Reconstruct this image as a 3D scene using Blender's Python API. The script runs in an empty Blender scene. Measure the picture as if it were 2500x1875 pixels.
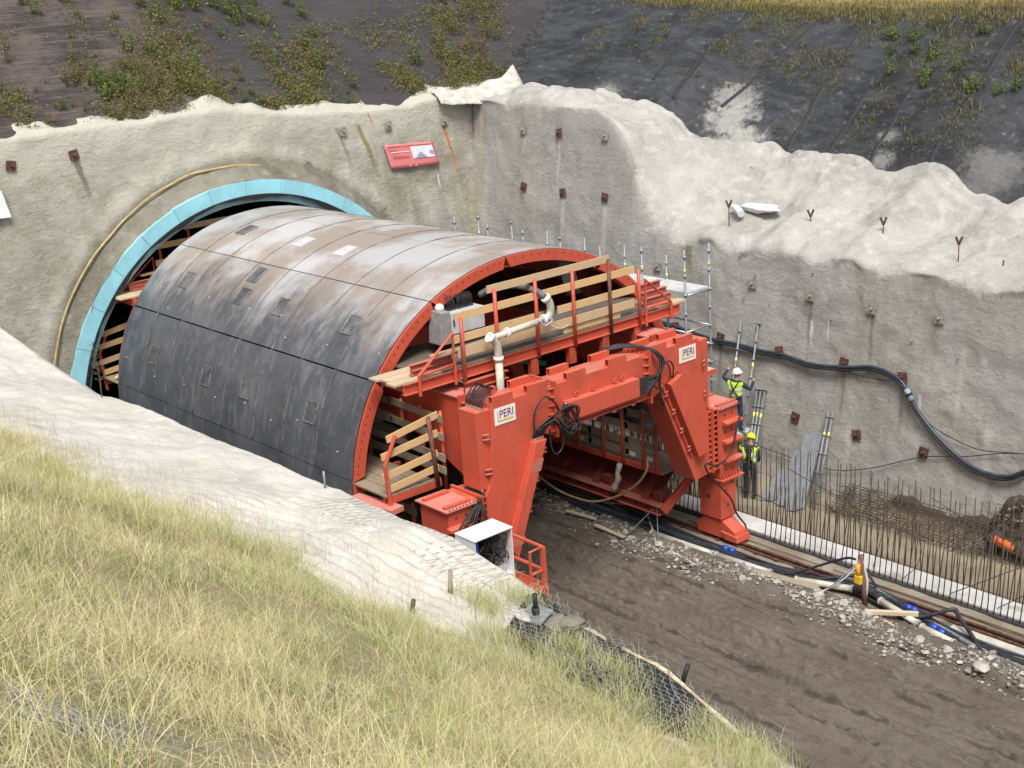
import bpy, bmesh, math, random
import numpy as np
from mathutils import Vector, Matrix
random.seed(7); RNG = np.random.default_rng(7)
R = math.radians
SC = bpy.context.scene
COL = SC.collection

# ------------------------------------------------------------------ camera
CAM_POS = Vector((-19.1297, -22.5989, 13.7312))
yaw, pitch, roll, fpx = 0.689785566, 0.299668086, -0.0680717988, 3247.32315
fw = Vector((math.sin(yaw)*math.cos(pitch), math.cos(yaw)*math.cos(pitch), -math.sin(pitch)))
rt = Vector((math.cos(yaw), -math.sin(yaw), 0)); up = rt.cross(fw)
r2 = math.cos(roll)*rt + math.sin(roll)*up; u2 = -math.sin(roll)*rt + math.cos(roll)*up
cd = bpy.data.cameras.new('camera'); cam = bpy.data.objects.new('camera', cd); COL.objects.link(cam)
cam.matrix_world = Matrix(((r2.x, u2.x, -fw.x, CAM_POS.x), (r2.y, u2.y, -fw.y, CAM_POS.y), (r2.z, u2.z, -fw.z, CAM_POS.z), (0, 0, 0, 1)))
cd.sensor_width = 36; cd.lens = fpx/2500*36; cd.clip_start = 0.1; cd.clip_end = 3000
SC.camera = cam

# ------------------------------------------------------------------ light (bright overcast day)
SUN_EL, SUN_AZ = R(60), R(216)          # azimuth clockwise from +Y: high, veiled sun behind the camera
wd = bpy.data.worlds.new('World'); SC.world = wd; wd.use_nodes = True
wn = wd.node_tree.nodes; wl = wd.node_tree.links; wn.clear()
sky = wn.new('ShaderNodeTexSky'); sky.sky_type = 'NISHITA'; sky.sun_disc = False
sky.sun_elevation = SUN_EL; sky.sun_rotation = SUN_AZ; sky.air_density = 1.0; sky.dust_density = 3.0; sky.ozone_density = 1.0
hs = wn.new('ShaderNodeHueSaturation'); hs.inputs['Saturation'].default_value = 0.28
bg = wn.new('ShaderNodeBackground'); bg.inputs['Strength'].default_value = 0.055
wo = wn.new('ShaderNodeOutputWorld')
wl.new(sky.outputs[0], hs.inputs['Color']); wl.new(hs.outputs[0], bg.inputs[0]); wl.new(bg.outputs[0], wo.inputs[0])
sd = bpy.data.lights.new('sun', 'SUN'); sd.energy = 1.5; sd.angle = R(24); sd.color = (1.0, 0.96, 0.9)
sun = bpy.data.objects.new('sun', sd); COL.objects.link(sun)
sdir = Vector((math.sin(SUN_AZ)*math.cos(SUN_EL), math.cos(SUN_AZ)*math.cos(SUN_EL), math.sin(SUN_EL)))
sun.rotation_euler = sdir.to_track_quat('Z', 'Y').to_euler(); sun.location = (0, -40, 60)
vs = SC.view_settings; vs.view_transform = 'Standard'; vs.look = 'None'; vs.gamma = 1; vs.use_curve_mapping = False
vs.exposure = 1.38

# ------------------------------------------------------------------ noise (numpy)
def vnoise(x, y, z=0.0, seed=0):
    x = np.asarray(x, float); y = np.asarray(y, float); z = np.zeros_like(x)+z
    xi = np.floor(x).astype(np.int64); yi = np.floor(y).astype(np.int64); zi = np.floor(z).astype(np.int64)
    fx, fy, fz = x-xi, y-yi, z-zi
    fx = fx*fx*(3-2*fx); fy = fy*fy*(3-2*fy); fz = fz*fz*(3-2*fz)
    def h(a, b, c):
        n = (a*374761393 + b*668265263 + c*2147483647 + seed*1274126177) & 0xFFFFFFFF
        n = ((n ^ (n >> 13))*1274126177) & 0xFFFFFFFF
        n = ((n ^ (n >> 16))*2246822519) & 0xFFFFFFFF
        return ((n ^ (n >> 15)) & 0xFFFF)/65535.0
    r = 0
    for dz in (0, 1):
        for dy in (0, 1):
            for dx in (0, 1):
                w = (fx if dx else 1-fx)*(fy if dy else 1-fy)*(fz if dz else 1-fz)
                r = r + w*h(xi+dx, yi+dy, zi+dz)
    return r*2-1
def fbm(x, y, z=0.0, oct=4, seed=0, gain=0.5):
    a, f, r = 1.0, 1.0, 0
    for k in range(oct):
        r = r + a*vnoise(np.asarray(x)*f, np.asarray(y)*f, np.asarray(z)*f, seed+k); a *= gain; f *= 2.03
    return r
def sstep(a, b, x):
    t = np.clip((np.asarray(x, float)-a)/(b-a), 0, 1); return t*t*(3-2*t)

# ------------------------------------------------------------------ mesh helpers
class MB:
    def __init__(s): s.v = []; s.f = []; s.sm = []
    def add(s, vs, fs, smooth=False):
        o = len(s.v); s.v += [tuple(p) for p in vs]
        for f in fs: s.f.append([i+o for i in f]); s.sm.append(smooth)
        return s
    def box(s, x0, x1, y0, y1, z0, z1):
        x0, x1 = min(x0, x1), max(x0, x1); y0, y1 = min(y0, y1), max(y0, y1); z0, z1 = min(z0, z1), max(z0, z1)
        return s.add([(x0,y0,z0),(x1,y0,z0),(x1,y1,z0),(x0,y1,z0),(x0,y0,z1),(x1,y0,z1),(x1,y1,z1),(x0,y1,z1)],
                     [(3,2,1,0),(4,5,6,7),(0,1,5,4),(1,2,6,5),(2,3,7,6),(3,0,4,7)])
    def obox(s, c, a, b, d):
        c, a, b, d = Vector(c), Vector(a), Vector(b), Vector(d)
        if a.cross(b).dot(d) < 0: d = -d
        P = [c-a-b-d, c+a-b-d, c+a+b-d, c-a+b-d, c-a-b+d, c+a-b+d, c+a+b+d, c-a+b+d]
        return s.add(P, [(3,2,1,0),(4,5,6,7),(0,1,5,4),(1,2,6,5),(2,3,7,6),(3,0,4,7)])
    def bar(s, p, q, w, h, upv=(0,0,1)):
        p, q = Vector(p), Vector(q); d = (q-p); l = d.length; d.normalize()
        u = Vector(upv); sd_ = d.cross(u)
        if sd_.length < 1e-4: sd_ = d.cross(Vector((0,1,0)))
        sd_.normalize(); u = sd_.cross(d).normalized()
        return s.obox((p+q)/2, d*l/2, sd_*w/2, u*h/2)
    def tube(s, pts, r, n=6, cap=True, smooth=True):
        pts = [Vector(p) for p in pts]; m = len(pts)
        rs = r if hasattr(r, '__len__') else [r]*m
        t0 = (pts[1]-pts[0]).normalized()
        u = t0.cross(Vector((0,0,1)));
        if u.length < 1e-3: u = t0.cross(Vector((1,0,0)))
        u.normalize(); vs_ = []; pt = t0
        for i, p in enumerate(pts):
            t = (pts[min(i+1, m-1)]-pts[max(i-1, 0)])
            if t.length < 1e-9: t = pt
            t.normalize(); u = (u - t*u.dot(t))
            if u.length < 1e-6: u = t.orthogonal()
            u.normalize(); w = t.cross(u); pt = t
            for k in range(n):
                a = 2*math.pi*k/n; vs_.append(p+(u*math.cos(a)+w*math.sin(a))*rs[i])
        fs = []
        for i in range(m-1):
            for k in range(n):
                fs.append((i*n+k, i*n+(k+1)%n, (i+1)*n+(k+1)%n, (i+1)*n+k))
        s.add(vs_, fs, smooth)
        if cap:
            o = len(s.v)-m*n
            s.f.append([o+k for k in range(n)][::-1]); s.sm.append(False)
            s.f.append([o+(m-1)*n+k for k in range(n)]); s.sm.append(False)
        return s
    def prism(s, poly, axis, a, b):
        n = len(poly)
        def P(p, t):
            return {'x': (t, p[0], p[1]), 'y': (p[0], t, p[1]), 'z': (p[0], p[1], t)}[axis]
        vs_ = [P(p, a) for p in poly]+[P(p, b) for p in poly]
        fs = [tuple(range(n)), tuple(range(2*n-1, n-1, -1))]+[(i, i+n, (i+1)%n+n, (i+1)%n) for i in range(n)]
        o = len(s.v); s.add(vs_, fs); s.fix = True
        return s
    def mesh(s, name, base=(0,0,0)):
        me = bpy.data.meshes.new(name)
        bx, by, bz = base
        me.from_pydata([(x-bx, y-by, z-bz) for x, y, z in s.v], [], s.f)
        me.polygons.foreach_set('use_smooth', s.sm)
        bm = bmesh.new(); bm.from_mesh(me); bmesh.ops.recalc_face_normals(bm, faces=bm.faces); bm.to_mesh(me); bm.free()
        me.update(); return me
BASE = {}
def tag(o, label=None, cat=None, group=None, kind=None):
    if label: o['label'] = label
    if cat: o['category'] = cat
    if group: o['group'] = group
    if kind: o['kind'] = kind
    return o
def thing(name, loc, label, cat, group=None):
    o = bpy.data.objects.new(name, None); COL.objects.link(o); o.location = loc; o.empty_display_size = .2
    BASE[o.name] = Vector(loc); return tag(o, label, cat, group)
def link(name, me, mat, parent=None, bevel=0):
    o = bpy.data.objects.new(name, me); COL.objects.link(o)
    if mat is not None:
        if isinstance(mat, (list, tuple)):
            for m in mat: me.materials.append(m)
        elif not me.materials: me.materials.append(mat)
    if parent is not None: o.parent = parent; BASE[o.name] = BASE[parent.name]
    else: BASE[o.name] = Vector((0,0,0))
    if bevel:
        b = o.modifiers.new('bevel', 'BEVEL'); b.width = bevel; b.segments = 2; b.limit_method = 'ANGLE'; b.angle_limit = R(40)
    return o
def obj(name, mb, mat, parent=None, bevel=0, label=None):
    base = BASE[parent.name] if parent is not None else (0,0,0)
    o = link(name, mb.mesh(name, base), mat, parent, bevel)
    if label: o['label'] = label
    return o
def dup(root, loc=None, rot=None, label=None, group=None):
    c = root.copy(); COL.objects.link(c); BASE[c.name] = BASE.get(root.name, Vector((0,0,0)))
    if loc is not None: c.location = loc
    if rot is not None: c.rotation_euler = rot
    if label: c['label'] = label
    if group: c['group'] = group
    for ch in list(root.children):
        k = ch.copy(); COL.objects.link(k); k.parent = c
        for g in list(ch.children):
            q = g.copy(); COL.objects.link(q); q.parent = k
    return c
def npmesh(name, V, F, smooth=True):
    V = np.asarray(V, np.float32); F = np.asarray(F, np.int32); k = F.shape[1]
    me = bpy.data.meshes.new(name); me.vertices.add(len(V)); me.vertices.foreach_set('co', V.ravel())
    me.loops.add(F.size); me.loops.foreach_set('vertex_index', F.ravel())
    me.polygons.add(len(F)); me.polygons.foreach_set('loop_start', np.arange(0, F.size, k, dtype=np.int32))
    me.polygons.foreach_set('use_smooth', np.full(len(F), smooth)); me.update(calc_edges=True); me.validate(); return me
def gridfaces(nr, nc, flip=False):
    i = np.arange((nr-1)*(nc-1)); r_ = i//(nc-1); c_ = i % (nc-1); a = r_*nc+c_
    F = np.stack([a, a+1, a+nc+1, a+nc], 1)
    return F[:, ::-1] if flip else F
def gnormals(P):
    dr = np.gradient(P, axis=0); dc = np.gradient(P, axis=1); n = np.cross(dc, dr)
    n /= (np.linalg.norm(n, axis=2, keepdims=True)+1e-9); return n
def spline(pts, per=6):
    pts = [Vector(p) for p in pts]; out = []
    for i in range(len(pts)-1):
        p0 = pts[max(i-1,0)]; p1 = pts[i]; p2 = pts[i+1]; p3 = pts[min(i+2,len(pts)-1)]
        for k in range(per):
            t = k/per; out.append(0.5*((2*p1)+(p2-p0)*t+(2*p0-5*p1+4*p2-p3)*t*t+(3*p1-p0-3*p2+p3)*t**3))
    out.append(pts[-1]); return out

# ------------------------------------------------------------------ materials
class MT:
    def __init__(s, name, rough=0.8, metal=0.0, spec=0.5):
        s.m = bpy.data.materials.new(name); s.m.use_nodes = True; s.t = s.m.node_tree; s.N = s.t.nodes; s.L = s.t.links
        s.b = s.N['Principled BSDF']; s.b.inputs['Roughness'].default_value = rough; s.b.inputs['Metallic'].default_value = metal
        s.b.inputs['Specular IOR Level'].default_value = spec
        s.tc = s.N.new('ShaderNodeTexCoord'); s.geo = s.N.new('ShaderNodeNewGeometry')
    def pos(s, sc=(1,1,1)):
        mp = s.N.new('ShaderNodeMapping'); mp.inputs['Scale'].default_value = sc; s.L.new(s.geo.outputs['Position'], mp.inputs[0]); return mp.outputs[0]
    def objc(s, sc=(1,1,1)):
        mp = s.N.new('ShaderNodeMapping'); mp.inputs['Scale'].default_value = sc; s.L.new(s.tc.outputs['Object'], mp.inputs[0]); return mp.outputs[0]
    def noise(s, scale, detail=5, rough=.55, vec=None, dist=0.0):
        n = s.N.new('ShaderNodeTexNoise'); n.inputs['Scale'].default_value = scale; n.inputs['Detail'].default_value = detail
        n.inputs['Roughness'].default_value = rough; n.inputs['Distortion'].default_value = dist
        s.L.new(vec if vec is not None else s.pos(), n.inputs['Vector']); return n.outputs[0]
    def ramp(s, fac, a, b):
        r = s.N.new('ShaderNodeMapRange'); r.inputs[1].default_value = a; r.inputs[2].default_value = b; r.clamp = True
        r.interpolation_type = 'SMOOTHSTEP'; s.L.new(fac, r.inputs[0]); return r.outputs[0]
    def math(s, op, a, b=None, c=None):
        m = s.N.new('ShaderNodeMath'); m.operation = op
        for i, q in enumerate((a, b, c)):
            if q is None: continue
            if isinstance(q, (int, float)): m.inputs[i].default_value = q
            else: s.L.new(q, m.inputs[i])
        return m.outputs[0]
    def mix(s, fac, a, b, mode='MIX'):
        m = s.N.new('ShaderNodeMix'); m.data_type = 'RGBA'; m.blend_type = mode
        for i, q in ((0, fac), (6, a), (7, b)):
            if isinstance(q, (int, float)): m.inputs[i].default_value = q
            elif isinstance(q, tuple): m.inputs[i].default_value = (*q[:3], 1)
            else: s.L.new(q, m.inputs[i])
        return m.outputs[2]
    def xyz(s):
        q = s.N.new('ShaderNodeSeparateXYZ'); s.L.new(s.geo.outputs['Position'], q.inputs[0]); return q.outputs
    def col(s, c):
        if isinstance(c, tuple): s.b.inputs['Base Color'].default_value = (*c, 1)
        else: s.L.new(c, s.b.inputs['Base Color'])
        return s
    def rgh(s, fac, a, b):
        r = s.N.new('ShaderNodeMapRange'); r.inputs[3].default_value = a; r.inputs[4].default_value = b; s.L.new(fac, r.inputs[0]); s.L.new(r.outputs[0], s.b.inputs['Roughness'])
    def bump(s, h, strength=.5, dist=.02):
        b = s.N.new('ShaderNodeBump'); b.inputs['Strength'].default_value = strength; b.inputs['Distance'].default_value = dist
        s.L.new(h, b.inputs['Height'])
        nl = s.b.inputs['Normal'].links
        if nl: s.L.new(nl[0].from_socket, b.inputs['Normal'])
        s.L.new(b.outputs[0], s.b.inputs['Normal'])
    def streak(s, base, x, axis, c0, k, z0, z1, w, colr, amt=.8):
        # a run-off stain: a band along a slanted line c = c0 + k*(z-z1), fading downwards from z1 to z0
        zz = x[2]; t = s.math('SUBTRACT', zz, z1); line = s.math('MULTIPLY_ADD', t, k, c0)
        d = s.math('ABSOLUTE', s.math('SUBTRACT', x[axis], line))
        d = s.math('ADD', d, s.math('MULTIPLY', s.math('SUBTRACT', s._sn, .5), w*1.5))
        m = s.ramp(d, w, w*.25); m = s.math('MULTIPLY', m, s.ramp(zz, z0, z0+(z1-z0)*.7)); m = s.math('MULTIPLY', m, s.ramp(zz, z1+.08, z1))
        return s.mix(s.math('MULTIPLY', m, amt), base, colr)

def shotcrete(name, dark, mid, light, stain, streaks=(), lift=None, over=None):
    s = MT(name, rough=.92, spec=.25)
    a = s.noise(.55, 6, .6); b = s.noise(2.3, 6, .65); c = s.noise(11, 5, .7); st = s.noise(1.1, 6, .6, s.pos((1.1, 1.1, .22)))
    h = s.noise(2.2, 6, .65, s.pos((.6, .6, 2.0)), 1.2)
    s._sn = s.noise(3.2, 4, .7)
    k = s.mix(s.ramp(a, .36, .64), dark, mid); k = s.mix(s.ramp(b, .45, .75), k, light)
    k = s.mix(s.math('MULTIPLY', s.ramp(st, .5, .72), .7), k, stain)
    k = s.mix(s.math('MULTIPLY', s.ramp(h, .50, .75), .28), k, dark)
    k = s.mix(s.math('MULTIPLY', s.ramp(c, .35, .75), .35), k, light)
    g_ = s.noise(46, 4, .75); k = s.mix(s.math('MULTIPLY', s.ramp(g_, .54, .70), .45), k, dark); sc1 = s.noise(1.6, 7, .75, s.pos((1, 1, 1.6)), 2.5); crk = s.ramp(s.math('ABSOLUTE', s.math('SUBTRACT', sc1, .5)), .012, .0)
    big = s.noise(.22, 5, .6); k = s.mix(s.math('MULTIPLY', s.ramp(big, .48, .66), .28), k, (mid[0]*1.06, mid[1]*.97, mid[2]*.84)); k = s.mix(s.math('MULTIPLY', s.ramp(big, .46, .34), .35), k, dark)
    x = s.xyz()
    if over:   # a later, paler coat laid over part of the wall
        d2, m2, l2, s2 = over
        k2 = s.mix(s.ramp(a, .36, .64), d2, m2); k2 = s.mix(s.ramp(b, .45, .75), k2, l2); k2 = s.mix(s.math('MULTIPLY', s.ramp(st, .52, .74), .6), k2, s2); k2 = s.mix(s.math('MULTIPLY', s.ramp(c, .35, .75), .35), k2, l2)
        at = s.N.new('ShaderNodeAttribute'); at.attribute_name = 'coat'
        q = s.math('ADD', at.outputs['Fac'], s.math('MULTIPLY', s.math('SUBTRACT', b, .5), .9)); q = s.math('ADD', q, s.math('MULTIPLY', s.math('SUBTRACT', c, .5), .5)); cm = s.ramp(q, .40, .62)
    if lift:   # brighter rim above a wandering height
        zz = s.math('ADD', x[2], s.math('MULTIPLY', s.math('SUBTRACT', b, .5), 1.0)); k = s.mix(s.math('MULTIPLY', s.ramp(zz, lift[0], lift[1]), .85), k, lift[2])
    for q in streaks: k = s.streak(k, x, *q)
    if over: k = s.mix(cm, k, k2)
    k = s.mix(s.math('MULTIPLY', s.math('MULTIPLY', crk, s.ramp(b, .45, .6)), .35), k, stain); s.bump(g_, .5, .02); s.bump(sc1, .5, .12)
    s.col(k)
    s.bump(s.noise(34, 5, .75), .65, .02); s.bump(c, .4, .035); s.bump(h, .4, .05); s.bump(b, .5, .09)
    return s.m
def paint(name, colr, rough=.42, dirt=(.11, .035, .022), amt=.35, dscale=1.6):
    s = MT(name, rough=rough, spec=.5)
    n = s.noise(dscale, 7, .65); f = s.noise(14, 5, .7); st = s.noise(6, 5, .6, s.pos((1, 1, .18)))
    k = s.mix(s.math('MULTIPLY', s.ramp(n, .5, .75), amt), colr, dirt)
    k = s.mix(s.math('MULTIPLY', s.ramp(st, .55, .75), amt*.6), k, tuple(min(1, c*1.25+.05) for c in colr))
    k = s.mix(s.math('MULTIPLY', s.ramp(f, .66, .74), .5), k, dirt)
    sp = s.noise(34, 3, .6); pat = s.noise(1.1, 4, .6)
    k = s.mix(s.math('MULTIPLY', s.math('MULTIPLY', s.ramp(sp, .62, .68), s.ramp(pat, .42, .6)), .65), k, (.52, .43, .38))   # grout splashes
    nz_ = s.N.new('ShaderNodeSeparateXYZ'); s.L.new(s.geo.outputs['True Normal'], nz_.inputs[0])
    k = s.mix(s.math('MULTIPLY', s.math('MULTIPLY', s.ramp(nz_.outputs[2], .8, .95), s.ramp(n, .35, .65)), .45), k, (.52, .29, .22))   # pale sheen of the sky painted on upward faces
    s.col(k); s.rgh(n, rough-.1, rough+.25); s.bump(s.noise(60, 2), .08, .01); s.bump(n, .06, .03); return s.m
def plain(name, c, rough=.6, metal=0., var=.2, scale=6, bump=.0):
    s = MT(name, rough=rough, metal=metal); n = s.noise(scale, 5, .6)
    s.col(s.mix(s.ramp(n, .3, .7), tuple(q*(1-var) for q in c), tuple(min(1, q*(1+var)) for q in c)))
    if bump: s.bump(s.noise(scale*6, 4), bump, .02)
    return s.m
def wood(name, a, b, dirt=.25):
    s = MT(name, rough=.7, spec=.3); oi = s.N.new('ShaderNodeObjectInfo')
    g = s.noise(7, 5, .6, s.objc((.6, 9, 9)), .4); d = s.noise(2.5, 5, .65)
    k = s.mix(s.ramp(g, .3, .75), a, b); k = s.mix(s.math('MULTIPLY', oi.outputs['Random'], .30), k, tuple(q*.78 for q in a)); k = s.mix(s.ramp(oi.outputs['Random'], .45, 1.0), k, s.mix(.45, k, (.40, .37, .31)))
    gp = s.noise(5, 6, .7); k = s.mix(s.math('MULTIPLY', s.ramp(d, .5, .75), dirt), k, (.16, .13, .1)); k = s.mix(s.math('MULTIPLY', s.ramp(gp, .56, .72), .45), k, (.40, .37, .33)); s.col(k); s.bump(g, .15, .01); return s.m

RED = paint('red_paint', (.55, .088, .048), .40, (.20, .05, .03), .5)
RED_PINK = paint('pinkish_red_paint', (.60, .19, .15), .55, (.30, .22, .20), .8, 2.2)  # paler pinkish red for flange tops and the flat bracket arm
RED_PALE = paint('faded_red_paint', (.48, .13, .095), .5, (.32, .2, .17), .6, 1.2)
RUST = plain('rusty_steel', (.105, .05, .034), .85, 0, .5, 8, .3)
RUST_TUBE = plain('rusty_tube', (.16, .065, .04), .75, 0, .4, 10, .2)
REBAR = plain('rebar_rust', (.075, .055, .042), .85, 0, .35, 12)
GALV = plain('galvanised_steel', (.42, .44, .46), .42, .7, .2, 9)
GALV_DULL = plain('dull_galvanised_steel', (.25, .265, .285), .5, .3, .12, 5)
DECK = plain('aluminium_deck', (.62, .63, .63), .5, .25, .12, 4)
WOOD = wood('yellow_formwork_board', (.70, .49, .25), (.60, .39, .18), .16)
WOOD_OLD = wood('dim_dusty_plank', (.34, .28, .20), (.23, .185, .13), .6)
WOOD_SHADED_DIRT = wood('shaded_grimy_plank', (.17, .145, .115), (.11, .095, .075), .7)  # dirty floor wood, darkened further to paint in the shade inside
PLYW = wood('pale_plywood', (.62, .48, .30), (.5, .38, .24), .35)
XPS = plain('blue_insulation_foam', (.30,.65,.76), .8, 0, .10, 2, .15)
XPS2 = plain('pale_insulation_edge', (.40, .68, .72), .8, 0, .1, 5)
BLACK = plain('black_rubber', (.018, .018, .02), .55, 0, .3, 10)
HOSE_D = plain('dusty_black_hose', (.032, .033, .036), .58, 0, .7, 14, .1)
HOSE_W = plain('slate_blue_hose', (.035, .045, .065), .4, 0, .3, 6)
GREYP = plain('grey_pipe_paint', (.43, .43, .39), .5, 0, .15, 5)
CREAM = plain('cream_pipe_paint', (.55, .52, .42), .5, 0, .15, 5)
WHITE = plain('white_enamel', (.78, .78, .77), .45, 0, .05, 3)
GREYM = plain('grey_machine_paint', (.52, .53, .54), .5, 0, .12, 4)
BLUE = plain('blue_plastic', (.02, .08, .45), .4, 0, .15, 6)
YELL = plain('yellow_paint', (.75, .48, .02), .45, 0, .15, 6)
ORNG = plain('orange_plastic', (.80, .17, .04), .45, 0, .15, 6)
GREEN = plain('green_paint', (.04, .22, .06), .5, 0, .2, 5)
STEELC = plain('connector_steel', (.65, .62, .55), .35, .6, .2, 9)
YHOSE = plain('yellow_hose_rubber', (.46,.34,.14), .55, 0, .2, 5)
CLOTH = plain('white_fleece', (.50,.48,.43), .95, 0, .2, 4, .5)
RED_SHADED = paint('shaded_inner_red', (.20, .032, .022), .6, (.06, .04, .035), .6)  # red darkened in the colour for the shade under the arch
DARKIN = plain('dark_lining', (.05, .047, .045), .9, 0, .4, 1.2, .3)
STONE = plain('pale_broken_concrete', (.40, .38, .34), .95, 0, .3, 7, .5)
STONE_D = plain('muddy_broken_concrete', (.22, .20, .17), .95, 0, .4, 5, .5)
# ================================================================== TERRAIN
_y = np.array([-5.4,-5.04,-4.34,-3.48,-2.6,-1.91,-.96,.02,.89,2.42,3.36,4.95,5.41,6.55,7.2,8.1,8.92,11.25,12.9])
_xt = np.array([12.2,12,12.1,12.3,12.5,12.5,12.5,12.6,12.5,12.5,12.5,12.3,12,11.9,11.7,11.5,11.2,10.8,10.5])
_zt = np.array([7.28,7.02,7.13,7.56,7.87,7.86,7.76,7.92,7.81,7.9,8.22,8.5,8.45,9.07,9.62,9.69,9.97,9.93,10.05])
def toeR(y): return np.interp(y, _y, _xt), np.interp(y, _y, _zt)
def crestR(y): return np.interp(y, [-3, 2, 5, 10, 13, 17, 21, 40], [11.8, 11.82, 11.95, 12.28, 12.46, 13.0, 13.5, 13.9])
def toeL(y):
    return (np.interp(y, [-14,-12,-10.5,-10,-9.2,-7,-2], [-8.7,-9.0,-9.7,-10.1,-10.6,-10.9,-11.4]),
            np.interp(y, [-14,-13,-12,-10,-8], [4.55,4.75,5.0,5.7,6.25]))
def toeP(x): return 13.25+0*x, np.interp(x, [-6,0,2,4.6,8,10.5], [10.45,10.42,10.1,9.9,9.95,10.0])
def smin(a, b, k=.8):
    h = np.clip(.5+.5*(b-a)/k, 0, 1); return b*(1-h)+a*h-k*h*(1-h)
def H(x, y):
    xt, zt = toeR(y); zc = crestR(y)
    s = (x-xt)/(18.5-xt); hr = zt-.05+(zc-zt+.05)*s-.34*np.clip(1-np.abs(s)/.13, 0, 1)
    hr = smin(hr, zc+.004*np.maximum(x-18.5, 0), .5); hr = np.where(x > 0, hr, -99)
    xl, zl = toeL(y); sl = np.interp(y, [-20,-12,-6], [.74,.68,.6])
    hl = smin(zl+sl*(xl-x)-.06, 12.15+0*x, .8); hl = np.where(x < 0, hl, -99)
    yp, zp = toeP(x); hp = smin(zp+.66*(y-yp)-.06, 14.7+0*x, .6)
    return hr, hl, hp
def Hs(x, y):
    hr, hl, hp = H(x, y); h = np.maximum(np.maximum(hr, hl), hp)
    return h + .07*fbm(x*.5, y*.5, oct=4, seed=3) + .02*fbm(x*3, y*3, oct=2, seed=9)
def axis(a, b, st, far):
    v = list(np.arange(a, b, st)); g = st; q = v[-1]
    while q < far: g *= 1.22; q += g; v.append(q)
    return np.array(v)

def cloth_mat(name, dark, light, dust, ribs, ribdir, dusty):
    s = MT(name, rough=.62, spec=.35); x = s.xyz()
    a = s.noise(.5, 6, .62); b = s.noise(4, 5, .65); row = s.noise(1.6, 5, .7, s.pos((.35, .35, 6) if ribdir == 'z' else (1, .35, 1)))
    k = s.mix(s.ramp(a, .35, .68), dark, light); k = s.mix(s.math('MULTIPLY', s.ramp(row, .46, .62), .75), k, light); row2 = s.noise(3.2, 5, .7, s.pos((.3, .3, 7) if ribdir == 'z' else (.9, .4, 1))); k = s.mix(s.math('MULTIPLY', s.ramp(row2, .52, .68), .5), k, tuple(q*1.7 for q in light)); k = s.mix(s.math('MULTIPLY', s.ramp(row2, .46, .34), .6), k, tuple(q*.6 for q in dark))
    k = s.mix(s.math('MULTIPLY', s.ramp(b, .58, .78), .4), k, dust)
    for (cx, cy, cz, rad, amt) in dusty:
        dx = s.math('SUBTRACT', x[0], cx); dy = s.math('SUBTRACT', x[1], cy); dz = s.math('SUBTRACT', x[2], cz)
        d = s.math('SQRT', s.math('ADD', s.math('ADD', s.math('MULTIPLY', dx, dx), s.math('MULTIPLY', dy, dy)), s.math('MULTIPLY', dz, dz)))
        d = s.math('ADD', d, s.math('MULTIPLY', s.math('SUBTRACT', b, .5), rad*1.6)); d = s.math('ADD', d, s.math('MULTIPLY', s.math('SUBTRACT', row, .5), rad*1.3))
        k = s.mix(s.math('MULTIPLY', s.ramp(d, rad, rad*.35), amt), k, dust)
    k = s.mix(s.math('MULTIPLY', s.ramp(s.noise(14, 4, .7, s.pos((.5, .5, 2.5))), .5, .72), .35), k, light)
    if ribdir == 'z': k = s.mix(s.math('MULTIPLY', s.ramp(s.math('ADD', x[0], s.math('MULTIPLY', a, 3.0)), 0.0, 4.5), .75), k, (.035,.037,.042))
    s.col(k)
    s.bump(row, 1.0, .10); s.bump(s.noise(9, 5, .65), .5, .05)
    return s.m
TARP_R = cloth_mat('black_weed_fabric', (.014,.015,.018), (.048,.050,.056), (.36,.355,.33), 5, 'x',
                   [(12.6,4.2,8.4,1.0,.9),(13.2,5.0,8.9,1.1,.8),(14.0,5.4,9.4,1.0,.6),(11.4,8.8,10.0,.7,.5),(12.9,-.6,8.1,.5,.5),(13.7,-.3,8.7,.4,.4),(12.9,-4.0,7.9,1.2,.3)])
TARP_P = cloth_mat('weathered_weed_fabric', (.035,.029,.029), (.118,.092,.085), (.22,.205,.18), 5, 'z',
                   [(-2.3,13.9,10.6,.8,.6),(-.8,13.6,10.5,.6,.6)])
s = MT('grass_soil', rough=.95, spec=.2); xs0_ = s.xyz(); n_ = s.noise(1.5, 6, .6); n2_ = s.noise(9, 5, .7)
k_ = s.mix(s.ramp(n_, .35, .65), (.36,.31,.18), (.29,.285,.14)); s.col(s.mix(s.math('MULTIPLY', s.ramp(n2_, .5, .7), .6), k_, (.19,.165,.10)))
k_ = s.b.inputs['Base Color'].links[0].from_socket; d0_ = s.math('SQRT', s.math('ADD', s.math('POWER', s.math('SUBTRACT', xs0_[0], -17.4), 2), s.math('POWER', s.math('SUBTRACT', xs0_[1], -17.35), 2))); n3_ = s.noise(26, 3, .6)
s.col(s.mix(s.ramp(s.math('ADD', d0_, s.math('MULTIPLY', n_, .8)), 1.0, .45), k_, s.mix(s.ramp(n3_, .42, .6), (.12,.105,.10), (.36,.34,.33)))); s.bump(n2_, .8, .05); s.bump(n3_, .9, .03); SOIL = s.m
s = MT('dry_meadow', rough=.95, spec=.2); n_ = s.noise(.25, 6, .6); n2_ = s.noise(5, 5, .7)
s.col(s.mix(s.ramp(n_, .35, .65), (.33,.25,.12), (.20,.17,.07))); s.bump(n2_, .6, .06); MEADOW = s.m

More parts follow.
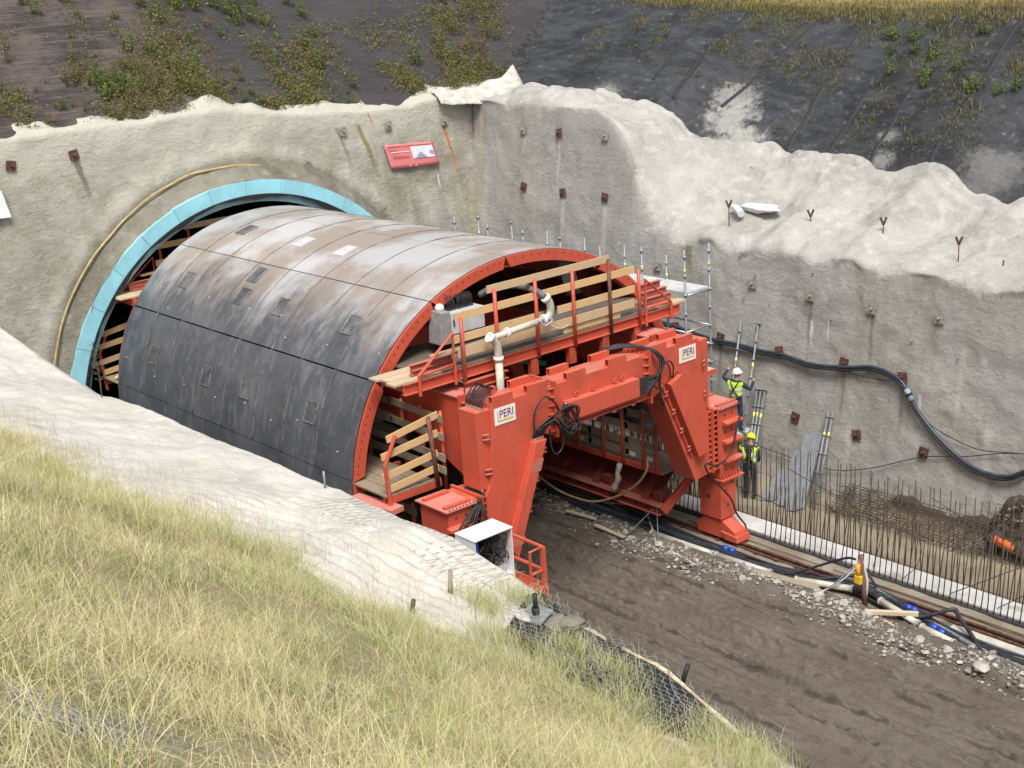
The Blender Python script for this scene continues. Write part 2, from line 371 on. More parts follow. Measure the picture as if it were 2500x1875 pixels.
# right-hand slope, portal slope, left-hand grass slope: one height function, three sheets; the flat tops are the field
def region(name, xs, ys, which, mats):
    X, Y = np.meshgrid(xs, ys); hr, hl, hp = H(X, Y); Z = Hs(X, Y)
    if which == 'R': X2 = X; keep = (hr >= np.maximum(hl, hp)-1e-6) & (X > toeR(Y)[0]-.5) & (X > 0)
    if which == 'L': keep = (hl >= np.maximum(hr, hp)-1e-6) & (X < toeL(Y)[0]+.45)
    if which == 'P': keep = (hp > np.maximum(hr, hl)) & (Y > 13.0)
    F = gridfaces(len(ys), len(xs)); kv = keep.ravel(); kf = kv[F].any(1) if which != 'P' else kv[F].all(1)
    F = F[kf]
    P = np.stack([X.ravel(), Y.ravel(), Z.ravel()], 1)
    used = np.unique(F); mp = np.zeros(len(P), np.int64); mp[used] = np.arange(len(used))
    me = npmesh(name, P[used], mp[F])
    o = link(name, me, mats); o['kind'] = 'structure'
    # the flat top beyond the crest carries the meadow material
    c = P[F].mean(1)
    if which == 'R': top = c[:, 0] > 19.0
    elif which == 'P': top = c[:, 1] > 20.2
    else: top = c[:, 0] < -400
    me.polygons.foreach_set('material_index', top.astype(np.int32)); me.update()
    return o
xsR = axis(9.5, 24, .22, 900); ysA = np.concatenate([-axis(14, 22, .5, 900)[::-1], np.arange(-13.8, 22.1, .22), axis(22.3, 26, .5, 900)])
region('tarp_slope', xsR, ysA, 'R', [TARP_R, MEADOW])
xsL = np.sort(-axis(8.0, 24, .22, 900)); region('grass_slope', xsL, ysA, 'L', [SOIL, MEADOW])
xsP = np.concatenate([xsL[xsL < -12], np.arange(-12, 22, .22), axis(22.2, 26, .5, 900)]); ysP = axis(12.95, 24, .22, 900)
region('portal_slope', xsP, ysP, 'P', [TARP_P, MEADOW])

# ------------------------------------------------------------------ right shotcrete wall with its bench and apron
def topR(y):
    t = np.interp(y, [-22, 3.6, 4.4, 5.0, 5.6, 6.2, 7, 13], [5.95, 5.95, 6.5, 7.6, 8.8, 9.35, 9.55, 9.7])
    return t+.16*fbm(y*.9, 0*y, oct=3, seed=21)*np.interp(y, [4, 7], [1, .4])
def xwR(z, y): return 8.0+.14*z+.05*fbm(y*.6, z*.6, oct=4, seed=31)
ysW = np.arange(-22, 13.0, .1); T = topR(ysW); T0 = T.copy(); xt, zt = toeR(ysW)
nz, na = 58, 56
rows = []
tv = np.linspace(0, 1, nz); 
Wz = -.5+(T[:, None]+.5)*tv[None]; Wx = xwR(Wz, ysW[:, None]+0*Wz)
u = np.linspace(0, 1, na)[1:]
# rim rolls over: a small outward lip, then the bench, then the rise to the fabric
bx = Wx[:, -1:]; D = (xt[:, None]-bx)
Ax = bx+D*u[None]
benchrise = np.interp(u, [0, .04, .12, .45, .75, 1], [0, .10, .20, .34, .66, 1])[None]
flat = np.interp(ysW, [4, 6.5], [0, 1])[:, None]
lin = np.interp(u, [0, .05, .2, 1], [0, .25, .55, 1])[None]
rise = benchrise*(1-flat)+lin*flat
Az = T[:, None]+(zt[:, None]-T[:, None]+.06)*rise
Az += .22*fbm(Ax*.8, ysW[:, None]*.8+0*Ax, oct=4, seed=41)*np.minimum(u*3, 1)[None]
lip = np.exp(-((u-.02)/.05)**2)[None]; Ax -= lip*(.05+.08*fbm(ysW[:, None]*1.3, 0*ysW[:, None], oct=3, seed=51))*(1-flat*.6)
# folds of fabric along the upper edge
fold = np.clip((u-.72)/.28, 0, 1)[None]; Az += fold*.05*np.sin(u[None]*70+3*fbm(ysW[:, None]*.5, 0*ysW[:, None], seed=4))*np.interp(ysW, [-6,-5,3,4], [0,1,1,0])[:, None]
E1x = Ax[:, -1:]+.08; E1z = Az[:, -1:]+.07+.03*fbm(ysW[:, None]*2, 0*ysW[:, None], seed=6); E2x = E1x+.10; E2z = E1z-.02; E3x = E2x+.12; E3z = E2z-.45
wob = .12*fbm(ysW[:, None]*1.1, 0*ysW[:, None], oct=4, seed=77)
PX = np.concatenate([Wx, Ax+wob*np.clip((u-.6)/.4, 0, 1)[None], E1x+wob, E2x+wob, E3x+wob], 1); PZ = np.concatenate([Wz, Az, E1z, E2z, E3z], 1); PY = ysW[:, None]+0*PX
P = np.stack([PX, PY, PZ], 2); nn = gnormals(P)
dsp = .025*fbm(PX*1.7, PY*1.7, PZ*1.7, oct=4, seed=61)+.014*fbm(PX*9, PY*9, PZ*9, oct=2, seed=62)
P = P+nn*dsp[..., None]
# the sprayed corner between high wall and bench is rounded off
wgt = (np.exp(-((P[..., 1]-5.2)/1.1)**2)*np.exp(-((np.arange(P.shape[1])[None]-nz-2)/11.)**2))[..., None]
for _ in range(40):
    Q = P.copy(); Q[1:-1, 1:-1] = (P[:-2, 1:-1]+P[2:, 1:-1]+P[1:-1, :-2]+P[1:-1, 2:])/4; P = P+(Q-P)*wgt
P = P+gnormals(P)*(.03*wgt[..., 0]*fbm(PX*2, PY*2, PZ*2, oct=4, seed=63))[..., None]
anch_dark = [(3.19,3.56),(1.46,3.53),(-.62,3.49),(-2.69,3.52),(-4.48,3.48),(-1.31,1.80),(-3.26,1.73),(-5.27,1.74),(8.57,8.84),(10.09,7.08),(8.26,7.02),(6.36,7.03)]
anch_pale = [(4.06,5.22),(.50,5.16),(-1.49,5.10),(-3.41,5.03),(-5.30,5.06),(10.27,8.86),(6.53,8.84)]
stk = []
pale = (.52,.50,.46); damp = (.17,.155,.135)
for (ay, az, w) in ((8.26,6.9,.13),(6.36,6.9,.12),(8.57,8.7,.07)): stk.append((1, ay, -.02, az-2.4, az, w, pale, .65))
for (ay, az) in ((3.2,3.45),(1.46,3.4),(-2.69,3.4),(-1.49,5.0),(-3.41,4.9),(-4.48,3.3)): stk.append((1, ay, .0, az-1.9, az, .10, damp, .6))
stk += [(1, 3.0, .06, 4.6, 6.6, .24, (.25,.21,.09), .85), (1, -6.9, 0, .2, 2.6, .16, pale, .8), (1, -3.0, 0, .3, 1.9, .14, pale, .55), (1, 12.5, 0, 4, 9.2, .10, (.5,.42,.2), .7), (1, 12.2, 0, 3, 7.6, .28, pale, .55), (1, -1.55, 0, 3.6, 4.4, .07, (.7,.69,.66), .8), (1, -2.1, 0, 3.8, 4.5, .05, (.7,.69,.66), .7), (1, -6.0, 0, 1, 4.4, .1, pale, .5), (1,-5.0,0,2.2,3.1,.06,(.66,.65,.6),.8)]
SHOT_R = shotcrete('grey_shotcrete', (.325,.312,.29), (.40,.387,.365), (.465,.452,.43), (.25,.23,.195), stk, None, ((.34,.328,.30), (.455,.44,.41), (.565,.55,.52), (.31,.29,.24)))
me = npmesh('shotcrete_wall', P.reshape(-1, 3), gridfaces(P.shape[0], P.shape[1]))
rightwall = link('shotcrete_wall', me, SHOT_R); BASE[rightwall.name] = Vector((0,0,0))
# the bench and apron were sprayed later: the extent of that coat is stored on the wall
Yg, Zg = P[..., 1], P[..., 2]; cidx = np.arange(P.shape[1])[None]+0*Yg
coat = sstep(-.30, .18, Zg-T0[:, None]+.12*fbm(Yg*1.2, 0*Yg, oct=3, seed=8)*(Yg < 6))*np.where(Yg > 6.2, .9, 1)
coat = np.maximum(coat, (cidx > nz).astype(float))
coat = np.maximum(coat, sstep(5.55, 5.0, Yg+.25*fbm(Zg*1.2, Yg, oct=3, seed=5))*sstep(5.9, 6.5, Zg+.2*fbm(Yg*2, Zg, seed=7)))
ca = me.attributes.new('coat', 'FLOAT', 'POINT'); ca.data.foreach_set('value', coat.astype(np.float32).ravel())
tag(rightwall, 'tall grey sprayed concrete wall on the far right side of the cutting, with rusty anchor plates and a pale bench on top', 'retaining wall')
def surfR(y, z, off=.0): return Vector((8.0+.14*z+.05*float(fbm(np.array(y*.6), np.array(z*.6), oct=4, seed=31))-.03-off, y, z))

# ------------------------------------------------------------------ portal wall with the round opening
CZ, RO = 2.1, 6.42
xsq = np.arange(-16, 10.6, .12); zq = np.linspace(0, 1, 92)
XX, TT = np.meshgrid(xsq, zq); top = toeP(XX)[1]-.05+.08*fbm(XX*.8, 0*XX, oct=3, seed=71)
ZZ = -.5+(top+.5)*TT; YY = 12.1+.1*ZZ+.05*fbm(XX*.7, ZZ*.7, oct=4, seed=72)+.02*fbm(XX*2.2, ZZ*2.2, oct=3, seed=73)
rr = np.hypot(XX, ZZ-CZ); inside = rr < RO
# rim rises to the opening as a rough collar
YY -= .10*np.exp(-((rr-6.95)/.25)**2)
sc_ = np.where((rr < RO+.14) & (rr > RO-.16), RO/np.maximum(rr, .1), 1.0)
XX2 = XX*sc_; ZZ2 = CZ+(ZZ-CZ)*sc_
# top rolls back into the slope
ap = np.linspace(.06, 1, 9)[:, None]; XA = xsq[None]+0*ap; ZA = top[-1][None]+ap*(.28+.1*fbm(xsq[None]*.9, 0*xsq[None], seed=74))+.03*fbm(XA*2, ap*3, seed=75); YA = YY[-1][None]+ap*(.75+.3*fbm(xsq[None]*.8, 0*xsq[None], oct=3, seed=76))
XX2 = np.concatenate([XX2, XA, XA[-1:]]); ZZ2 = np.concatenate([ZZ2, ZA, ZA[-1:]-.4]); YY2 = np.concatenate([YY, YA, YA[-1:]+.1])
P = np.stack([XX2, YY2, ZZ2], 2); F = gridfaces(P.shape[0], P.shape[1])
ins = np.zeros(P.shape[:2], bool); ins[:92] = inside & (np.abs(sc_-1) < 1e-9)
F = F[~ins.ravel()[F].any(1)]
pst = [(0, 8.06, -.22, 6.9, 9.0, .085, (.50,.21,.04), .95), (0, 5.2, -.3, 9.15, 9.7, .05, (.45,.2,.06), .8), (0, 4.72, -.30, 7.2, 9.4, .11, (.24,.20,.075), .85), (0, 3.9, -.3, 7.8, 9.4, .10, (.2,.17,.07), .6), (0, 6.05, -.2, 7.6, 9.2, .08, pale, .4),
       (0, -4.62, -.22, 8.1, 9.7, .12, (.14,.125,.10), .75), (0, 9.65, .28, 3.0, 9.1, .10, (.42,.36,.13), .85), (0, 9.95, .2, 7.4, 9.3, .12, (.15,.13,.08), .8), (0, 7.55, -.1, 4.5, 7.4, .22, (.33,.31,.29), .7), (0, 7.56, -.1, 6.9, 7.45, .05, (.75,.74,.7), .9)]
SHOT_P = shotcrete('green_grey_shotcrete', (.29,.278,.22), (.42,.405,.35), (.52,.505,.45), (.23,.215,.135), pst, (8.2, 10.2, (.56,.54,.475)))
me = npmesh('portal_wall', P.reshape(-1, 3), F); portal = link('portal_wall', me, SHOT_P)
tag(portal, 'high sprayed concrete headwall around the round tunnel mouth, streaked with rust and algae', 'retaining wall')
def surfP(x, z, off=0.): return Vector((x, 12.1+.1*z-.04-off, z))

# ------------------------------------------------------------------ left shotcrete wall with its bright sloping top
def edgeL(y): return np.interp(y, [-14,-13,-11.65,-10.1,-9.25,-8.35,-7.5,-6.3,-2.6,.5,3.3,5.8,8.7,11.3,13], [4.3,4.45,4.86,4.96,5.25,5.43,5.57,5.51,5.5,5.44,5.45,5.24,5.55,5.96,6.4])
ysW = np.arange(-26, 13.0, .1); T = edgeL(ysW); xl, zl = toeL(ysW)
tv = np.linspace(0, 1, 24); Wz = -.4+(T[:, None]-.12+.4)*tv[None]; Wx = -7.35-.1*Wz+.04*fbm(ysW[:, None]*.6, Wz*.6, seed=81)
u = np.linspace(0, 1, 110)[1:]; ex = -8.0; D = (xl[:, None]-.7-ex)
Ax = ex+D*u[None]; rise = np.interp(u, [0, .06, .2, 1], [.0, .06, .22, 1])[None]
ze = zl+.7*.6*.55; Az = T[:, None]+(ze[:, None]-T[:, None])*rise+.10*fbm(Ax*.7, ysW[:, None]*.7+0*Ax, oct=4, seed=82)*np.minimum(u*5, 1)[None]
# rows where the reinforcing mesh shows through near the front end
rib = np.interp(ysW, [-9.6,-9.0,-5.5,-3.5], [0,1,1,0])[:, None]*np.interp(u, [.05,.2,.75,.95], [0,1,1,0])[None]
ph = ((Ax+8)*.95+ysW[:, None]*.32)*2*math.pi/.27+1.3*fbm(Ax*.5, ysW[:, None]*.5+0*Ax, seed=83)
Az += rib*(.046*np.sin(ph)+.02*fbm(Ax*4, ysW[:, None]*4+0*Ax, oct=3, seed=85))
Az -= .16*sstep(-9.7, -10.6, ysW)[:, None]*np.minimum(u*4, 1)[None]
PX = np.concatenate([Wx, Ax], 1); PZ = np.concatenate([Wz, Az], 1); PY = ysW[:, None]+0*PX; P = np.stack([PX, PY, PZ], 2)
P = P+gnormals(P)*(.02*fbm(PX*2.5, PY*2.5, PZ*2.5, oct=4, seed=84))[..., None]
SHOT_L = shotcrete('bright_shotcrete', (.52,.50,.455), (.66,.64,.60), (.74,.725,.69), (.46,.43,.365))
me = npmesh('shotcrete_bank', P.reshape(-1, 3), gridfaces(P.shape[0], P.shape[1], True)); leftwall = link('shotcrete_bank', me, SHOT_L)
tag(leftwall, 'bright sprayed concrete bank in the foreground between the grass and the tunnel formwork', 'retaining wall')

# ------------------------------------------------------------------ cutting floor
s = MT('mud', rough=.8, spec=.35); a = s.noise(.6, 6, .6); b = s.noise(6, 6, .7); st = s.noise(3, 5, .65, s.pos((2.2, .35, 1)))
k = s.mix(s.ramp(a, .35, .65), (.125,.102,.082), (.155,.13,.107)); k = s.mix(s.math('MULTIPLY', s.ramp(st, .48, .68), .5), k, (.19,.16,.128)); k = s.mix(s.math('MULTIPLY', s.ramp(b, .55, .72), .5), k, (.085,.062,.043))
tk = s.noise(1.0, 7, .72, s.pos((6.5, .2, 1)), .35); k = s.mix(s.math('MULTIPLY', s.ramp(tk, .54, .60), .45), k, (.085,.063,.046)); k = s.mix(s.math('MULTIPLY', s.ramp(tk, .40, .33), .35), k, (.245,.21,.168)); ck = s.noise(17, 5, .75); k = s.mix(s.math('MULTIPLY', s.ramp(ck, .54, .68), .35), k, (.08,.058,.042)); k = s.mix(s.math('MULTIPLY', s.ramp(ck, .44, .34), .25), k, (.25,.215,.17)); wt_ = s.N.new('ShaderNodeAttribute'); wt_.attribute_name = 'rut_shade'; wm_ = s.ramp(s.math('ADD', wt_.outputs['Fac'], s.math('MULTIPLY', s.math('SUBTRACT', ck, .5), .8)), .25, .6); k = s.mix(s.math('MULTIPLY', wm_, .65), k, (.055,.042,.032)); s.col(k); s.bump(tk, .6, .04); s.bump(ck, .6, .04)
s.rgh(a, .55, .95); s.bump(s.noise(22, 5, .7), .7, .035); MUD = s.m
def mudz(x, y, rut_shade=False):
    W_ = 0*x
    xo = x+.012*(y+3)**2*np.sign(y+3)*.15
    n9 = fbm(x*9, y*7, oct=3, seed=92, gain=.7); z = .045*fbm(x*1.1, y*.3, oct=3, seed=91)+.032*np.maximum(0, n9-.15)-.02*np.maximum(0, -n9-.35)
    for c, w, d in ((-5.6,.24,.08),(-4.9,.2,.06),(-3.7,.3,.08),(-2.9,.2,.06),(-2.2,.24,.09),(-1.5,.18,.06),(-.8,.26,.09),(-.2,.2,.06),(.28,.2,.11),(.85,.22,.08),(1.35,.18,.07),(1.85,.24,.06)):
        cc = c+.10*fbm(y*.35, 0*y+c, oct=2, seed=93); t = (xo-cc)/w
        g = np.exp(-t*t); lug = sstep(-.2, .2, np.sin(y*2*math.pi/.26+np.abs(t)*3.2+c*7))*sstep(-.5, .1, fbm(x*5, y*4, oct=2, seed=105))
        m = sstep(-.15, .35, fbm(y*.5, 0*y+c*3, oct=2, seed=94))
        z = z-d*1.3*g*(.35+.65*m)+d*.9*np.exp(-((np.abs(t)-1.5)/.4)**2)*(.4+.6*m)*(1+.8*fbm(x*9, y*5, oct=2, seed=77)) + .05*g*lug*m*.22
    # sharp ragged ruts left by tyre edges
    for c, d in ((-3.2,.08),(-2.55,.09),(-1.85,.08),(-1.15,.10),(-.5,.09),(.05,.13),(.55,.12),(1.1,.10),(1.6,.09),(2.0,.07)):
        cc = c+.10*fbm(y*.35, 0*y+c, oct=2, seed=93)+.035*fbm(y*2.2, 0*y+c, oct=3, seed=98); t = xo-cc; on = sstep(-.6, .05, fbm(y*.4, 0*y+c*5, oct=3, seed=99))
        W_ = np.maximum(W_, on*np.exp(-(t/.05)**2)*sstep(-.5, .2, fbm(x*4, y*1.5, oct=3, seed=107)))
        z = z-d*.95*on*np.exp(-(t/.055)**2)+d*.3*on*np.exp(-((t-.11)/.06)**2)*np.maximum(0, .7+1.6*fbm(x*9, y*7, oct=2, seed=100))
    return (z, W_) if rut_shade else z
xs = np.concatenate([np.arange(-7.6, -4.2, .12), np.arange(-4.2, 3.2, .033)]); ys = np.concatenate([np.arange(-30, -13.4, .3), np.arange(-13.4, 1, .045), np.arange(1, 14, .15)])
X, Y = np.meshgrid(xs, ys); Z, RUT_SHADE = mudz(X, Y, True)
Z += .12*sstep(1.9, 2.7, X)*(1+.3*fbm(X*2, Y*2, seed=95)); Z -= .10*sstep(2.8, 3.15, X)
MUDX, MUDY, MUDZ = xs.copy(), ys.copy(), Z.copy()
def mud_at(x, y):
    i = min(max(int(np.searchsorted(MUDX, x)), 0), len(MUDX)-1); j = min(max(int(np.searchsorted(MUDY, y)), 0), len(MUDY)-1); return float(MUDZ[j, i])
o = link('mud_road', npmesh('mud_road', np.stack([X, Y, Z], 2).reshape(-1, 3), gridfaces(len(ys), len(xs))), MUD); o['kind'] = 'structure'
wa_ = o.data.attributes.new('rut_shade', 'FLOAT', 'POINT'); wa_.data.foreach_set('value', RUT_SHADE.astype(np.float32).ravel())   # mask that paints shade into the colour of the ruts
# ground below and beyond: the strip with the rails, then the bed behind the starter bars
s = MT('dirty_concrete', rough=.9, spec=.25); a = s.noise(.9, 6, .65); b = s.noise(5, 6, .7); st = s.noise(2, 5, .6, s.pos((3, .25, 1)))
k = s.mix(s.ramp(a, .35, .65), (.30,.27,.22), (.21,.175,.13)); k = s.mix(s.math('MULTIPLY', s.ramp(st, .5, .68), .7), k, (.13,.10,.075)); k = s.mix(s.math('MULTIPLY', s.ramp(b, .6, .75), .6), k, (.42,.40,.36)); s.col(k); s.bump(b, .5, .03); DCONC = s.m
xs = np.arange(3.1, 4.75, .08); ys = np.arange(-30, 14, .12); X, Y = np.meshgrid(xs, ys); Z = .02*fbm(X*2, Y*2, oct=3, seed=96)-.02
o = link('track_bed', npmesh('track_bed', np.stack([X, Y, Z], 2).reshape(-1, 3), gridfaces(len(ys), len(xs))), DCONC); o['kind'] = 'structure'
xs = np.arange(5.3, 8.3, .1); ys = np.arange(-30, 13, .12); X, Y = np.meshgrid(xs, ys)
Z = .05*fbm(X*1.2, Y*1.2, oct=4, seed=97)-.02+.45*sstep(7.35, 8.2, X)*sstep(-3, -5, Y)*(1+.5*fbm(X*2, Y*2, seed=98))+1.5*np.exp(-((Y+8.9)/1.1)**2-((X-8.2)/.9)**2)
s = MT('wet_sand', rough=.85, spec=.3); a = s.noise(.9, 6, .6); b = s.noise(7, 5, .7); zz = s.xyz()
k = s.mix(s.ramp(a, .35, .65), (.22,.185,.13), (.30,.26,.19)); k = s.mix(s.ramp(zz[2], .14, .32), k, (.065,.045,.03)); s.col(s.mix(s.math('MULTIPLY', s.ramp(b, .55, .7), .4), k, (.09,.07,.05))); s.bump(b, .7, .04)
o = link('trench_floor', npmesh('trench_floor', np.stack([X, Y, Z], 2).reshape(-1, 3), gridfaces(len(ys), len(xs))), s.m); o['kind'] = 'structure'
# deep base sheet so nothing is open underneath
mb = MB().box(-40, 40, -60, 60, -1.2, -.75); o = obj('ground', mb, MUD); o['kind'] = 'structure'

# ------------------------------------------------------------------ tunnel tube
V = []; n = 48; ysT = [12.45, 16, 20, 26, 34, 44]
for y in ysT:
    for k in range(n+1):
        a = R(-35)+R(250)*k/n; V.append((6.25*math.cos(a), y, CZ+6.25*math.sin(a)))
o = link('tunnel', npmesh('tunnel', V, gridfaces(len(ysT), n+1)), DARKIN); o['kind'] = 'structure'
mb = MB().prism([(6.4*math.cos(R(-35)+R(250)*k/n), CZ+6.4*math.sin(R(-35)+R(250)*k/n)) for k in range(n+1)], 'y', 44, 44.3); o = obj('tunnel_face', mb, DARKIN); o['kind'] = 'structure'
mb = MB().box(-6.2, 6.2, 12.6, 44, -.4, -.05); o = obj('tunnel_floor', mb, MUD); o['kind'] = 'structure'
# ================================================================== PORTAL RING
ring = thing('insulation_ring', (0, 12.3, CZ), 'light blue foam insulation ring lining the round tunnel mouth', 'insulation')
NP = 20
for k in range(NP):
    a0 = R(-20)+R(220)*k/NP; a1 = R(-20)+R(220)*(k+1)/NP-.0018; q = []
    ro = 6.31+random.uniform(-.01, .015); ri = 5.88
    for j in range(3): a = a0+(a1-a0)*j/2; q.append((ro*math.cos(a), CZ+ro*math.sin(a)))
    for j in range(5, -1, -1): a = a0+(a1-a0)*j/5; q.append((ri*math.cos(a), CZ+ri*math.sin(a)))
    obj('foam_panel', MB().prism(q, 'y', 12.18+random.uniform(-.006, .006), 12.95), XPS, ring)
# rough sprayed collar between the ring and the headwall
nA, nT = 160, 10; A_, T_ = np.meshgrid(np.radians(np.linspace(-22, 202, nA)), np.linspace(0, 1, nT), indexing='ij')
Rr = 6.29+.70*T_+.05*fbm(A_*5, T_*2, oct=3, seed=611); Xc = Rr*np.cos(A_); Zc = CZ+Rr*np.sin(A_); Yw_ = 12.1+.1*Zc-.03
Yc = 12.20+(Yw_-12.20)*np.minimum(1, T_*1.25)**.8+.035*fbm(Xc*2.5, Zc*2.5, T_*3, oct=4, seed=612)
SHOT_C = shotcrete('rough_collar_shotcrete', (.16,.145,.115), (.25,.235,.19), (.34,.325,.28), (.12,.11,.08))
co_ = link('sprayed_collar', npmesh('sprayed_collar', np.stack([Xc, Yc, Zc], 2).reshape(-1, 3), gridfaces(nA, nT)), SHOT_C, portal); co_.location = (0, 0, 0)
mb = MB(); n = 90
for k in range(n):
    a0 = R(-20)+R(220)*k/n; a1 = R(-20)+R(220)*(k+1)/n
    w0 = .055+.045*math.sin(k*.61)+.02*math.sin(k*1.9); w1 = .055+.045*math.sin((k+1)*.61)+.02*math.sin((k+1)*1.9)
    mb.prism([(5.90*math.cos(a0), CZ+5.90*math.sin(a0)), (5.90*math.cos(a1), CZ+5.90*math.sin(a1)), ((5.86-w1)*math.cos(a1), CZ+(5.86-w1)*math.sin(a1)), ((5.86-w0)*math.cos(a0), CZ+(5.86-w0)*math.sin(a0))], 'y', 12.13, 12.16)
obj('membrane_edge', mb, BLACK, ring)
mb = MB()
for k in range(60):
    a0 = R(-20)+R(220)*k/60; a1 = R(-20)+R(220)*(k+1)/60
    mb.prism([(5.86*math.cos(a0), CZ+5.86*math.sin(a0)), (5.86*math.cos(a1), CZ+5.86*math.sin(a1)), (5.66*math.cos(a1), CZ+5.66*math.sin(a1)), (5.66*math.cos(a0), CZ+5.66*math.sin(a0))], 'y', 12.32, 12.9)
obj('inner_lip', mb, XPS2, ring)
# yellow hose over the arch with its pins
hp = [(1.42,8.47),(.73,8.64),(-.06,8.72),(-.75,8.71),(-1.42,8.67),(-2.05,8.48),(-2.74,8.23),(-3.56,7.76),(-4.09,7.37),(-4.66,6.91),(-5.23,6.29),(-5.71,5.62),(-6.03,4.99),(-6.35,4.11),(-6.5,3.0),(-6.55,1.5)]
t = thing('grout_hose', (0, 12.9, 8.7), 'thin yellow hose pinned in an arc over the tunnel mouth', 'hose')
obj('hose_line', MB().tube(spline([surfP(x*1.015, CZ+(z-CZ)*1.015, .16) for x, z in hp], 5), .032, 8), YHOSE, t)
for x, z in hp[1:10:2]: obj('pin', MB().tube([surfP(x, z, .0), surfP(x+.01, z+.12, .12)], .012, 5), RUST, t)

# ================================================================== FORMWORK
PB, PK = 0.932122904, -0.00645291847
def prof(a, r=5.1):
    rr = r*(1+PK*math.cos(4*(a-math.pi/2))); return rr*math.cos(a), 2.96+PB*rr*math.sin(a)
s = MT('steel_skin', rough=.45, metal=.0, spec=.5); x = s.xyz()
a = s.noise(.8, 6, .65); b = s.noise(3.2, 6, .7); c = s.noise(1.5, 6, .7, s.pos((1, 2.2, .7)), .8); f = s.noise(24, 4, .7); g2 = s.noise(.55, 5, .6); pt = s.noise(4.5, 4, .45, None, .8)
oi = s.N.new('ShaderNodeObjectInfo')
k = s.mix(s.ramp(a, .30, .72), (.066,.071,.083), (.118,.124,.142))
k = s.mix(s.math('MULTIPLY', s.ramp(c, .46, .72), .68), k, (.20,.20,.215))
k = s.mix(s.math('MULTIPLY', s.ramp(pt, .54, .68), .25), k, (.22,.225,.245))
k = s.mix(s.math('MULTIPLY', s.ramp(b, .58, .76), .4), k, (.085,.062,.048))
k = s.mix(s.math('MULTIPLY', s.ramp(f, .60, .76), .35), k, (.22,.21,.2))
# concrete dust on the crown, thinner down the flanks; lightened to mimic sky reflection
zz = s.math('ADD', x[2], s.math('MULTIPLY', s.math('SUBTRACT', a, .5), 1.5)); zz = s.math('ADD', zz, s.math('MULTIPLY', s.math('SUBTRACT', c, .5), 1.2))
dust = s.mix(s.ramp(g2, .40, .62), (.38,.315,.27), (.56,.555,.56))
k = s.mix(s.math('MULTIPLY', s.ramp(zz, 5.9, 7.2), .90), k, dust)
k = s.mix(s.math('MULTIPLY', oi.outputs['Random'], .22), k, (.035,.036,.042))
s.col(k); s.rgh(b, .24, .44); s.bump(b, .12, .02); s.bump(f, .1, .01); SKIN = s.m
form = thing('tunnel_formwork', (0, 5.77, 0), 'huge dark steel arched tunnel formwork with a red ring at its open end', 'formwork')
seams = [.06, 1.49, 2.9, 4.2, 5.7, 7.2, 8.7, 10.1, 11.54]
joints = [R(q) for q in (-14, 8, 34, 60, 94.8, 120.4, 145.5, 172, 194)]
for ja, jb in zip(joints[:-1], joints[1:]):
    for i, (y0, y1) in enumerate(zip(seams[:-1], seams[1:])):
        mb = MB(); m = 12; off = random.uniform(-.0015, .0015); wide = abs(ja-joints[6]) < .01 or abs(jb-joints[6]) < .01
        ga = .0035 if wide else .0012; gy = .0012
        A = [ja+ga+(jb-ja-2*ga)*q/m for q in range(m+1)]
        V = [];
        for _rep in range(2):
            for r_ in (5.1+off, 5.085+off):
                for y in (y0+gy, y1-gy):
                    for q in A: xx, zz_ = prof(q, r_); V.append((xx, y, zz_))
        n_ = m+1; Fs = [(q, q+1, n_+q+1, n_+q) for q in range(m)]; Fi = [(2*n_+q, 3*n_+q, 3*n_+q+1, 2*n_+q+1) for q in range(m)]
        mb.add(V, Fs+Fi, True)
        mb.add([], [])
        o4 = 4*n_; mb.f += [[o4+w for w in f_] for f_ in [[0, n_, 3*n_, 2*n_], [m, 2*n_+m, 3*n_+m, n_+m]]+[[q, 2*n_+q, 2*n_+q+1, q+1] for q in range(m)]+[[n_+q, n_+q+1, 3*n_+q+1, 3*n_+q] for q in range(m)]]; mb.sm += [False]*(2+2*m)
        obj('skin_plate', mb, SKIN, form)
# thin weld beads on the transverse seams, left flank only as worn as in the picture
BEAD = plain('weld_bead', (.20,.185,.17), .6, .2, .4, 8)
for y in seams[1:-1]:
    mb = MB()
    for j in range(1): mb.tube([(prof(R(8)+R(164)*q/60, 5.108)[0], y+.0*math.sin(q), prof(R(8)+R(164)*q/60, 5.108)[1]) for q in range(61)], [max(.005, .009+.010*math.sin(q*1.7+y)*math.sin(q*.37+y*2)) for q in range(61)], 5)
    obj('seam_bead', mb, BEAD, form)
# red ring plates at both ends
def arcpl(a0, a1, ri, ro, m, chamfer=.0):
    q = [prof(a0+(a1-a0)*k/m, ro) for k in range(m+1)]
    da = chamfer/ri
    q += [prof(a1-da+(a0-a1+2*da)*k/m, ri) for k in range(m+1)]; return q
for ye, sg in ((.0, 1), (11.60, -1)):
    for ja, jb in zip(joints[:-1], joints[1:]):
        obj('ring_plate', MB().prism(arcpl(ja+.002, jb-.002, 4.80, 5.075, 14, .10), 'y', ye+.05*sg, ye+.0*sg), RED, form)
        mb = MB(); mb.prism(arcpl(ja+.002, jb-.002, 4.80, 4.83, 14, .10), 'y', ye+.05*sg, ye+.22*sg)
        obj('ring_flange', mb, RED, form)
        mb = MB()
        for q in range(1, 12):
            a_ = ja+(jb-ja)*q/12; xx, zz_ = prof(a_, 4.99); mb.tube([(xx, ye-.012*sg, zz_), (xx, ye+.02*sg, zz_)], .018, 6)
        obj('ring_bolt', mb, RUST, form)['kind'] = 'stuff'
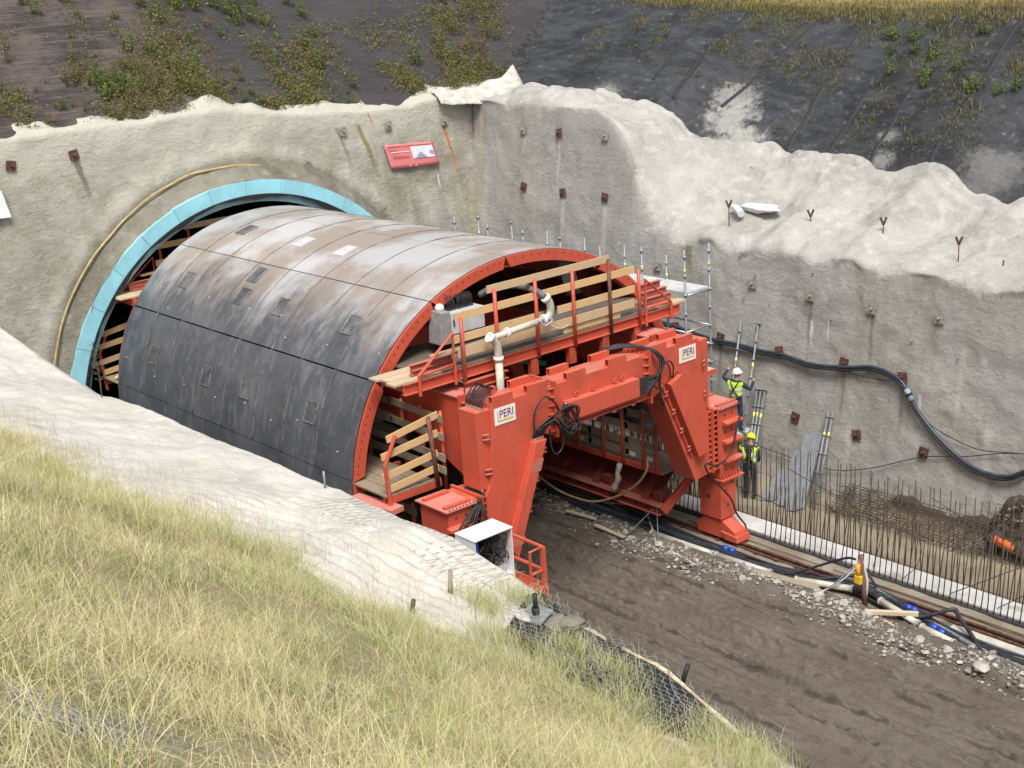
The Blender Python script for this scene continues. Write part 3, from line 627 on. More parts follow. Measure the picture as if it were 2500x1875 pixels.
# inner ribs and stringers
for y in seams[1:-1]:
    mb = MB(); mb.prism(arcpl(R(0), R(180), 4.45, 5.07, 40), 'y', y-.03, y+.03)
    mb.prism(arcpl(R(0), R(180), 4.43, 4.47, 40), 'y', y-.14, y+.14)
    obj('arch_rib', mb, RED_SHADED, form)
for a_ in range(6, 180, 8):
    xx, zz_ = prof(R(a_), 4.98); mb = MB().bar((xx, .06, zz_), (xx, 11.5, zz_), .05, .16, (xx, 0, (zz_-2.96))); obj('stringer', mb, RED_SHADED, form)
# pouring hatches
HATCH = plain('hatch_plate', (.135,.14,.152), .45, .1, .45, 3); HATCH_W = plain('bright_hatch_plate', (.60,.60,.62), .4, .1, .12, 4); HATCH_D = plain('dark_hatch_plate', (.085,.09,.10), .45, .1, .45, 4)
def hatch(y, deg, mat_, frame, w=.44, h=.5):
    a_ = R(deg); da = h/2/5.1
    def patch(r, y0, y1, a0, a1, m=4):
        V = [];
        for yy in (y0, y1):
            for q in range(m+1): xx, zz_ = prof(a0+(a1-a0)*q/m, r); V.append((xx, yy, zz_))
        return V, [(q, q+1, m+2+q, m+1+q) for q in range(m)]
    mb = MB()
    V, Fs = patch(5.112, y-w/2, y+w/2, a_-da, a_+da); mb.add(V, Fs)
    o = obj('hatch', mb, mat_, form)
    sol = o.modifiers.new('solid', 'SOLIDIFY'); sol.thickness = .012
    if frame:
        mb = MB(); r_ = 5.116; c4 = []
        for q in range(5): c4.append((prof(a_-da+2*da*q/4, r_), y-w/2))
        for q in range(5): c4.append((prof(a_+da-2*da*q/4, r_), y+w/2))
        pts = [(p[0], yy, p[1]) for p, yy in c4]; pts.append(pts[0]); mb.tube(pts, .012, 4, smooth=False); obj('hatch_frame', mb, BEAD, form)
for (y, dg, m_, fr) in [(9.66,107.3,HATCH,1),(6.72,107.6,HATCH_W,0),(4.78,107.9,HATCH_W,0),(9.65,132.7,HATCH,1),(6.8,125,HATCH,1),(6.7,133.1,HATCH_D,1),(4.79,133.2,HATCH,1),(1.82,133,HATCH,1),(9.59,158.4,HATCH_D,1),(6.69,158.9,HATCH_D,1),(4.76,158.3,HATCH,1),(1.89,158.2,HATCH_D,1)]:
    hatch(y, dg, m_, fr)
# round pour sockets: pale studs dotted over the skin
STUD = plain('pale_stud', (.62,.62,.6), .5, .1, .1, 8)
mb = MB()
for i in range(8):
    y = (seams[i]+seams[i+1])/2
    for dg in (113, 139, 165):
        yy = y+random.uniform(-.45, .45); a_ = R(dg+random.uniform(-4, 4)); p = prof(a_, 5.095); q = prof(a_, 5.118); mb.tube([(p[0], yy, p[1]), (q[0], yy, q[1])], .016, 7)
obj('socket_studs', mb, STUD, form)['kind'] = 'stuff'

# ================================================================== GANTRY (red portal frame on the rails)
gan = thing('portal_gantry', (-.05, -2.2, 0), 'big red steel portal frame straddling the muddy road in front of the formwork', 'gantry')
YF, YR, XC = -2.55, -1.9, -.05
def mx(x, sg): return XC+sg*(x)
obj('crossbeam', MB().prism([(XC-1.40, 4.42), (XC+1.40, 4.42), (XC+1.40, 5.40), (XC-1.40, 5.40)], 'y', YF, YR), RED, gan, .012)
mb = MB().box(XC-1.40, XC+1.40, YF-.06, YR+.06, 4.385, 4.418); obj('bottom_flange', mb, RED, gan)
for sg in (-1, 1):
    poly = [(1.47,5.40),(3.10,5.40),(3.14,5.25),(3.28,3.72),(3.42,3.5),(3.42,1.95),(2.90,1.92),(1.80,4.42),(1.47,4.30)]
    obj('leg', MB().prism([(mx(x, sg), z) for x, z in poly], 'y', YF, YR), RED, gan, .012)
    # bolted splice between beam and leg
    mb = MB().box(mx(1.405, sg), mx(1.432, sg), YF-.09, YR+.09, 4.26, 5.50); mb.box(mx(1.438, sg), mx(1.465, sg), YF-.09, YR+.09, 4.26, 5.50)
    obj('splice_plate', mb, RED, gan)
    gd = 1 if sg < 0 else -1     # gussets stand on the leg side at the left, on the beam side at the right
    for q in range(6):
        yy = YF+.04+(YR-YF-.08)*q/5; x0 = mx(1.466 if sg < 0 else 1.404, sg); x1 = x0+(-.17)
        mb = MB().prism([(x0, 5.402), (x1, 5.402), (x0, 5.48)], 'y', yy-.008, yy+.008); obj('gusset', mb, RED, gan)
    for q in range(6):
        zz_ = 4.40+.94*q/5; x0 = mx(1.466 if sg < 0 else 1.404, sg); x1 = x0+(-.17)
        mb = MB().prism([(x0, YF-.002), (x1, YF-.002), (x0, YF-.08)], 'z', zz_-.008, zz_+.008); obj('gusset', mb, RED, gan)
    # outer vertical joint with two rows of stiffeners, end carriage, wheel leg and foot
    mb = MB().box(mx(3.52, sg), mx(3.55, sg), YF-.02, -1.55, 1.92, 3.55); mb.box(mx(3.556, sg), mx(3.586, sg), YF-.02, -1.55, 1.92, 3.55); obj('end_plate', mb, RED, gan)
    for q in range(12):
        zz_ = 1.98+1.5*q/11
        mb = MB().box(mx(3.30 if zz_ > 3.4 else 3.423, sg), mx(3.518, sg), YF+.01, -1.6, zz_-.009, zz_+.009); obj('stiffener', mb, RED, gan)
        mb = MB().box(mx(3.588, sg), mx(3.80, sg), YF+.01, -1.6, zz_-.009, zz_+.009); obj('stiffener', mb, RED, gan)
    mb = MB().box(mx(3.52, sg), mx(3.55, sg), YF-.035, YF-.022, 1.92, 3.55).box(mx(3.72, sg), mx(3.76, sg), YF-.022, YF+.01, 1.98, 3.5); obj('edge_strip', mb, RED, gan)
    obj('end_carriage', MB().box(mx(3.80, sg), mx(4.44, sg), YF, -1.62, 1.68, 3.47), RED, gan, .012)
    mb = MB().box(mx(3.74, sg), mx(4.52, sg), YF-.07, -1.55, 3.472, 3.50); obj('top_flange', mb, RED_PINK, gan)
    for yy in (YF+.1, -1.75): obj('top_channel', MB().box(mx(3.80, sg), mx(4.45, sg), yy-.05, yy+.05, 3.502, 3.56), RED, gan, .006)
    mb = MB()
    for q in range(8): mb.tube([(mx(3.8+.62*q/7, sg), YF-.045, 3.49), (mx(3.8+.62*q/7, sg), YF-.045, 3.525)], .016, 6)
    obj('flange_bolt', mb, RUST, gan)['kind'] = 'stuff'
    for zz_ in (3.08, 2.60, 2.12):
        mb = MB().prism([(YF-.002, zz_-.06), (YF-.16, zz_-.02), (YF-.16, zz_+.03), (YF-.002, zz_+.06)], 'x', mx(3.88, sg), mx(4.50, sg)); obj('bracket', mb, RED, gan, .006)
    for zz_ in (3.28, 2.85, 2.38, 1.86):
        mb = MB()
        for q in (3.98, 4.24): mb.tube([(mx(q, sg), YF-.006, zz_), (mx(q, sg), YF+.004, zz_)], .035, 10)
        obj('bolt_hole', mb, RUST, gan)['kind'] = 'stuff'
    obj('lower_flange', MB().box(mx(3.76, sg), mx(4.56, sg), YF-.10, -1.55, 1.62, 1.66), RED, gan)
    for q in range(6):
        xx = 3.86+.56*q/5; mb = MB().prism([(YF-.002, 1.662), (YF-.09, 1.662), (YF-.002, 1.86)], 'x', mx(xx-.01, sg), mx(xx+.01, sg)); obj('gusset', mb, RED, gan)
    obj('wheel_leg', MB().box(mx(3.80, sg), mx(4.36, sg), YF+.0, -1.86, .60, 1.62), RED, gan, .015)
    mb = MB()
    for (xx, zz_) in ((3.98, 1.35), (4.2, 1.5), (4.05, .95)): mb.tube([(mx(xx, sg), YF-.006, zz_), (mx(xx, sg), YF+.004, zz_)], .04, 10)
    mb.tube([(mx(3.796, sg), -2.15, 1.15), (mx(3.81, sg), -2.15, 1.15)], .07, 10); obj('bolt_hole', mb, RUST, gan)['kind'] = 'stuff'
    mb = MB().prism([(-3.0, .09), (-1.70, .09), (-1.66, .32), (-1.95, .56), (-2.45, .60), (-2.92, .34)], 'x', mx(3.86, sg), mx(4.28, sg)); obj('wheel_box', mb, RED, gan, .02)
    mb = MB().prism([(-3.02, .10), (-2.62, .10), (-2.5, .3), (-2.98, .25)], 'x', mx(3.82, sg), mx(4.32, sg)); obj('bumper', mb, RED, gan, .01)
    mb = MB().tube([(mx(4.0, sg), -2.05, .14), (mx(4.14, sg), -2.05, .14)], .13, 14).tube([(mx(4.0, sg), -2.7, .14), (mx(4.14, sg), -2.7, .14)], .13, 14); obj('wheel', mb, RUST, gan)
    mb = MB().tube([(mx(4.07, sg), -2.2, .55), (mx(4.07, sg), -2.2, .68)], .12, 10); obj('pivot', mb, BLACK, gan)
    # leg-front cable cover
    if sg > 0: q4 = [(1.93, 4.60), (2.33, 4.74), (3.17, 2.83), (3.02, 2.6), (2.84, 2.58)]
    else: q4 = [(1.86, 4.36), (2.16, 4.36), (3.02, 2.2), (2.82, 1.98)]
    obj('cable_cover', MB().prism([(mx(x, sg), z) for x, z in q4], 'y', YF-.20, YF-.002), RED, gan, .012)
    mb = MB()
    a_, b_ = Vector((mx(q4[0][0]-.10, sg), YF-.03, q4[0][1]-.05)), Vector((mx(q4[-1][0]-.10, sg), YF-.03, q4[-1][1]+.02)); mb.bar(a_, b_, .03, .06, (0, 1, 0)); obj('cover_hinge_bar', mb, RED, gan)
    for f_ in (.1, .35, .62, .88):
        p = a_.lerp(b_, f_); mb = MB()
        for dz in (-.045, .045): mb.tube([p+Vector((-.06, -.05, dz)), p+Vector((.06, -.05, dz))], .022, 6)
        mb.tube([p+Vector((0, 0, -.06)), p+Vector((0, -.09, 0)), p+Vector((0, 0, .06))], .014, 5); obj('latch', mb, RED_PALE, gan)
    # side cover on the outer flank, wide row of hose connectors at its foot
    x0 = mx(3.22, sg); mb = MB().prism([(YF+.06, 3.62), (YR-.02, 3.62), (YR-.02, 5.3), (YF+.06, 5.3)], 'x', mx(3.10, sg), mx(3.50, sg)); obj('side_cover', mb, RED, gan, .01)
    for zz_ in (4.75, 4.0):
        mb = MB()
        for dz in (-.05, .05): mb.tube([(mx(3.38, sg), YF+.04, zz_+dz), (mx(3.24, sg), YF-.03, zz_+dz)], .024, 6)
        obj('latch', mb, RED_PALE, gan)
    # longitudinal girder running back under the arch
    pg = [(-1.62, 5.36), (11.4, 5.36), (11.4, 4.5), (1.0, 4.5), (-.66, 3.96), (-1.62, 3.55)]
    obj('girder', MB().prism(pg, 'x', mx(2.56, sg), mx(3.15, sg)), RED, gan, .01)
    mb = MB().box(mx(2.50, sg), mx(3.21, sg), -1.6, 11.4, 5.362, 5.39); obj('girder_flange', mb, RED_PINK, gan)
    mb = MB().box(mx(2.46, sg), mx(3.27, sg), -1.70, -1.66, 3.4, 5.46).box(mx(2.46, sg), mx(3.27, sg), -1.655, -1.625, 3.4, 5.46); obj('joint_plate', mb, RED, gan)
    for q in range(14):
        zz_ = 3.5+1.8*q/13; mb = MB().prism([(mx(3.152, sg), -1.705), (mx(3.27, sg), -1.705), (mx(3.152, sg), -1.88)], 'z', zz_-.008, zz_+.008); obj('gusset', mb, RED, gan)
        mb = MB().prism([(mx(3.152, sg), -1.62), (mx(3.27, sg), -1.62), (mx(3.152, sg), -1.5)], 'z', zz_-.008, zz_+.008); obj('gusset', mb, RED, gan)
    for q in range(5):
        xx = 2.6+.5*q/4; mb = MB().prism([(-1.705, 5.402), (-1.90, 5.402), (-1.705, 5.46)], 'x', mx(xx-.008, sg), mx(xx+.008, sg)); obj('gusset', mb, RED, gan)
    # rear legs further back on the rails
    for yy in (4.0, 9.5): obj('rear_leg', MB().prism([(mx(3.0, sg), 4.5), (mx(2.6, sg), 4.5), (mx(3.75, sg), .5), (mx(4.2, sg), .5)], 'y', yy, yy+.5), RED, gan, .012); obj('rear_foot', MB().box(mx(3.7, sg), mx(4.3, sg), yy-.2, yy+.7, .05, .52), RED, gan, .015)
for yy in (4.0, 9.5): obj('rear_crossbeam', MB().box(-2.6, 2.5, yy, yy+.5, 4.62, 5.3), RED, gan, .012)
# lifting lugs on the top edge
for x0 in (-3.15, -2.2, -1.08, .16, 1.44, 2.32):
    for yy, sd_ in ((YF+.055, 1), (YR-.055, -1)):
        w = .56; mb = MB().box(x0, x0+w, yy-.055, yy-.043, 5.402, 5.55).box(x0, x0+w, yy+.043, yy+.055, 5.402, 5.55).box(x0, x0+w, yy-.043, yy+.043, 5.538, 5.55)
        obj('top_channel', mb, RED, gan)
# cable cover along the beam, eye lugs, hose connectors
obj('beam_cover', MB().box(-1.23, .90, YF-.20, YF-.002, 4.57, 4.985), RED, gan, .008)
for x0, sd_ in ((-1.23, -1), (.90, 1)):
    mb = MB()
    for q in range(10): zz_ = 4.61+.35*q/9; mb.tube([(x0+.002*sd_, YF-.13, zz_), (x0+.05*sd_, YF-.13, zz_)], .013, 6)
    obj('hose_connectors', mb, STEELC, gan)['kind'] = 'stuff'
for x0 in (-.86, -.36, .30, .52):
    mb = MB()
    for q in range(8): a0 = 2*math.pi*q/8; a1 = 2*math.pi*(q+1)/8; mb.tube([(x0+.055*math.cos(a0), YF-.06, 5.06+.055*math.sin(a0)), (x0+.055*math.cos(a1), YF-.06, 5.06+.055*math.sin(a1))], .018, 5)
    mb.box(x0-.05, x0+.05, YF-.07, YF-.002, 5.0, 5.02); obj('eye_lug', mb, RED, gan)
for x0 in (-1.0, -.4, .2, .8): obj('flange_clip', MB().box(x0-.05, x0+.05, YF-.09, YF-.01, 4.36, 4.40), RED_PALE, gan)
def conn_row(c, d, n_, ax, r_=.014, l=.07):
    mb = MB(); c = Vector(c); d = Vector(d); ax = Vector(ax)
    for q in range(n_): p = c+d*(q/(n_-1)-.5); mb.tube([p, p+ax*l], r_, 6)
    return mb
obj('hose_connectors', conn_row((-3.50, -2.2, 3.62), (0, .55, 0), 9, (0, 0, -1)), STEELC, gan)['kind'] = 'stuff'
obj('hose_connectors', conn_row((-3.35, -2.2, 5.30), (0, .5, 0), 8, (0, 0, 1)), STEELC, gan)['kind'] = 'stuff'
obj('hose_connectors', conn_row((-2.05, YF-.08, 4.36), (.28, 0, 0), 9, (0, 0, 1)), STEELC, gan)['kind'] = 'stuff'
obj('hose_connectors', conn_row((2.08, YF-.08, 4.67), (.36, 0, .13), 7, (-.3, 0, .9)), BLACK, gan)['kind'] = 'stuff'
for (pts_) in ([(1.98,3.98),(2.28,3.98),(2.38,3.72),(2.08,3.72)], [(2.62,2.42),(2.93,2.42),(3.0,2.25),(2.70,2.25)]): obj('faded_patch', MB().prism([(mx(x, -1), z) for x, z in pts_], 'y', YF-.205, YF-.201), RED_PALE, gan)
# maker's plates: white, with plum lettering and an amber angle mark
def text_mesh(txt, size, ext=.004):
    cu = bpy.data.curves.new('lettering', 'FONT'); cu.body = txt; cu.size = size; cu.extrude = ext; cu.resolution_u = 3
    o = bpy.data.objects.new('lettering_tmp', cu); COL.objects.link(o); dg = bpy.context.evaluated_depsgraph_get(); me = bpy.data.meshes.new_from_object(o.evaluated_get(dg)); bpy.data.objects.remove(o); bpy.data.curves.remove(cu); return me
PLUM = plain('plum_print', (.16,.012,.075), .5, 0, .05, 4); AMBER = plain('amber_print', (.72,.40,.03), .5, 0, .05, 4)
def plate(x0, z0, tilt):
    w, h = .56, .36; y = YF-.003
    o = obj('name_plate', MB().box(x0, x0+w, y-.012, y, z0, z0+h), WHITE, gan)
    me = text_mesh('PERI', .235)
    xs_ = [v.co.x for v in me.vertices]; ys_ = [v.co.y for v in me.vertices]; sx = .36/(max(xs_)-min(xs_)); sy = .165/(max(ys_)-min(ys_)); b = BASE[gan.name]
    for v in me.vertices:
        X, Y, Z = v.co; v.co = (x0+.135+(X-min(xs_))*sx-b.x, y-.0135-.004+Z*.3-b.y, z0+.14+(Y-min(ys_))*sy-b.z)
    me.materials.clear(); l = link('lettering', me, PLUM, gan); l.parent = o; l.matrix_parent_inverse = Matrix.Identity(4)
    mb = MB().box(x0+.075, x0+.10, y-.016, y-.013, z0+.065, z0+.29).box(x0+.10, x0+.50, y-.016, y-.013, z0+.065, z0+.10); k_ = obj('angle_mark', mb, AMBER, gan); k_.parent = o
plate(-3.12, 4.93, 0); plate(2.40, 4.93, 0)
# side step plate on the right leg
obj('step_plate', MB().box(3.35, 4.75, -1.55, -.75, 4.02, 4.07), PLYW, gan); obj('step_edge', MB().box(3.35, 4.75, -1.60, -1.552, 3.96, 4.07), RED, gan)

# ------------------------------------------------------------------ hoses on the gantry (black hydraulic bundles)
def bundle(name, label, curves, r_=.019, mat_=BLACK):
    p0 = Vector(curves[0][0]); t = thing(name, p0, label, 'hoses')
    for c in curves: obj('hose', MB().tube(spline(c, 6), r_, 6), mat_, t)
    return t
rnd = random.Random(3)
def J(p, s=.05): return (p[0]+rnd.uniform(-s, s), p[1]+rnd.uniform(-s, s), p[2]+rnd.uniform(-s, s))
cs = []
for q in range(9):
    yy = -2.2+.55*(q/8-.5); x1 = -4.35+.75*q/8
    cs.append([(-3.50, yy, 3.57), (-3.56, yy-.08, 3.52), (-3.64-.03*(8-q), -2.63, 3.40), J((-3.72-.075*(8-q), -2.72, 3.12)), J((-3.95-.075*(8-q)+.1*(q % 3), -2.80, 2.75), .06), J((-3.85-.06*(8-q), -2.80, 2.4), .08), J((-3.9-.06*(8-q), -2.76, 1.95), .1)])
bundle('hose_bundle', 'black hoses fanning down from the left gantry leg onto the red box', cs)
cs = []
for q in range(8):
    yy = -2.2+.5*(q/7-.5); cs.append([(-3.35, yy, 5.36), (-3.30, yy, 5.50), (-3.1, yy+.05, 5.64+.03*(q % 3)), (-2.85, yy+.2, 5.62), (-2.68, -1.75, 5.46), (-2.6, -1.5, 5.3)])
bundle('hose_bundle', 'short arched hoses on the top left corner of the gantry above the white plate', cs)
cs = []
for q in range(9):
    xx = -2.05+.28*(q/8-.5); zz_ = 4.61+.35*q/9
    lo = q % 3
    if lo == 0: c = [(xx, YF-.08, 4.42), (xx+.05, YF-.16, 4.62), J((-1.75, YF-.22, 4.78)), J((-1.35, YF-.24, 4.95)), J((-1.12, YF-.3, 4.9)), J((-1.1, YF-.3, 4.6), .08), J((-1.35, YF-.28, 4.35), .08), (-1.45, YF-.2, zz_-.05), (-1.28, YF-.13, zz_)]
    elif lo == 1: c = [(xx, YF-.08, 4.42), (xx+.06, YF-.18, 4.66), J((-1.6, YF-.2, 4.72)), J((-1.38, YF-.26, 4.5), .06), J((-1.2, YF-.3, 4.38), .08), J((-1.05, YF-.28, 4.5)), J((-1.2, YF-.22, 4.85)), (-1.32, YF-.14, zz_)]
    else: c = [(xx, YF-.08, 4.42), (xx+.03, YF-.16, 4.58), J((-1.7, YF-.2, 4.68)), J((-1.45, YF-.24, 4.42), .06), J((-1.25, YF-.26, 4.28), .06), J((-1.12, YF-.26, 4.45)), (-1.36, YF-.16, zz_), (-1.28, YF-.13, zz_)]
    cs.append(c)
cs.append([(-2.12, YF-.08, 4.42), (-2.14, YF-.1, 4.9), (-1.95, YF-.12, 5.2), (-1.75, YF-.12, 5.23), (-1.55, YF-.12, 5.05), (-1.45, YF-.12, 4.85)])
cs.append([(-1.72, YF-.1, 4.5), (-1.72, YF-.1, 4.15), (-1.62, YF-.1, 3.92), (-1.45, YF-.1, 3.95), (-1.35, YF-.1, 4.15), (-1.3, YF-.1, 4.4)])
bundle('hose_coil', 'tangled coil of black hoses at the left end of the beam cover', cs)
cs = []
for q in range(12):
    zz_ = 4.61+.35*(q % 10)/9; d = .03*q
    cs.append([(.95, YF-.13, zz_), (1.15, YF-.2, zz_+.0), J((1.42+d*.3, YF-.25, 4.95)), J((1.56+d*.3, YF-.2, 5.22), .04), J((1.42+d*.2, YF-.08, 5.5), .03), (1.15, -2.2+d*.5, 5.56+.02*(q % 3)), (.75, -1.9+d*.4, 5.52), (.5, -1.75, 5.4), (.4, -1.6, 5.1)])
cs.append([(2.0, YF-.1, 4.72), (1.92, YF-.14, 5.0), (1.78, YF-.14, 5.12), (1.6, YF-.14, 4.9), (1.52, YF-.16, 4.6), (1.35, YF-.14, 4.7), (1.0, YF-.14, 4.7)])
cs.append([(2.08, YF-.1, 4.72), (2.05, YF-.14, 5.0), (1.9, YF-.14, 5.14), (1.66, YF-.14, 5.0), (1.6, YF-.15, 4.5), (1.7, YF-.15, 4.15)])
cs.append([(1.7, YF-.1, 4.55), (1.66, YF-.12, 4.3), (1.72, YF-.12, 3.95)])
bundle('hose_bundle', 'thick black hoses looping over the right end of the gantry beam', cs)
obj_ = MB().tube(spline([(4.3, YF-.1, 3.55), (4.38, YF-.16, 3.45), (4.1, YF-.22, 2.9), (3.85, YF-.24, 2.4), (3.4, YF-.22, 2.2), (3.0, YF-.2, 2.35), (3.15, YF-.2, 2.0), (3.9, YF-.16, 1.2), (4.15, YF-.14, .7), (4.3, YF-.3, .35), (4.1, YF-.35, .2), (3.9, YF-.3, .3)], 6), .024, 7)
tag(obj('hose', obj_, BLACK), 'single black hose hanging in loops down the right gantry leg', 'hose')

# ================================================================== WORK PLATFORMS
def board(t, p, q, h=.175, w=.032, name='board', mat_=WOOD): return obj(name, MB().bar(p, q, w, h), mat_, t)
def platform_end(y0, dy, label, front):
    """walkway across one end of the formwork; y0 = outer edge, dy = direction towards the formwork"""
    t = thing('end_platform', (0, y0, 5.6), label, 'work platform')
    Y = lambda d: y0+d*dy
    for (x0, x1) in ((-4.32, -2.9), (-2.88, 3.98)):
        mb = MB().box(x0, x1, Y(0), Y(.02), 5.61, 5.83).box(x0, x1, Y(-.05), Y(.09), 5.60, 5.62).box(x0, x1, Y(-.05), Y(.09), 5.82, 5.838); obj('edge_beam', mb, RED, t)
    for x0, d1 in ((-4.2, .95), (-2.0, 2.4), (.0, 2.4), (2.0, 2.4), (3.8, .95)): obj('cross_beam', MB().box(x0, x0+.1, Y(.1), Y(d1), 5.62, 5.82), RED, t)
    for i, yy in enumerate((-.02, .29, .6, .91, 1.22, 1.53, 1.84)):
        x0, x1_ = (-4.55+(.1*(i % 2)), 4.2-.1*(i % 2)) if i < 3 else (-3.66, 3.6); o = obj('floor_plank', MB().box(-3.3 if i < 3 else x0, 3.2 if i < 3 else x1_, Y(yy), Y(yy+.29), 5.842, 5.885), WOOD_SHADED_DIRT, t)
        if i < 3: obj('floor_plank', MB().box(x0, -3.302, Y(yy), Y(yy+.29), 5.842, 5.885), PLYW, t); obj('floor_plank', MB().box(3.202, x1_, Y(yy), Y(yy+.29), 5.842, 5.885), PLYW, t)
    ps = [(-2.75, 6.94), (-1.80, 7.36), (-.65, 7.34), (.46, 7.33), (1.60, 7.36), (2.55, 6.94)]
    for x0, zt_ in ps:
        obj('post', MB().tube([(x0, Y(-.06), 5.56), (x0, Y(-.06), zt_)], .042, 8), RUST_TUBE if abs(x0-1.6) < .1 else RED, t)
    for (x0, x1, zz_, h) in ((-1.95, 1.66, 7.36, .165), (-2.86, 2.47, 6.955, .165), (-2.95, -.40, 6.48, .17), (.02, 2.45, 6.495, .17), (-2.85, 2.43, 6.16, .19)):
        a, b = (x0, Y(-.115), zz_), (x1, Y(-.115), zz_)
        m = board(t, (x0, Y(-.0), zz_), (x1, Y(-.0), zz_), h)
    board(t, (-3.5, Y(.06), 6.24), (-.4, Y(.06), 6.30), .05, .14, 'loose_board', WOOD)
    board(t, (.2, Y(.05), 6.0), (2.0, Y(.05), 6.0), .2, .03, 'board', WOOD)
    # triangular end rails
    for xa, xb in ((-3.0, -3.94), (2.76, 3.62)):
        obj('end_rail', MB().tube([(xa, Y(-.06), 5.54), (xa, Y(-.06), 6.66), (xb, Y(-.06), 5.95), (xb, Y(-.06), 5.52)], .038, 8, smooth=False).tube([(xa, Y(-.06), 5.98), (xb, Y(-.06), 5.95)], .03, 6), RED, t)
    # hangers under the beam
    for x0 in (-.75, .4, 1.45, 2.5):
        mb = MB().box(x0-.10, x0+.10, Y(-.02), Y(.0), 5.18, 5.6).box(x0-.10, x0-.08, Y(0), Y(.12), 5.18, 5.6).box(x0+.08, x0+.10, Y(0), Y(.12), 5.18, 5.6); obj('hanger', mb, RED, t)
        mb = MB()
        for q in range(4):
            for e in (-.04, .04): mb.tube([(x0+e, Y(-.024), 5.24+.08*q), (x0+e, Y(-.018), 5.24+.08*q)], .011, 6)
        obj('hanger_hole', mb, BLACK, t)['kind'] = 'stuff'
    # bracket beam under the left part
    mb = MB().box(-2.75, -1.62, Y(-.02), Y(.0), 5.36, 5.50).box(-2.8, -1.60, Y(-.12), Y(.02), 5.50, 5.52).box(-2.8, -1.6, Y(-.12), Y(.02), 5.34, 5.36).box(-2.0, -1.75, Y(.02), Y(.25), 4.5, 5.34); obj('bracket_beam', mb, RED, t)
    # perforated steel walers stacked at both ends
    for (x0, x1, yy, zz_) in ((-3.95, -2.85, .22, 6.02), (-3.92, -2.80, .20, 5.90), (3.0, 3.9, .35, 6.12), (3.02, 3.95, .25, 5.98), (3.1, 3.9, .55, 6.25)):
        mb = MB().box(x0, x1, Y(yy), Y(yy+.012), zz_-.10, zz_+.10).box(x0, x1, Y(yy-.05), Y(yy+.06), zz_+.10, zz_+.112).box(x0, x1, Y(yy-.05), Y(yy+.06), zz_-.112, zz_-.10); w = obj('perforated_waler', mb, RED_PALE, t)
        mb = MB()
        for q in range(int((x1-x0)/.075)):
            for e in (-.045, .05): mb.box(x0+.03+.075*q, x0+.06+.075*q, Y(yy-.004), Y(yy-.001), zz_+e-.012, zz_+e+.012)
        h_ = obj('slot_row', mb, BLACK, t); h_.parent = w; h_['kind'] = 'stuff'
    return t
platform_end(-1.15, 1, 'upper red and timber walkway with board railings across the near end of the formwork', True)
platform_end(12.55, -1, 'upper red and timber walkway inside the tunnel mouth at the far end of the formwork', False)

def platform_low(y0, dy, label, x_in=-3.55):
    t = thing('side_platform', (-4.2, y0, 3.5), label, 'work platform'); Y = lambda d: y0+d*dy
    obj('edge_beam', MB().box(-4.95, -3.55, Y(0), Y(.03), 3.40, 3.56), RED, t)
    for i in range(4): obj('floor_plank', MB().box(-5.0+.32*i, -5.0+.32*i+.30, Y(.0), Y(6.2), 3.562, 3.60), WOOD_OLD, t)
    for i, yy in enumerate((.05, 1.5, 3.0, 4.5, 6.0)): obj('cross_beam', MB().box(-4.95, -3.5, Y(yy+.04), Y(yy+.14), 3.42, 3.558), RED, t)
    obj('post', MB().tube([(-4.92, Y(-.05), 3.2), (-4.98, Y(-.05), 4.28), (-4.66, Y(-.05), 4.86)], .045, 8, smooth=False), RED, t)
    obj('post', MB().tube([(-3.68, Y(-.05), 3.42), (-3.80, Y(-.05), 5.02)], .05, 8), RUST_TUBE, t)
    for (xa, za, xb, zb) in ((-4.85, 4.80, -3.52, 5.00), (-5.02, 4.46, -3.56, 4.60), (-5.05, 4.02, -3.60, 4.16), (-4.95, 3.72, -3.60, 3.84)): board(t, (xa, Y(-.0), za), (xb, Y(-.0), zb), .15)
    for zz_ in (4.93, 4.50, 4.05, 3.73):
        for (ya, yb) in ((-.12, 1.75), (1.70, 3.9), (3.85, 6.2)): board(t, (-3.50, Y(ya), zz_+random.uniform(-.03, .03)), (-3.50, Y(yb), zz_+random.uniform(-.03, .03)), .16, .032, 'board', WOOD_OLD)  # old-plank colour dims these boards as if they stood in shade
    for yy in (.0, .7, 1.4, 2.8, 4.2, 5.6): obj('post', MB().tube([(-3.44, Y(yy), 3.3), (-3.44, Y(yy), 5.05)], .04, 7), RED, t)
    return t
platform_low(-1.15, 1, 'lower left platform with four slanting pale boards in front of the arch')
platform_low(12.55, -1, 'lower left platform at the far end with stubby board ends showing beside the tunnel mouth')
t = thing('red_bracket', (-5.1, -.9, 3.2), 'flat red steel bracket sticking out beside the lower left platform', 'bracket')
obj('arm', MB().prism([(-5.35, -.1), (-4.95, -.1), (-4.75, -1.4), (-5.1, -1.45)], 'z', 3.28, 3.40), RED_PINK, t, .006); obj('web', MB().prism([(-5.3, -.1), (-5.26, -.1), (-5.02, -1.44), (-5.06, -1.44)], 'z', 2.95, 3.279), RED, t)

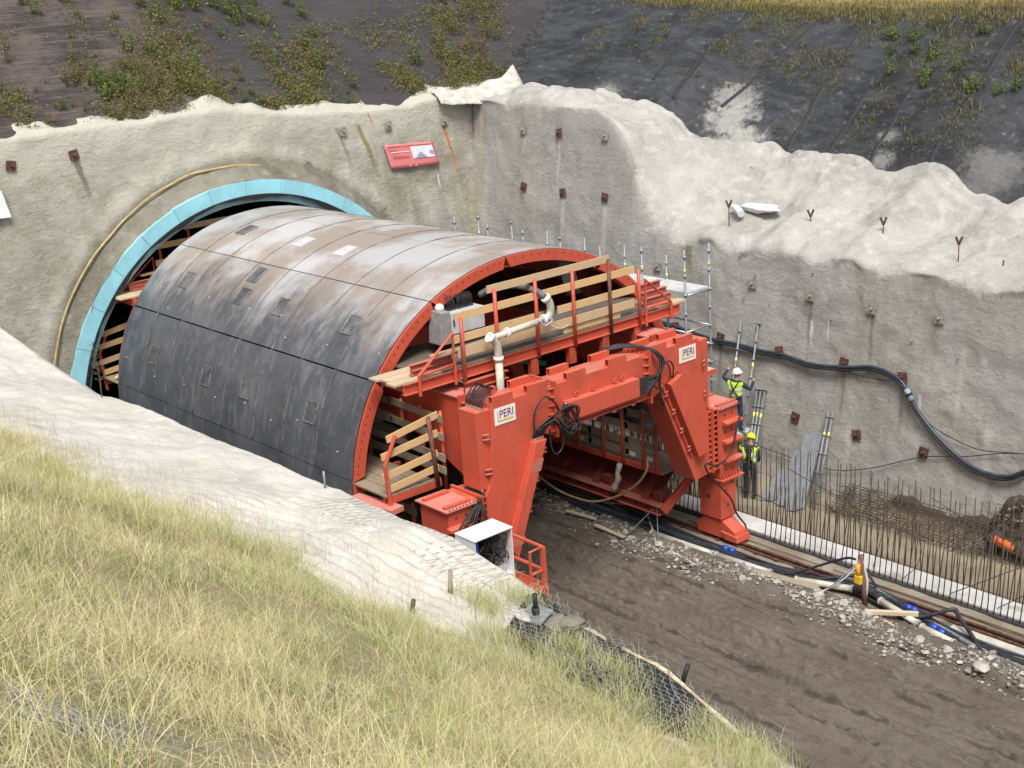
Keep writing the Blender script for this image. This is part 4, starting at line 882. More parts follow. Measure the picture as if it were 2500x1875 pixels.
# inner right-hand platform and the slotted foot beam seen through the portal
t = thing('inner_platform', (3.3, 1.5, 1.2), 'dark inner platform with grey boards seen through the right side of the portal', 'work platform')
for yy, zb, zt_ in ((3.0, 1.5, 3.2), (1.82, 1.6, 3.2), (2.5, 1.6, 3.2), (.90, 1.62, 3.2), (.20, 1.62, 3.2), (-.53, 1.6, 3.2), (-.98, 1.6, 2.9), (4.5, 1.6, 3.2), (6, 1.6, 3.2), (7.5, 1.6, 3.2)): obj('post', MB().tube([(3.18, yy, zb), (3.18, yy, zt_)], .042, 7), RED, t)
for zz_ in (3.0, 2.62, 2.25, 1.92):
    for (ya, yb) in ((-.9, .15), (.05, 1.5), (1.4, 4.2), (4.1, 8.0)): board(t, (3.24, ya, zz_+rnd.uniform(-.04, .04)), (3.24, yb, zz_+rnd.uniform(-.04, .04)), .19, .03, 'board', WOOD_OLD)
obj('rail_beam', MB().box(3.22, 3.30, -1.0, 8.0, 1.56, 1.70), RED, t)
for i in range(4): obj('floor_plank', MB().box(3.32+.3*i, 3.60+.3*i, -1.0, 8.0, 1.52, 1.56), WOOD_OLD, t)
for yy in (-.8, -.2, 1.7): obj('paper_label', MB().box(3.215, 3.222, yy, yy+.2, 1.86, 1.97), WHITE, t)
t = thing('foot_beam', (3.3, 1.5, .6), 'long slotted red beam low down along the right rail under the arch', 'beam')
obj('web', MB().box(3.18, 3.21, -1.05, 8, .52, .72), RED_SHADED, t); obj('flange', MB().box(3.12, 3.40, -1.05, 8, .721, .74), RED_PALE, t); obj('flange', MB().box(3.12, 3.40, -1.05, 8, .50, .519), RED, t)
for yy in [q*.42-.7 for q in range(16)]: obj('slot', MB().box(3.172, 3.178, yy, yy+.18, .59, .65), BLACK, t)
obj('flap', MB().prism([(3.41, .735), (3.45, .735), (4.28, 1.50), (4.24, 1.50)], 'y', -.7, 8), RED_SHADED, t); obj('end_plate', MB().bar((3.2, -1.12, .62), (4.0, -1.35, 1.35), .12, .22), RED, t, .01)
for yy in (-.4, 1.4, 3.2, 5): obj('strut', MB().bar((3.3, yy, .74), (4.1, yy+.1, 1.54), .22, .06), RED_SHADED, t); obj('base_block', MB().box(3.35, 3.75, yy-.5, yy-.2, .76, 1.0), RED_SHADED, t, .01)
mb = MB()
for yy in np.arange(-1.0, 3.6, .16): mb.box(4.2, 4.24, yy, yy+.05, 1.06, 1.16)
obj('light_slots', mb, WHITE, t)['kind'] = 'stuff'
t = thing('flexible_sleeve', (3.3, .5, 1.2), 'grey crumpled sleeve hanging under the inner platform', 'sleeve')
obj('sleeve', MB().tube([(3.05, .2, 1.62), (3.03, .22, 1.5), (3.0, .25, 1.38), (2.98, .2, 1.25), (3.0, .28, 1.12), (2.95, .32, 1.0), (2.92, .35, .86)], [.07, .075, .062, .085, .065, .09, .06], 8), GREYP, t)
# chain hoist, green brace, dark sheet, grey pump cabinet, concrete pipe
t = thing('chain_hoist', (1.0, 1.6, 3.2), 'small yellow hoist block under the red portal beam', 'hoist')
obj('body', MB().tube([(-.35, 1.9, 3.02), (.0, 1.6, 3.02)], .09, 10), YELL, t); obj('end_cap', MB().tube([(-.42, 1.96, 3.02), (-.35, 1.9, 3.02)], .07, 10), YELL, t)
obj('chain', MB().tube([(-.18, 1.75, 3.05), (-.2, 1.75, 4.6)], .018, 5), BLACK, t)
tag(obj('diagonal_brace', MB().bar((-.75, .8, 5.25), (.75, .2, 4.85), .11, .11), GREEN), 'green square brace tube under the upper walkway', 'brace')
t = thing('dark_sheet', (2.0, .1, 6.8), 'dark plastic sheet hanging behind the walkway railing on the right', 'sheet')
V = []; 
for i in range(9):
    for j in range(7): V.append((1.25+.06*i+.04*(j), .15+.05*math.sin(i*1.7), 7.35-.17*j))
obj('sheet', MB().add(V, [(i*7+j, i*7+j+1, (i+1)*7+j+1, (i+1)*7+j) for i in range(8) for j in range(6)], True), plain('dark_film', (.05,.06,.07), .3, 0, .3, 5), t).modifiers.new('solid', 'SOLIDIFY').thickness = .01
t = thing('pump_cabinet', (-1.9, .0, 5.9), 'light grey pump cabinet with valve plugs on top behind the walkway boards', 'machine')
obj('casing', MB().box(-2.35, -1.42, -.35, .15, 6.32, 6.80), GREYM, t, .015); obj('end_casing', MB().prism([(-2.66, 6.15), (-2.37, 6.15), (-2.37, 6.86), (-2.60, 6.86)], 'y', -.36, .1), plain('mid_grey_paint', (.27,.275,.285), .5), t, .01)
obj('beacon', MB().tube([(-2.45, -.1, 6.86), (-2.45, -.1, 6.95), (-2.45, -.1, 7.0)], [.10, .10, .05], 12), WHITE, t); obj('handle', MB().box(-2.30, -2.27, -.37, -.352, 6.5, 6.66), BLACK, t)
obj('base', MB().box(-2.35, -1.38, -.3, .3, 5.9, 6.2), BLACK, t)
for x0 in (-2.15, -1.88, -1.66):
    mb = MB().box(x0-.11, x0+.11, -.15, .1, 6.80, 6.84)
    for q in range(5): xx = x0-.09+.045*q; mb.tube([(xx, -.12, 6.83), (xx, -.12, 7.02), (xx+.02, .0, 7.1), (xx+.03, .2, 7.06)], .010, 5)
    obj('valve_block', mb, HOSE_D, t)
obj('tank', MB().tube([(-2.25, .15, 6.86), (-2.25, .15, 7.15)], .13, 12), BLUE, t)
t = thing('concrete_pipe', (-2, -1.4, 5), 'cream coloured concrete delivery pipe with elbows across the walkway railing', 'pipe')
yp_ = -1.42
obj('riser', MB().tube([(-1.98, yp_, 4.3), (-1.98, yp_, 5.90)], .085, 12), CREAM, t)
el = [(-1.98, yp_, 5.92), (-1.98, yp_, 6.08), (-2.02, yp_, 6.24), (-2.12, yp_, 6.36), (-2.2, yp_, 6.42)]
obj('elbow', MB().tube(spline(el, 5), .088, 12), GREYP, t)
obj('straight', MB().tube([(-2.14, yp_, 6.38), (-.62, yp_, 6.47)], .072, 12), CREAM, t)
obj('elbow', MB().tube(spline([(-.62, yp_, 6.47), (-.48, yp_, 6.52), (-.42, yp_, 6.66), (-.46, yp_, 6.84), (-.55, yp_+.03, 6.95)], 5), .085, 12), GREYP, t)
obj('hose_end', MB().tube(spline([(-.55, yp_+.03, 6.95), (-.62, yp_+.25, 7.08), (-.8, yp_+.6, 7.18), (-1.1, yp_+1.0, 7.16), (-1.25, yp_+1.4, 6.95)], 5), .075, 10), plain('dark_hose_grey', (.13,.13,.125), .7, 0, .3, 8), t)
for c_, d_ in (((-1.98, yp_, 5.90), (0, 0, 1)), ((-2.17, yp_, 6.40), (-.6, 0, .5)), ((-1.70, yp_, 6.41), (1, 0, .05)), ((-.64, yp_, 6.47), (1, 0, .1)), ((-.52, yp_+.02, 6.92), (-.5, .1, .6))):
    c_ = Vector(c_); d_ = Vector(d_).normalized(); obj('clamp', MB().tube([c_-d_*.04, c_+d_*.04], .112, 12), WHITE, t)
obj('lashing', MB().tube(spline([(-.85, -1.5, 6.52), (-.7, -1.53, 6.36), (-.45, -1.5, 6.44), (-.75, -1.5, 6.52), (-.3, -1.5, 6.2), (.05, -1.45, 6.2)], 4), .015, 5), GREYM, t)
tag(obj('hanging_cable', MB().tube([(-2.98, -1.45, 6.7), (-2.99, -1.46, 5.0), (-3.02, -1.6, 2.0), (-3.0, -1.6, .2)], .014, 6), BLACK), 'thin black cable hanging straight down beside the left gantry girder', 'cable')
# ================================================================== WALL FITTINGS
PALEPL = plain('sprayed_over_plate', (.30,.27,.23), .9, 0, .3, 9, .4)
def anchor_mesh(seed, m):
    r_ = random.Random(seed); a = R(r_.uniform(-14, 14)); mb = MB(); w = .13
    ca, sa = math.cos(a), math.sin(a)
    mb.obox((0, -.012, 0), (w*ca, 0, w*sa), (0, .012, 0), (-w*sa, 0, w*ca)); mb.tube([(0, -.02, 0), (0, -.10, .01)], [.045, .03], 8)
    me = mb.mesh('anchor_plate'); me.materials.append(m); return me
def put_anchor(parent, me, p, nrm):
    o = bpy.data.objects.new('anchor_plate', me); COL.objects.link(o); o.parent = parent
    q = Vector(nrm).to_track_quat('-Y', 'Z'); o.rotation_mode = 'QUATERNION'; o.rotation_quaternion = q; o.location = p
ams = [anchor_mesh(i, RUST) for i in range(4)]; pms = [anchor_mesh(9+i, PALEPL) for i in range(3)]
for i, (y, z) in enumerate(anch_dark): put_anchor(rightwall, ams[i % 4], surfR(y, z, .02), (-1, 0, .1))
for i, (y, z) in enumerate(anch_pale): put_anchor(rightwall, pms[i % 3], surfR(y, z, .02), (-1, 0, .1))
for i, (x, z) in enumerate([(-4.64,9.76),(-6.39,9.71),(5.81,9.30),(8.07,9.17),(9.9,9.15),(4.08,9.32)]): put_anchor(portal, (ams if i in (0,1,4) else pms)[i % 3], surfP(x, z, .02), (0, -1, 0))
mb = MB()
for (y, z) in ((.75,4.77),(.97,5.86),(-1.47,5.71),(.42,5.44),(-2.2,4.6),(-4.6,4.4),(-5.9,4.2),(2.0,5.0)):
    p = surfR(y, z); mb.tube([p, p+Vector((-.06, 0, -.02))], .022, 6)
o = obj('nail_stub', mb, GALV_DULL, rightwall); o['kind'] = 'stuff'
# information board on the headwall
PINK = plain('faded_red_board', (.68,.21,.21), .5, 0, .08, 2); PHOTO = None
t = thing('information_board', (6.5, 12.85, 8.3), 'faded red rectangular information board with a road picture on the headwall', 'sign')
P00, P10, P11, P01 = [surfP(x, z, .06) for x, z in ((5.66,7.92),(7.61,7.82),(7.44,8.59),(5.49,8.71))]
def bq(u_, v_, off): a = P00.lerp(P10, u_); b = P01.lerp(P11, u_); p = a.lerp(b, v_); return p+Vector((0, -off, 0))
def bpatch(u0, v0, u1, v1, off): return MB().add([bq(u0, v0, off), bq(u1, v0, off), bq(u1, v1, off), bq(u0, v1, off)], [(0, 1, 2, 3)])
N_ = 10; V = []
for i in range(N_+1):
    for j in range(7): V.append(bq(i/N_, j/6, .006*math.sin(i*1.3+j)*(1-j/6)))
o = obj('panel', MB().add(V, [(i*7+j, (i+1)*7+j, (i+1)*7+j+1, i*7+j+1) for i in range(N_) for j in range(6)], True), PINK, t); o.modifiers.new('solid', 'SOLIDIFY').thickness = -.02
o = obj('picture', bpatch(.50, .36, .955, .86, .016), plain('picture_sky', (.74,.76,.80), .5, 0, .05, 3), t)
LILAC = plain('picture_road', (.35,.36,.52), .5, 0, .2, 5)
a_ = [bq(.55, .37, .02), bq(.80, .37, .02), bq(.69, .62, .02), bq(.675, .62, .02)]; obj('picture_road', MB().add(a_, [(0, 1, 2, 3)]), LILAC, t)
obj('picture_trees', MB().add([bq(.86, .50, .02), bq(.95, .44, .02), bq(.95, .62, .02), bq(.88, .66, .02)], [(0, 1, 2, 3)]), LILAC, t)
DKRED = plain('dark_print', (.36,.06,.07), .5, 0, .1, 5)
mb = MB(); rr_ = random.Random(5); u_ = .05
while u_ < .92:
    w = rr_.uniform(.008, .02); a_ = bpatch(u_, .885, u_+w, .935, .02); mb.add(a_.v, a_.f); u_ += w+.008
for (v_, ua, ub) in ((.74, .08, .24), (.47, .1, .42), (.41, .1, .44)):
    u_ = ua
    while u_ < ub: w = rr_.uniform(.008, .03); a_ = bpatch(u_, v_, min(u_+w, ub), v_+.03, .02); mb.add(a_.v, a_.f); u_ += w+.008
obj('print_lines', mb, DKRED, t); obj('white_rule', bpatch(.09, .66, .46, .69, .02), WHITE, t)
mb = MB(); [mb.add(bpatch(a, .06, a+.025, .1, .02).v, [(0,1,2,3)]) for a in (.38, .5)]; obj('white_marks', mb, WHITE, t)
for (u_, v_) in ((.02, .97), (.98, .95), (.03, .04)): p = bq(u_, v_, .0); obj('fixing', MB().tube([p+Vector((0, .12, 0)), p+Vector((0, -.03, 0))], .015, 6), RUST, t)
t = thing('white_board', (-6.95, 12.9, 8.7), 'white board partly in view at the left edge of the headwall', 'sign')
a_ = [surfP(-7.9, 8.45, .07), surfP(-6.68, 8.40, .07), surfP(-6.80, 9.12, .07), surfP(-8.0, 9.2, .07)]; o = obj('panel', MB().add(a_, [(0, 1, 2, 3)]), WHITE, t); o.modifiers.new('solid', 'SOLIDIFY').thickness = .02
mb = MB()
for q in range(8): p = surfP(-6.66-.015*q+.01, 8.42+.09*q, .075); mb.tube([p, p+Vector((.06, .05, .02))], .006, 4)
obj('lacing', mb, BLACK, t)
# big hose along the right wall
hz = [(6.0,3.9),(3.4,3.62),(1.70,3.47),(.79,3.46),(0,3.43),(-.76,3.43),(-1.75,3.34),(-2.79,3.44),(-3.56,3.58),(-4.12,3.53),(-4.51,3.39),(-4.81,3.05),(-5.06,2.73),(-5.52,2.32),(-6.08,1.93),(-6.61,1.69),(-7.15,1.62),(-7.57,1.69),(-7.96,1.92),(-9,2.6),(-11,3)]
t = thing('wall_hose', (8.3, 0, 3.4), 'thick dark blue hose hanging in a long wave along the right wall', 'hose')
pts = spline([surfR(y, z, .09) for y, z in hz], 6); obj('hose_line', MB().tube(pts, .048, 8), HOSE_W, t); obj('hose_line', MB().tube([p+Vector((-.03, 0, -.075)) for p in pts], .032, 7), BLACK, t)
obj('coupling', MB().tube([surfR(-4.68, 3.24, .10), surfR(-4.86, 2.98, .10)], .075, 10), plain('pale_blue_coupling', (.25,.33,.42), .4), t); obj('coupling_band', MB().tube([surfR(-4.745, 3.14, .10), surfR(-4.79, 3.08, .10)], .09, 10), BLACK, t)
for nm, lab, pth in (('thin_wire', 'thin slack wire between two anchor plates under the wall hose', [(-2.75,3.35),(-3.21,3.29),(-3.88,3.31),(-4.30,3.39)]),
                     ('thin_cable', 'thin grey cable drooping beside the descending wall hose', [(-4.96,2.72),(-5.52,2.42),(-6.25,2.21),(-6.85,2.14),(-7.83,2.29),(-10,2.5)]),
                     ('thin_rope', 'thin rope line running low across the right wall above the starter bars', [(1.2,.9),(-1.0,.72),(-2.64,.68),(-3.87,1.02),(-4.70,1.39),(-5.40,1.67),(-6.39,1.89),(-7.83,2.29),(-10,2.4)])):
    tag(obj(nm, MB().tube(spline([surfR(y, z, .07) for y, z in pth], 5), .013, 5), HOSE_D), lab, 'wire')
# Y-shaped markers on the bench
def bench(x, y):
    T_ = float(topR(np.array([y]))[0]); xt_, zt_ = toeR(y); u_ = (x-(8.0+.14*T_))/(xt_-(8.0+.14*T_)); r_ = np.interp(u_, [0,.04,.12,.45,.75,1], [0,.10,.20,.34,.66,1]); return T_+(zt_-T_)*r_
labs = ['rusty Y-shaped marker beside the white sack on the bench', 'rusty Y-shaped marker on the bench, second from the left', 'rusty Y-shaped marker on the bench, third from the left', 'rusty Y-shaped marker at the right end of the row on the bench']
for (x, y), lb in zip(((9.75,2.2),(9.95,-.5),(9.95,-2.8),(9.75,-5.1)), labs):
    z = bench(x, y)-.1; t = thing('marker_post', (x, y, z), lb, 'marker'); obj('stake', MB().tube([(x, y, z-.1), (x, y, z+.50)], .015, 6), RUST, t)
    for sg in (-1, 1): obj('arm', MB().bar((x, y, z+.47), (x+.065*sg, y-.05*sg, z+.67), .03, .055), RUST, t)
tag(obj('stub_stake', MB().tube([(9.7, -6.3, bench(9.7, -6.3)-.1), (9.71, -6.32, bench(9.7, -6.3)+.22)], .02, 6), RUST), 'short bare stake stub right of the Y-shaped markers on the bench', 'stake')
# white sack and crumpled fleece
t = thing('fleece_sack', (10.5, 2.2, bench(10.4, 2.2)), 'crumpled white fleece sack lying on the bench by the first marker', 'sack')
zb = bench(10.4, 2.2)
def lump(mb, c, sx, sy, sz, yaw_, seed, n1=18, n2=10):
    V = [];
    for i in range(n2+1):
        for j in range(n1):
            a = math.pi*i/n2; b = 2*math.pi*j/n1; d = Vector((math.sin(a)*math.cos(b), math.sin(a)*math.sin(b), math.cos(a)))
            f = 1+.30*float(fbm(np.array(d.x*2.2), np.array(d.y*2.2), d.z*2.2, oct=3, seed=seed)); x, y, z = d.x*sx*f, d.y*sy*f, d.z*sz*f
            V.append((c[0]+x*math.cos(yaw_)-y*math.sin(yaw_), c[1]+x*math.sin(yaw_)+y*math.cos(yaw_), c[2]+z))
    F = [(i*n1+j, i*n1+(j+1) % n1, (i+1)*n1+(j+1) % n1, (i+1)*n1+j) for i in range(n2) for j in range(n1)]
    mb.add(V, F, True); return mb
WHITEC = plain('white_sackcloth', (.74,.74,.73), .9, 0, .08, 5, .3)
obj('bag', lump(MB(), (10.55, 1.75, zb+.12), .24, .62, .13, .1, 3), WHITEC, t); obj('roll', MB().tube(spline([(10.5, 2.75, zb+.08), (10.25, 2.35, zb+.12), (10.05, 2.0, zb+.02)], 4), [.06,.07,.08,.09,.1,.1,.1,.1,.11], 8), WHITEC, t)
t = thing('loose_fleece', (10.4, 12.9, 10.0), 'peaked flap of pale fleece sticking up at the top corner of the headwall', 'cloth')
V = []; ni, nj = 48, 14
for i in range(ni):
    for j in range(nj):
        a = i/(ni-1); b = j/(nj-1); x = 7.9+3.9*a; yb = 13.35-.55*a; pk = .72*(max(0, 1-(10.95-x)/1.9)**1.9 if x < 10.95 else max(0, 1-(x-10.95)/.75)**1.0)+.05*math.sin(x*7)
        zb_ = 10.12-.32*a; hgt = pk*(1-b)**1.15
        ruf = .05*math.sin(x*11+b*5)*b*(1-b)*4+.04*float(fbm(np.array(x*3.), np.array(b*4.), oct=3, seed=12))
        V.append((x+.30*hgt-.35*b*a, yb-1.0*b*(.55+.45*a)+ruf, zb_+hgt+.10*(1-b)-.36*b*b-.02+ruf*.7))
o = obj('flap', MB().add(V, [(i*nj+j, (i+1)*nj+j, (i+1)*nj+j+1, i*nj+j+1) for i in range(ni-1) for j in range(nj-1)], True), CLOTH, t); o.modifiers.new('solid', 'SOLIDIFY').thickness = .02
# seams of the black fabric: overlapped strips running up the slope
def hs1(x, y): return float(Hs(np.array([[x]]), np.array([[y]]))[0, 0])
mb = MB(); sm_ = plain('fabric_seam', (.02,.02,.024), .7)
t = thing('fabric_seams', (15, 2, 9), 'dark overlap seams running up the black fabric slope', 'seams')
for (xa, ya, xb, yb) in [(12.9,8.0,18.2,9.8),(12.6,6.9,18,8.2),(12.3,10.2,18,12.5),(12.7,2.6,18.2,3.4),(12.7,1.2,18.2,1.6),(12.8,-.3,18.3,.4),(12.8,-2.2,18.2,-1.8),(13.4,5.6,18.2,5.2)]:
    n_ = 26; pts = []
    for q in range(n_+1): x = xa+(xb-xa)*q/n_; y = ya+(yb-ya)*q/n_+.02*math.sin(q*.7+xa); pts.append((x, y, hs1(x, y)+.006))
    V = []
    for i, p in enumerate(pts):
        d = Vector(pts[min(i+1, n_)])-Vector(pts[max(i-1, 0)]); nx = Vector((-d.y, d.x, 0)).normalized()*.09
        for k_, (f_, hh) in enumerate(((-1, -.02), (-.3, .022), (.3, .02), (1, -.02))): q = Vector(p)+nx*f_; V.append((q.x, q.y, q.z+hh))
    obj('fabric_fold', MB().add(V, [(i*4+j, i*4+j+1, i*4+j+5, i*4+j+4) for i in range(n_) for j in range(3)], True), sm_, t)

# ================================================================== SCAFFOLD
t = thing('scaffold_tower', (6.1, 4, 0), 'grey tube scaffold with white decks between formwork and right wall', 'scaffold')
yb_ = [.2, 1.72, 3.3, 4.9, 6.5, 8.1, 9.7]; hts = [(6.68, 6.70), (6.6, 6.2), (6.45, 6.3), (6.5, 6.35), (6.58, 6.4), (6.6, 6.5), (6.68, 6.56)]
ros = None
for y, hh in zip(yb_, hts):
    for x, h in zip((5.66, 6.60), hh):
        o = obj('standard', MB().tube([(x, y, 0), (x, y, h)], .030, 8), GALV_DULL, t)
        mb = MB()
        for q in range(1, int(h/.5)+1): mb.tube([(x, y, q*.5-.012), (x, y, q*.5+.012)], .075, 8)
        k_ = obj('rosette', mb, GALV, t); k_.parent = o; k_['kind'] = 'stuff'
        mb = MB().tube([(x, y, h-.60), (x, y, h-.50)], .034, 8)
        k_ = obj('sticker', mb, plain('yellow_sticker', (.62,.60,.16), .5) if 'yellow_sticker' not in bpy.data.materials else bpy.data.materials['yellow_sticker'], t); k_.parent = o
for z in (1.0, 2.0, 3.5, 4.0, 4.5):
    for y in yb_: obj('ledger', MB().tube([(5.66, y, z), (6.60, y, z)], .024, 6), GALV, t)
    for x in (5.66, 6.60):
        for i in range(len(yb_)-1):
            obj('ledger', MB().tube([(x, yb_[i], z), (x, yb_[i+1], z)], .024, 6), GALV, t)
for i in range(len(yb_)-1):
    for z, rows in ((5.5, 3), (3.5, 3), (1.5, 3)):
        if z == 5.5 and i > 2: continue
        for q in range(rows): obj('deck_plank', MB().box(5.70+.295*q, 5.985+.295*q, yb_[i]+.03, yb_[i+1]-.03, z, z+.05), DECK, t)
        for yy in (yb_[i], yb_[i+1]): obj('transom', MB().tube([(5.66, yy, z-.03), (6.60, yy, z-.03)], .026, 6), GALV, t)
obj('foot_deck', MB().box(6.75, 7.85, -.2, .45, 1.28, 1.32), DECK, t); obj('bracket', MB().bar((6.6, .2, 1.25), (7.85, .2, 1.25), .05, .06), GALV, t); obj('bracket', MB().bar((6.6, .2, .6), (7.5, .2, 1.22), .04, .04), GALV, t)
# loose scaffold standards leaning on the wall
STK = bpy.data.materials['yellow_sticker']
def lean(name, label, specs, grp=None):
    for i, (y0, x0_, y1, z1) in enumerate(specs):
        a = Vector((x0_, y0, .0)); b = surfR(y1, z1, .06); tt = thing('scaffold_standard', a, label[i] if isinstance(label, list) else label, 'scaffold pole', grp)
        obj('tube', MB().tube([a, b], .028, 8), GALV_DULL, tt); d = (b-a).normalized(); l = (b-a).length; mb = MB()
        q = .45
        while q < l: mb.tube([a+d*(q-.012), a+d*(q+.012)], .075, 8); q += .5
        obj('rosette', mb, GALV_DULL, tt)['kind'] = 'stuff'; p = a+d*(l*.72); obj('sticker', MB().tube([p, p+d*.14], .034, 8), STK, tt)
lean('s', ['long scaffold pole leaning on the wall left of the white helmet worker', 'long scaffold pole held at the right hand of the white helmet worker'], [(.66, 7.46, .76, 4.13), (-.35, 6.9, .14, 4.14)])
lean('s', 'scaffold pole in the bundle leaning on the wall right of the white helmet worker', [(-.85, 6.6, -.01, 2.36), (-.92, 6.6, -.14, 2.38), (-1.0, 6.6, -.28, 2.36)], 'bundle of scaffold poles leaning on the wall')
lean('s', 'scaffold pole leaning beside the stack of grey panels', [(-2.82, 6.9, -2.38, 2.22), (-2.95, 6.9, -2.52, 2.25)], 'pair of scaffold poles beside the panels')
# stacks of steel deck panels leaning on the wall
def panel_stack(specs, label, n_, w, gx):
    for k_ in range(n_):
        y0, z0, y1, z1, x0 = specs; a = Vector((x0+.075*k_, y0-.02*k_, z0)); b = surfR(y1-.02*k_, z1+.01*((k_*7) % 3), .04+.07*(n_-1-k_))
        tt = thing('scaffold_deck', a, label, 'deck panel', gx); d = (b-a); L_ = d.length; d.normalize(); sidev = Vector((0, 1, 0)); sidev = (sidev-d*sidev.dot(d)).normalized(); nv = d.cross(sidev)
        obj('sheet', MB().obox((a+b)/2, d*L_/2, sidev*w/2, nv*.006), GALV_DULL, tt)
        for sg in (-1, 1): obj('edge', MB().obox((a+b)/2+sidev*(w/2*sg)+nv*(-.025), d*L_/2, sidev*.012, nv*.03), GALV_DULL, tt)
        obj('rib', MB().obox((a+b)/2+nv*(-.012), d*L_/2, sidev*.02, nv*.012), GALV_DULL, tt)
panel_stack((-2.52, 0, -2.02, 1.55, 6.40), 'long grey steel panel in the tall stack leaning on the wall behind the bars', 5, .25, 'tall stack of steel panels')
panel_stack((-2.16, 0, -1.62, .95, 6.5), 'grey steel panel in the short stack beside the tall panels', 2, .28, 'short stack of steel panels')
panel_stack((-1.62, 0, -1.25, .35, 6.55), 'small ribbed grey panel lying low behind the starter bars', 3, .30, 'low stack of small panels')

# ================================================================== KERB WITH STARTER BARS
s = MT('white_kerb', rough=.85, spec=.3); a = s.noise(.8, 5, .6); b = s.noise(6, 5, .7); st = s.noise(1.2, 5, .6, s.pos((1, .5, 1)))
k = s.mix(s.ramp(a, .35, .65), (.62,.62,.62), (.48,.47,.45)); k = s.mix(s.math('MULTIPLY', s.ramp(st, .56, .68), .8), k, (.33,.28,.22)); s.col(s.mix(s.math('MULTIPLY', s.ramp(b, .6, .75), .3), k, (.4,.37,.33))); s.bump(b, .3, .01); KERB = s.m
kerb = thing('concrete_kerb', (5.0, 0, 0), 'whitish concrete kerb strip along the right side with rows of rusty starter bars', 'kerb')
ks = list(np.arange(-13.2, 11.5, 2.4))
ks = list(np.arange(-27.6, 11.5, 2.4))
for y in ks: obj('kerb_section', MB().box(4.72, 5.38, y, y+2.39, -.12, .08), KERB, kerb)
obj('edge_strip', MB().box(4.62, 4.70, -27, 11.5, -.1, .03), plain('kerb_shadow_strip', (.05,.052,.055), .7, 0, .3, 5), kerb)  # dark strip standing in for the shadow line below the kerb
bars = []
for v_ in range(6):
    r_ = random.Random(v_); h = (1.6, 2.12, 1.45, 2.2, 1.75, 2.0)[v_]; mb = MB().tube([(0, 0, -.1), (r_.uniform(-.015, .015), r_.uniform(-.015, .015), h*.5), (r_.uniform(-.03, .03), r_.uniform(-.03, .03), h)], .013, 5)
    me = mb.mesh('rebar'); me.materials.append(REBAR); bars.append(me)
cnt = 0
def putbar(x, y, me, tilt):
    global cnt
    o = bpy.data.objects.new('rebar', me); COL.objects.link(o); o.parent = kerb; o.location = (x-5.0, y, 0); o.rotation_euler = tilt; cnt += 1
y = -11.4
while y < 6:
    if not (-3.0 < y < -1.6): putbar(4.66+random.uniform(-.02, .02), y, bars[random.choice((0, 2, 4))], (R(random.gauss(1.5, 1.2)), R(random.uniform(3, 8)), 0))
    y += .15
y = -11.4
while y < 3.4:
    putbar(5.45+random.uniform(-.03, .03), y, bars[random.choice((1, 3, 5))], (R(random.gauss(.5, 1.2)), R(random.gauss(0, 1.2)), 0)); y += .15
PBAR = plain('limewashed_bar', (.55,.54,.51), .8, 0, .15, 8)
# horizontal tie bars and bracing rods
for x, z, ya, yb in ((5.43, .10, -11.5, 3), (4.70, .05, -11.5, 3)): obj('tie_bar', MB().tube([(x, ya, z), (x, (ya+yb)/2, z-.02), (x, yb, z)], .009, 5), REBAR, kerb)
for q in [((4.75, -8.2, .12), (5.5, -9.6, 1.0)), ((4.8, -6.2, .12), (5.9, -6.0, 1.7)), ((5.5, -3.2, 1.6), (6.2, -5.4, .6)), ((5.5, -7.2, 1.9), (6.3, -9.5, .5)), ((4.8, -9.3, .12), (6.0, -10.6, 1.1)), ((5.2, -4.6, 1.4), (6.4, -6.5, .3)), ((5.3, -1.2, .9), (6.1, -2.6, .2))]: obj('brace_rod', MB().tube(q, .011, 5), REBAR, kerb)
obj('bent_rod', MB().tube(spline([(4.75, -7.0, .1), (4.9, -7.25, .42), (5.2, -7.2, .75), (5.4, -7.0, .8)], 6), .010, 5), REBAR, kerb)
# reinforcement mesh and debris piled against the wall
t = thing('reinforcement_mat', (6.9, -6, .4), 'tangled dark reinforcement mesh lying against the foot of the right wall', 'steel mesh')
for i in range(46): 
    y = -3.4-.135*i; obj('bar', MB().tube([(6.9+.1*math.sin(i), y, .08), (7.3, y+.02, .22+.05*math.sin(i*.7)), (7.85, y, .56+.08*math.sin(i*1.3))], .010, 4), REBAR, t)
for i in range(12): x = 6.9+.085*i; obj('bar', MB().tube([(x, -3.3, .10+.42*((x-6.9)/.95)), (x+.03, -6, .14+.42*((x-6.9)/.95)), (x, -9.7, .10+.42*((x-6.9)/.95))], .010, 4), REBAR, t)
mb = MB(); rr_ = random.Random(8)
for i in range(260):
    y = rr_.uniform(-10.5, -3.2); x = rr_.uniform(7.0, 7.9); z = .05+.5*max(0, (x-7.2))+(1.2*math.exp(-((y+8.9)/1.0)**2) if x > 7.3 else 0); a = Vector((x, y, z)); d = Vector((rr_.gauss(0, 1), rr_.gauss(0, 1), rr_.gauss(0, .6))).normalized()*rr_.uniform(.1, .3)
    mb.tube([a-d, a+Vector((rr_.uniform(-.04, .04), 0, .05)), a+d], .009, 4)
o = obj('twigs', mb, REBAR, t); o['kind'] = 'stuff'
t = thing('debris_heap', (7.4, -8.6, .4), 'dark heap of wire, scraps and pale lumps at the right edge below the hose', 'heap')
obj('mound', lump(MB(), (7.75, -8.75, .5), .8, 1.25, .75, 0, 21, 40, 22), plain('dark_scrap', (.07,.058,.042), .95, 0, .5, 9, .8), t)
obj('orange_pipe', MB().tube([(7.05, -7.95, .55), (6.95, -8.5, .5), (6.9, -9.4, .45)], .11, 12), ORNG, t)
mb = MB()
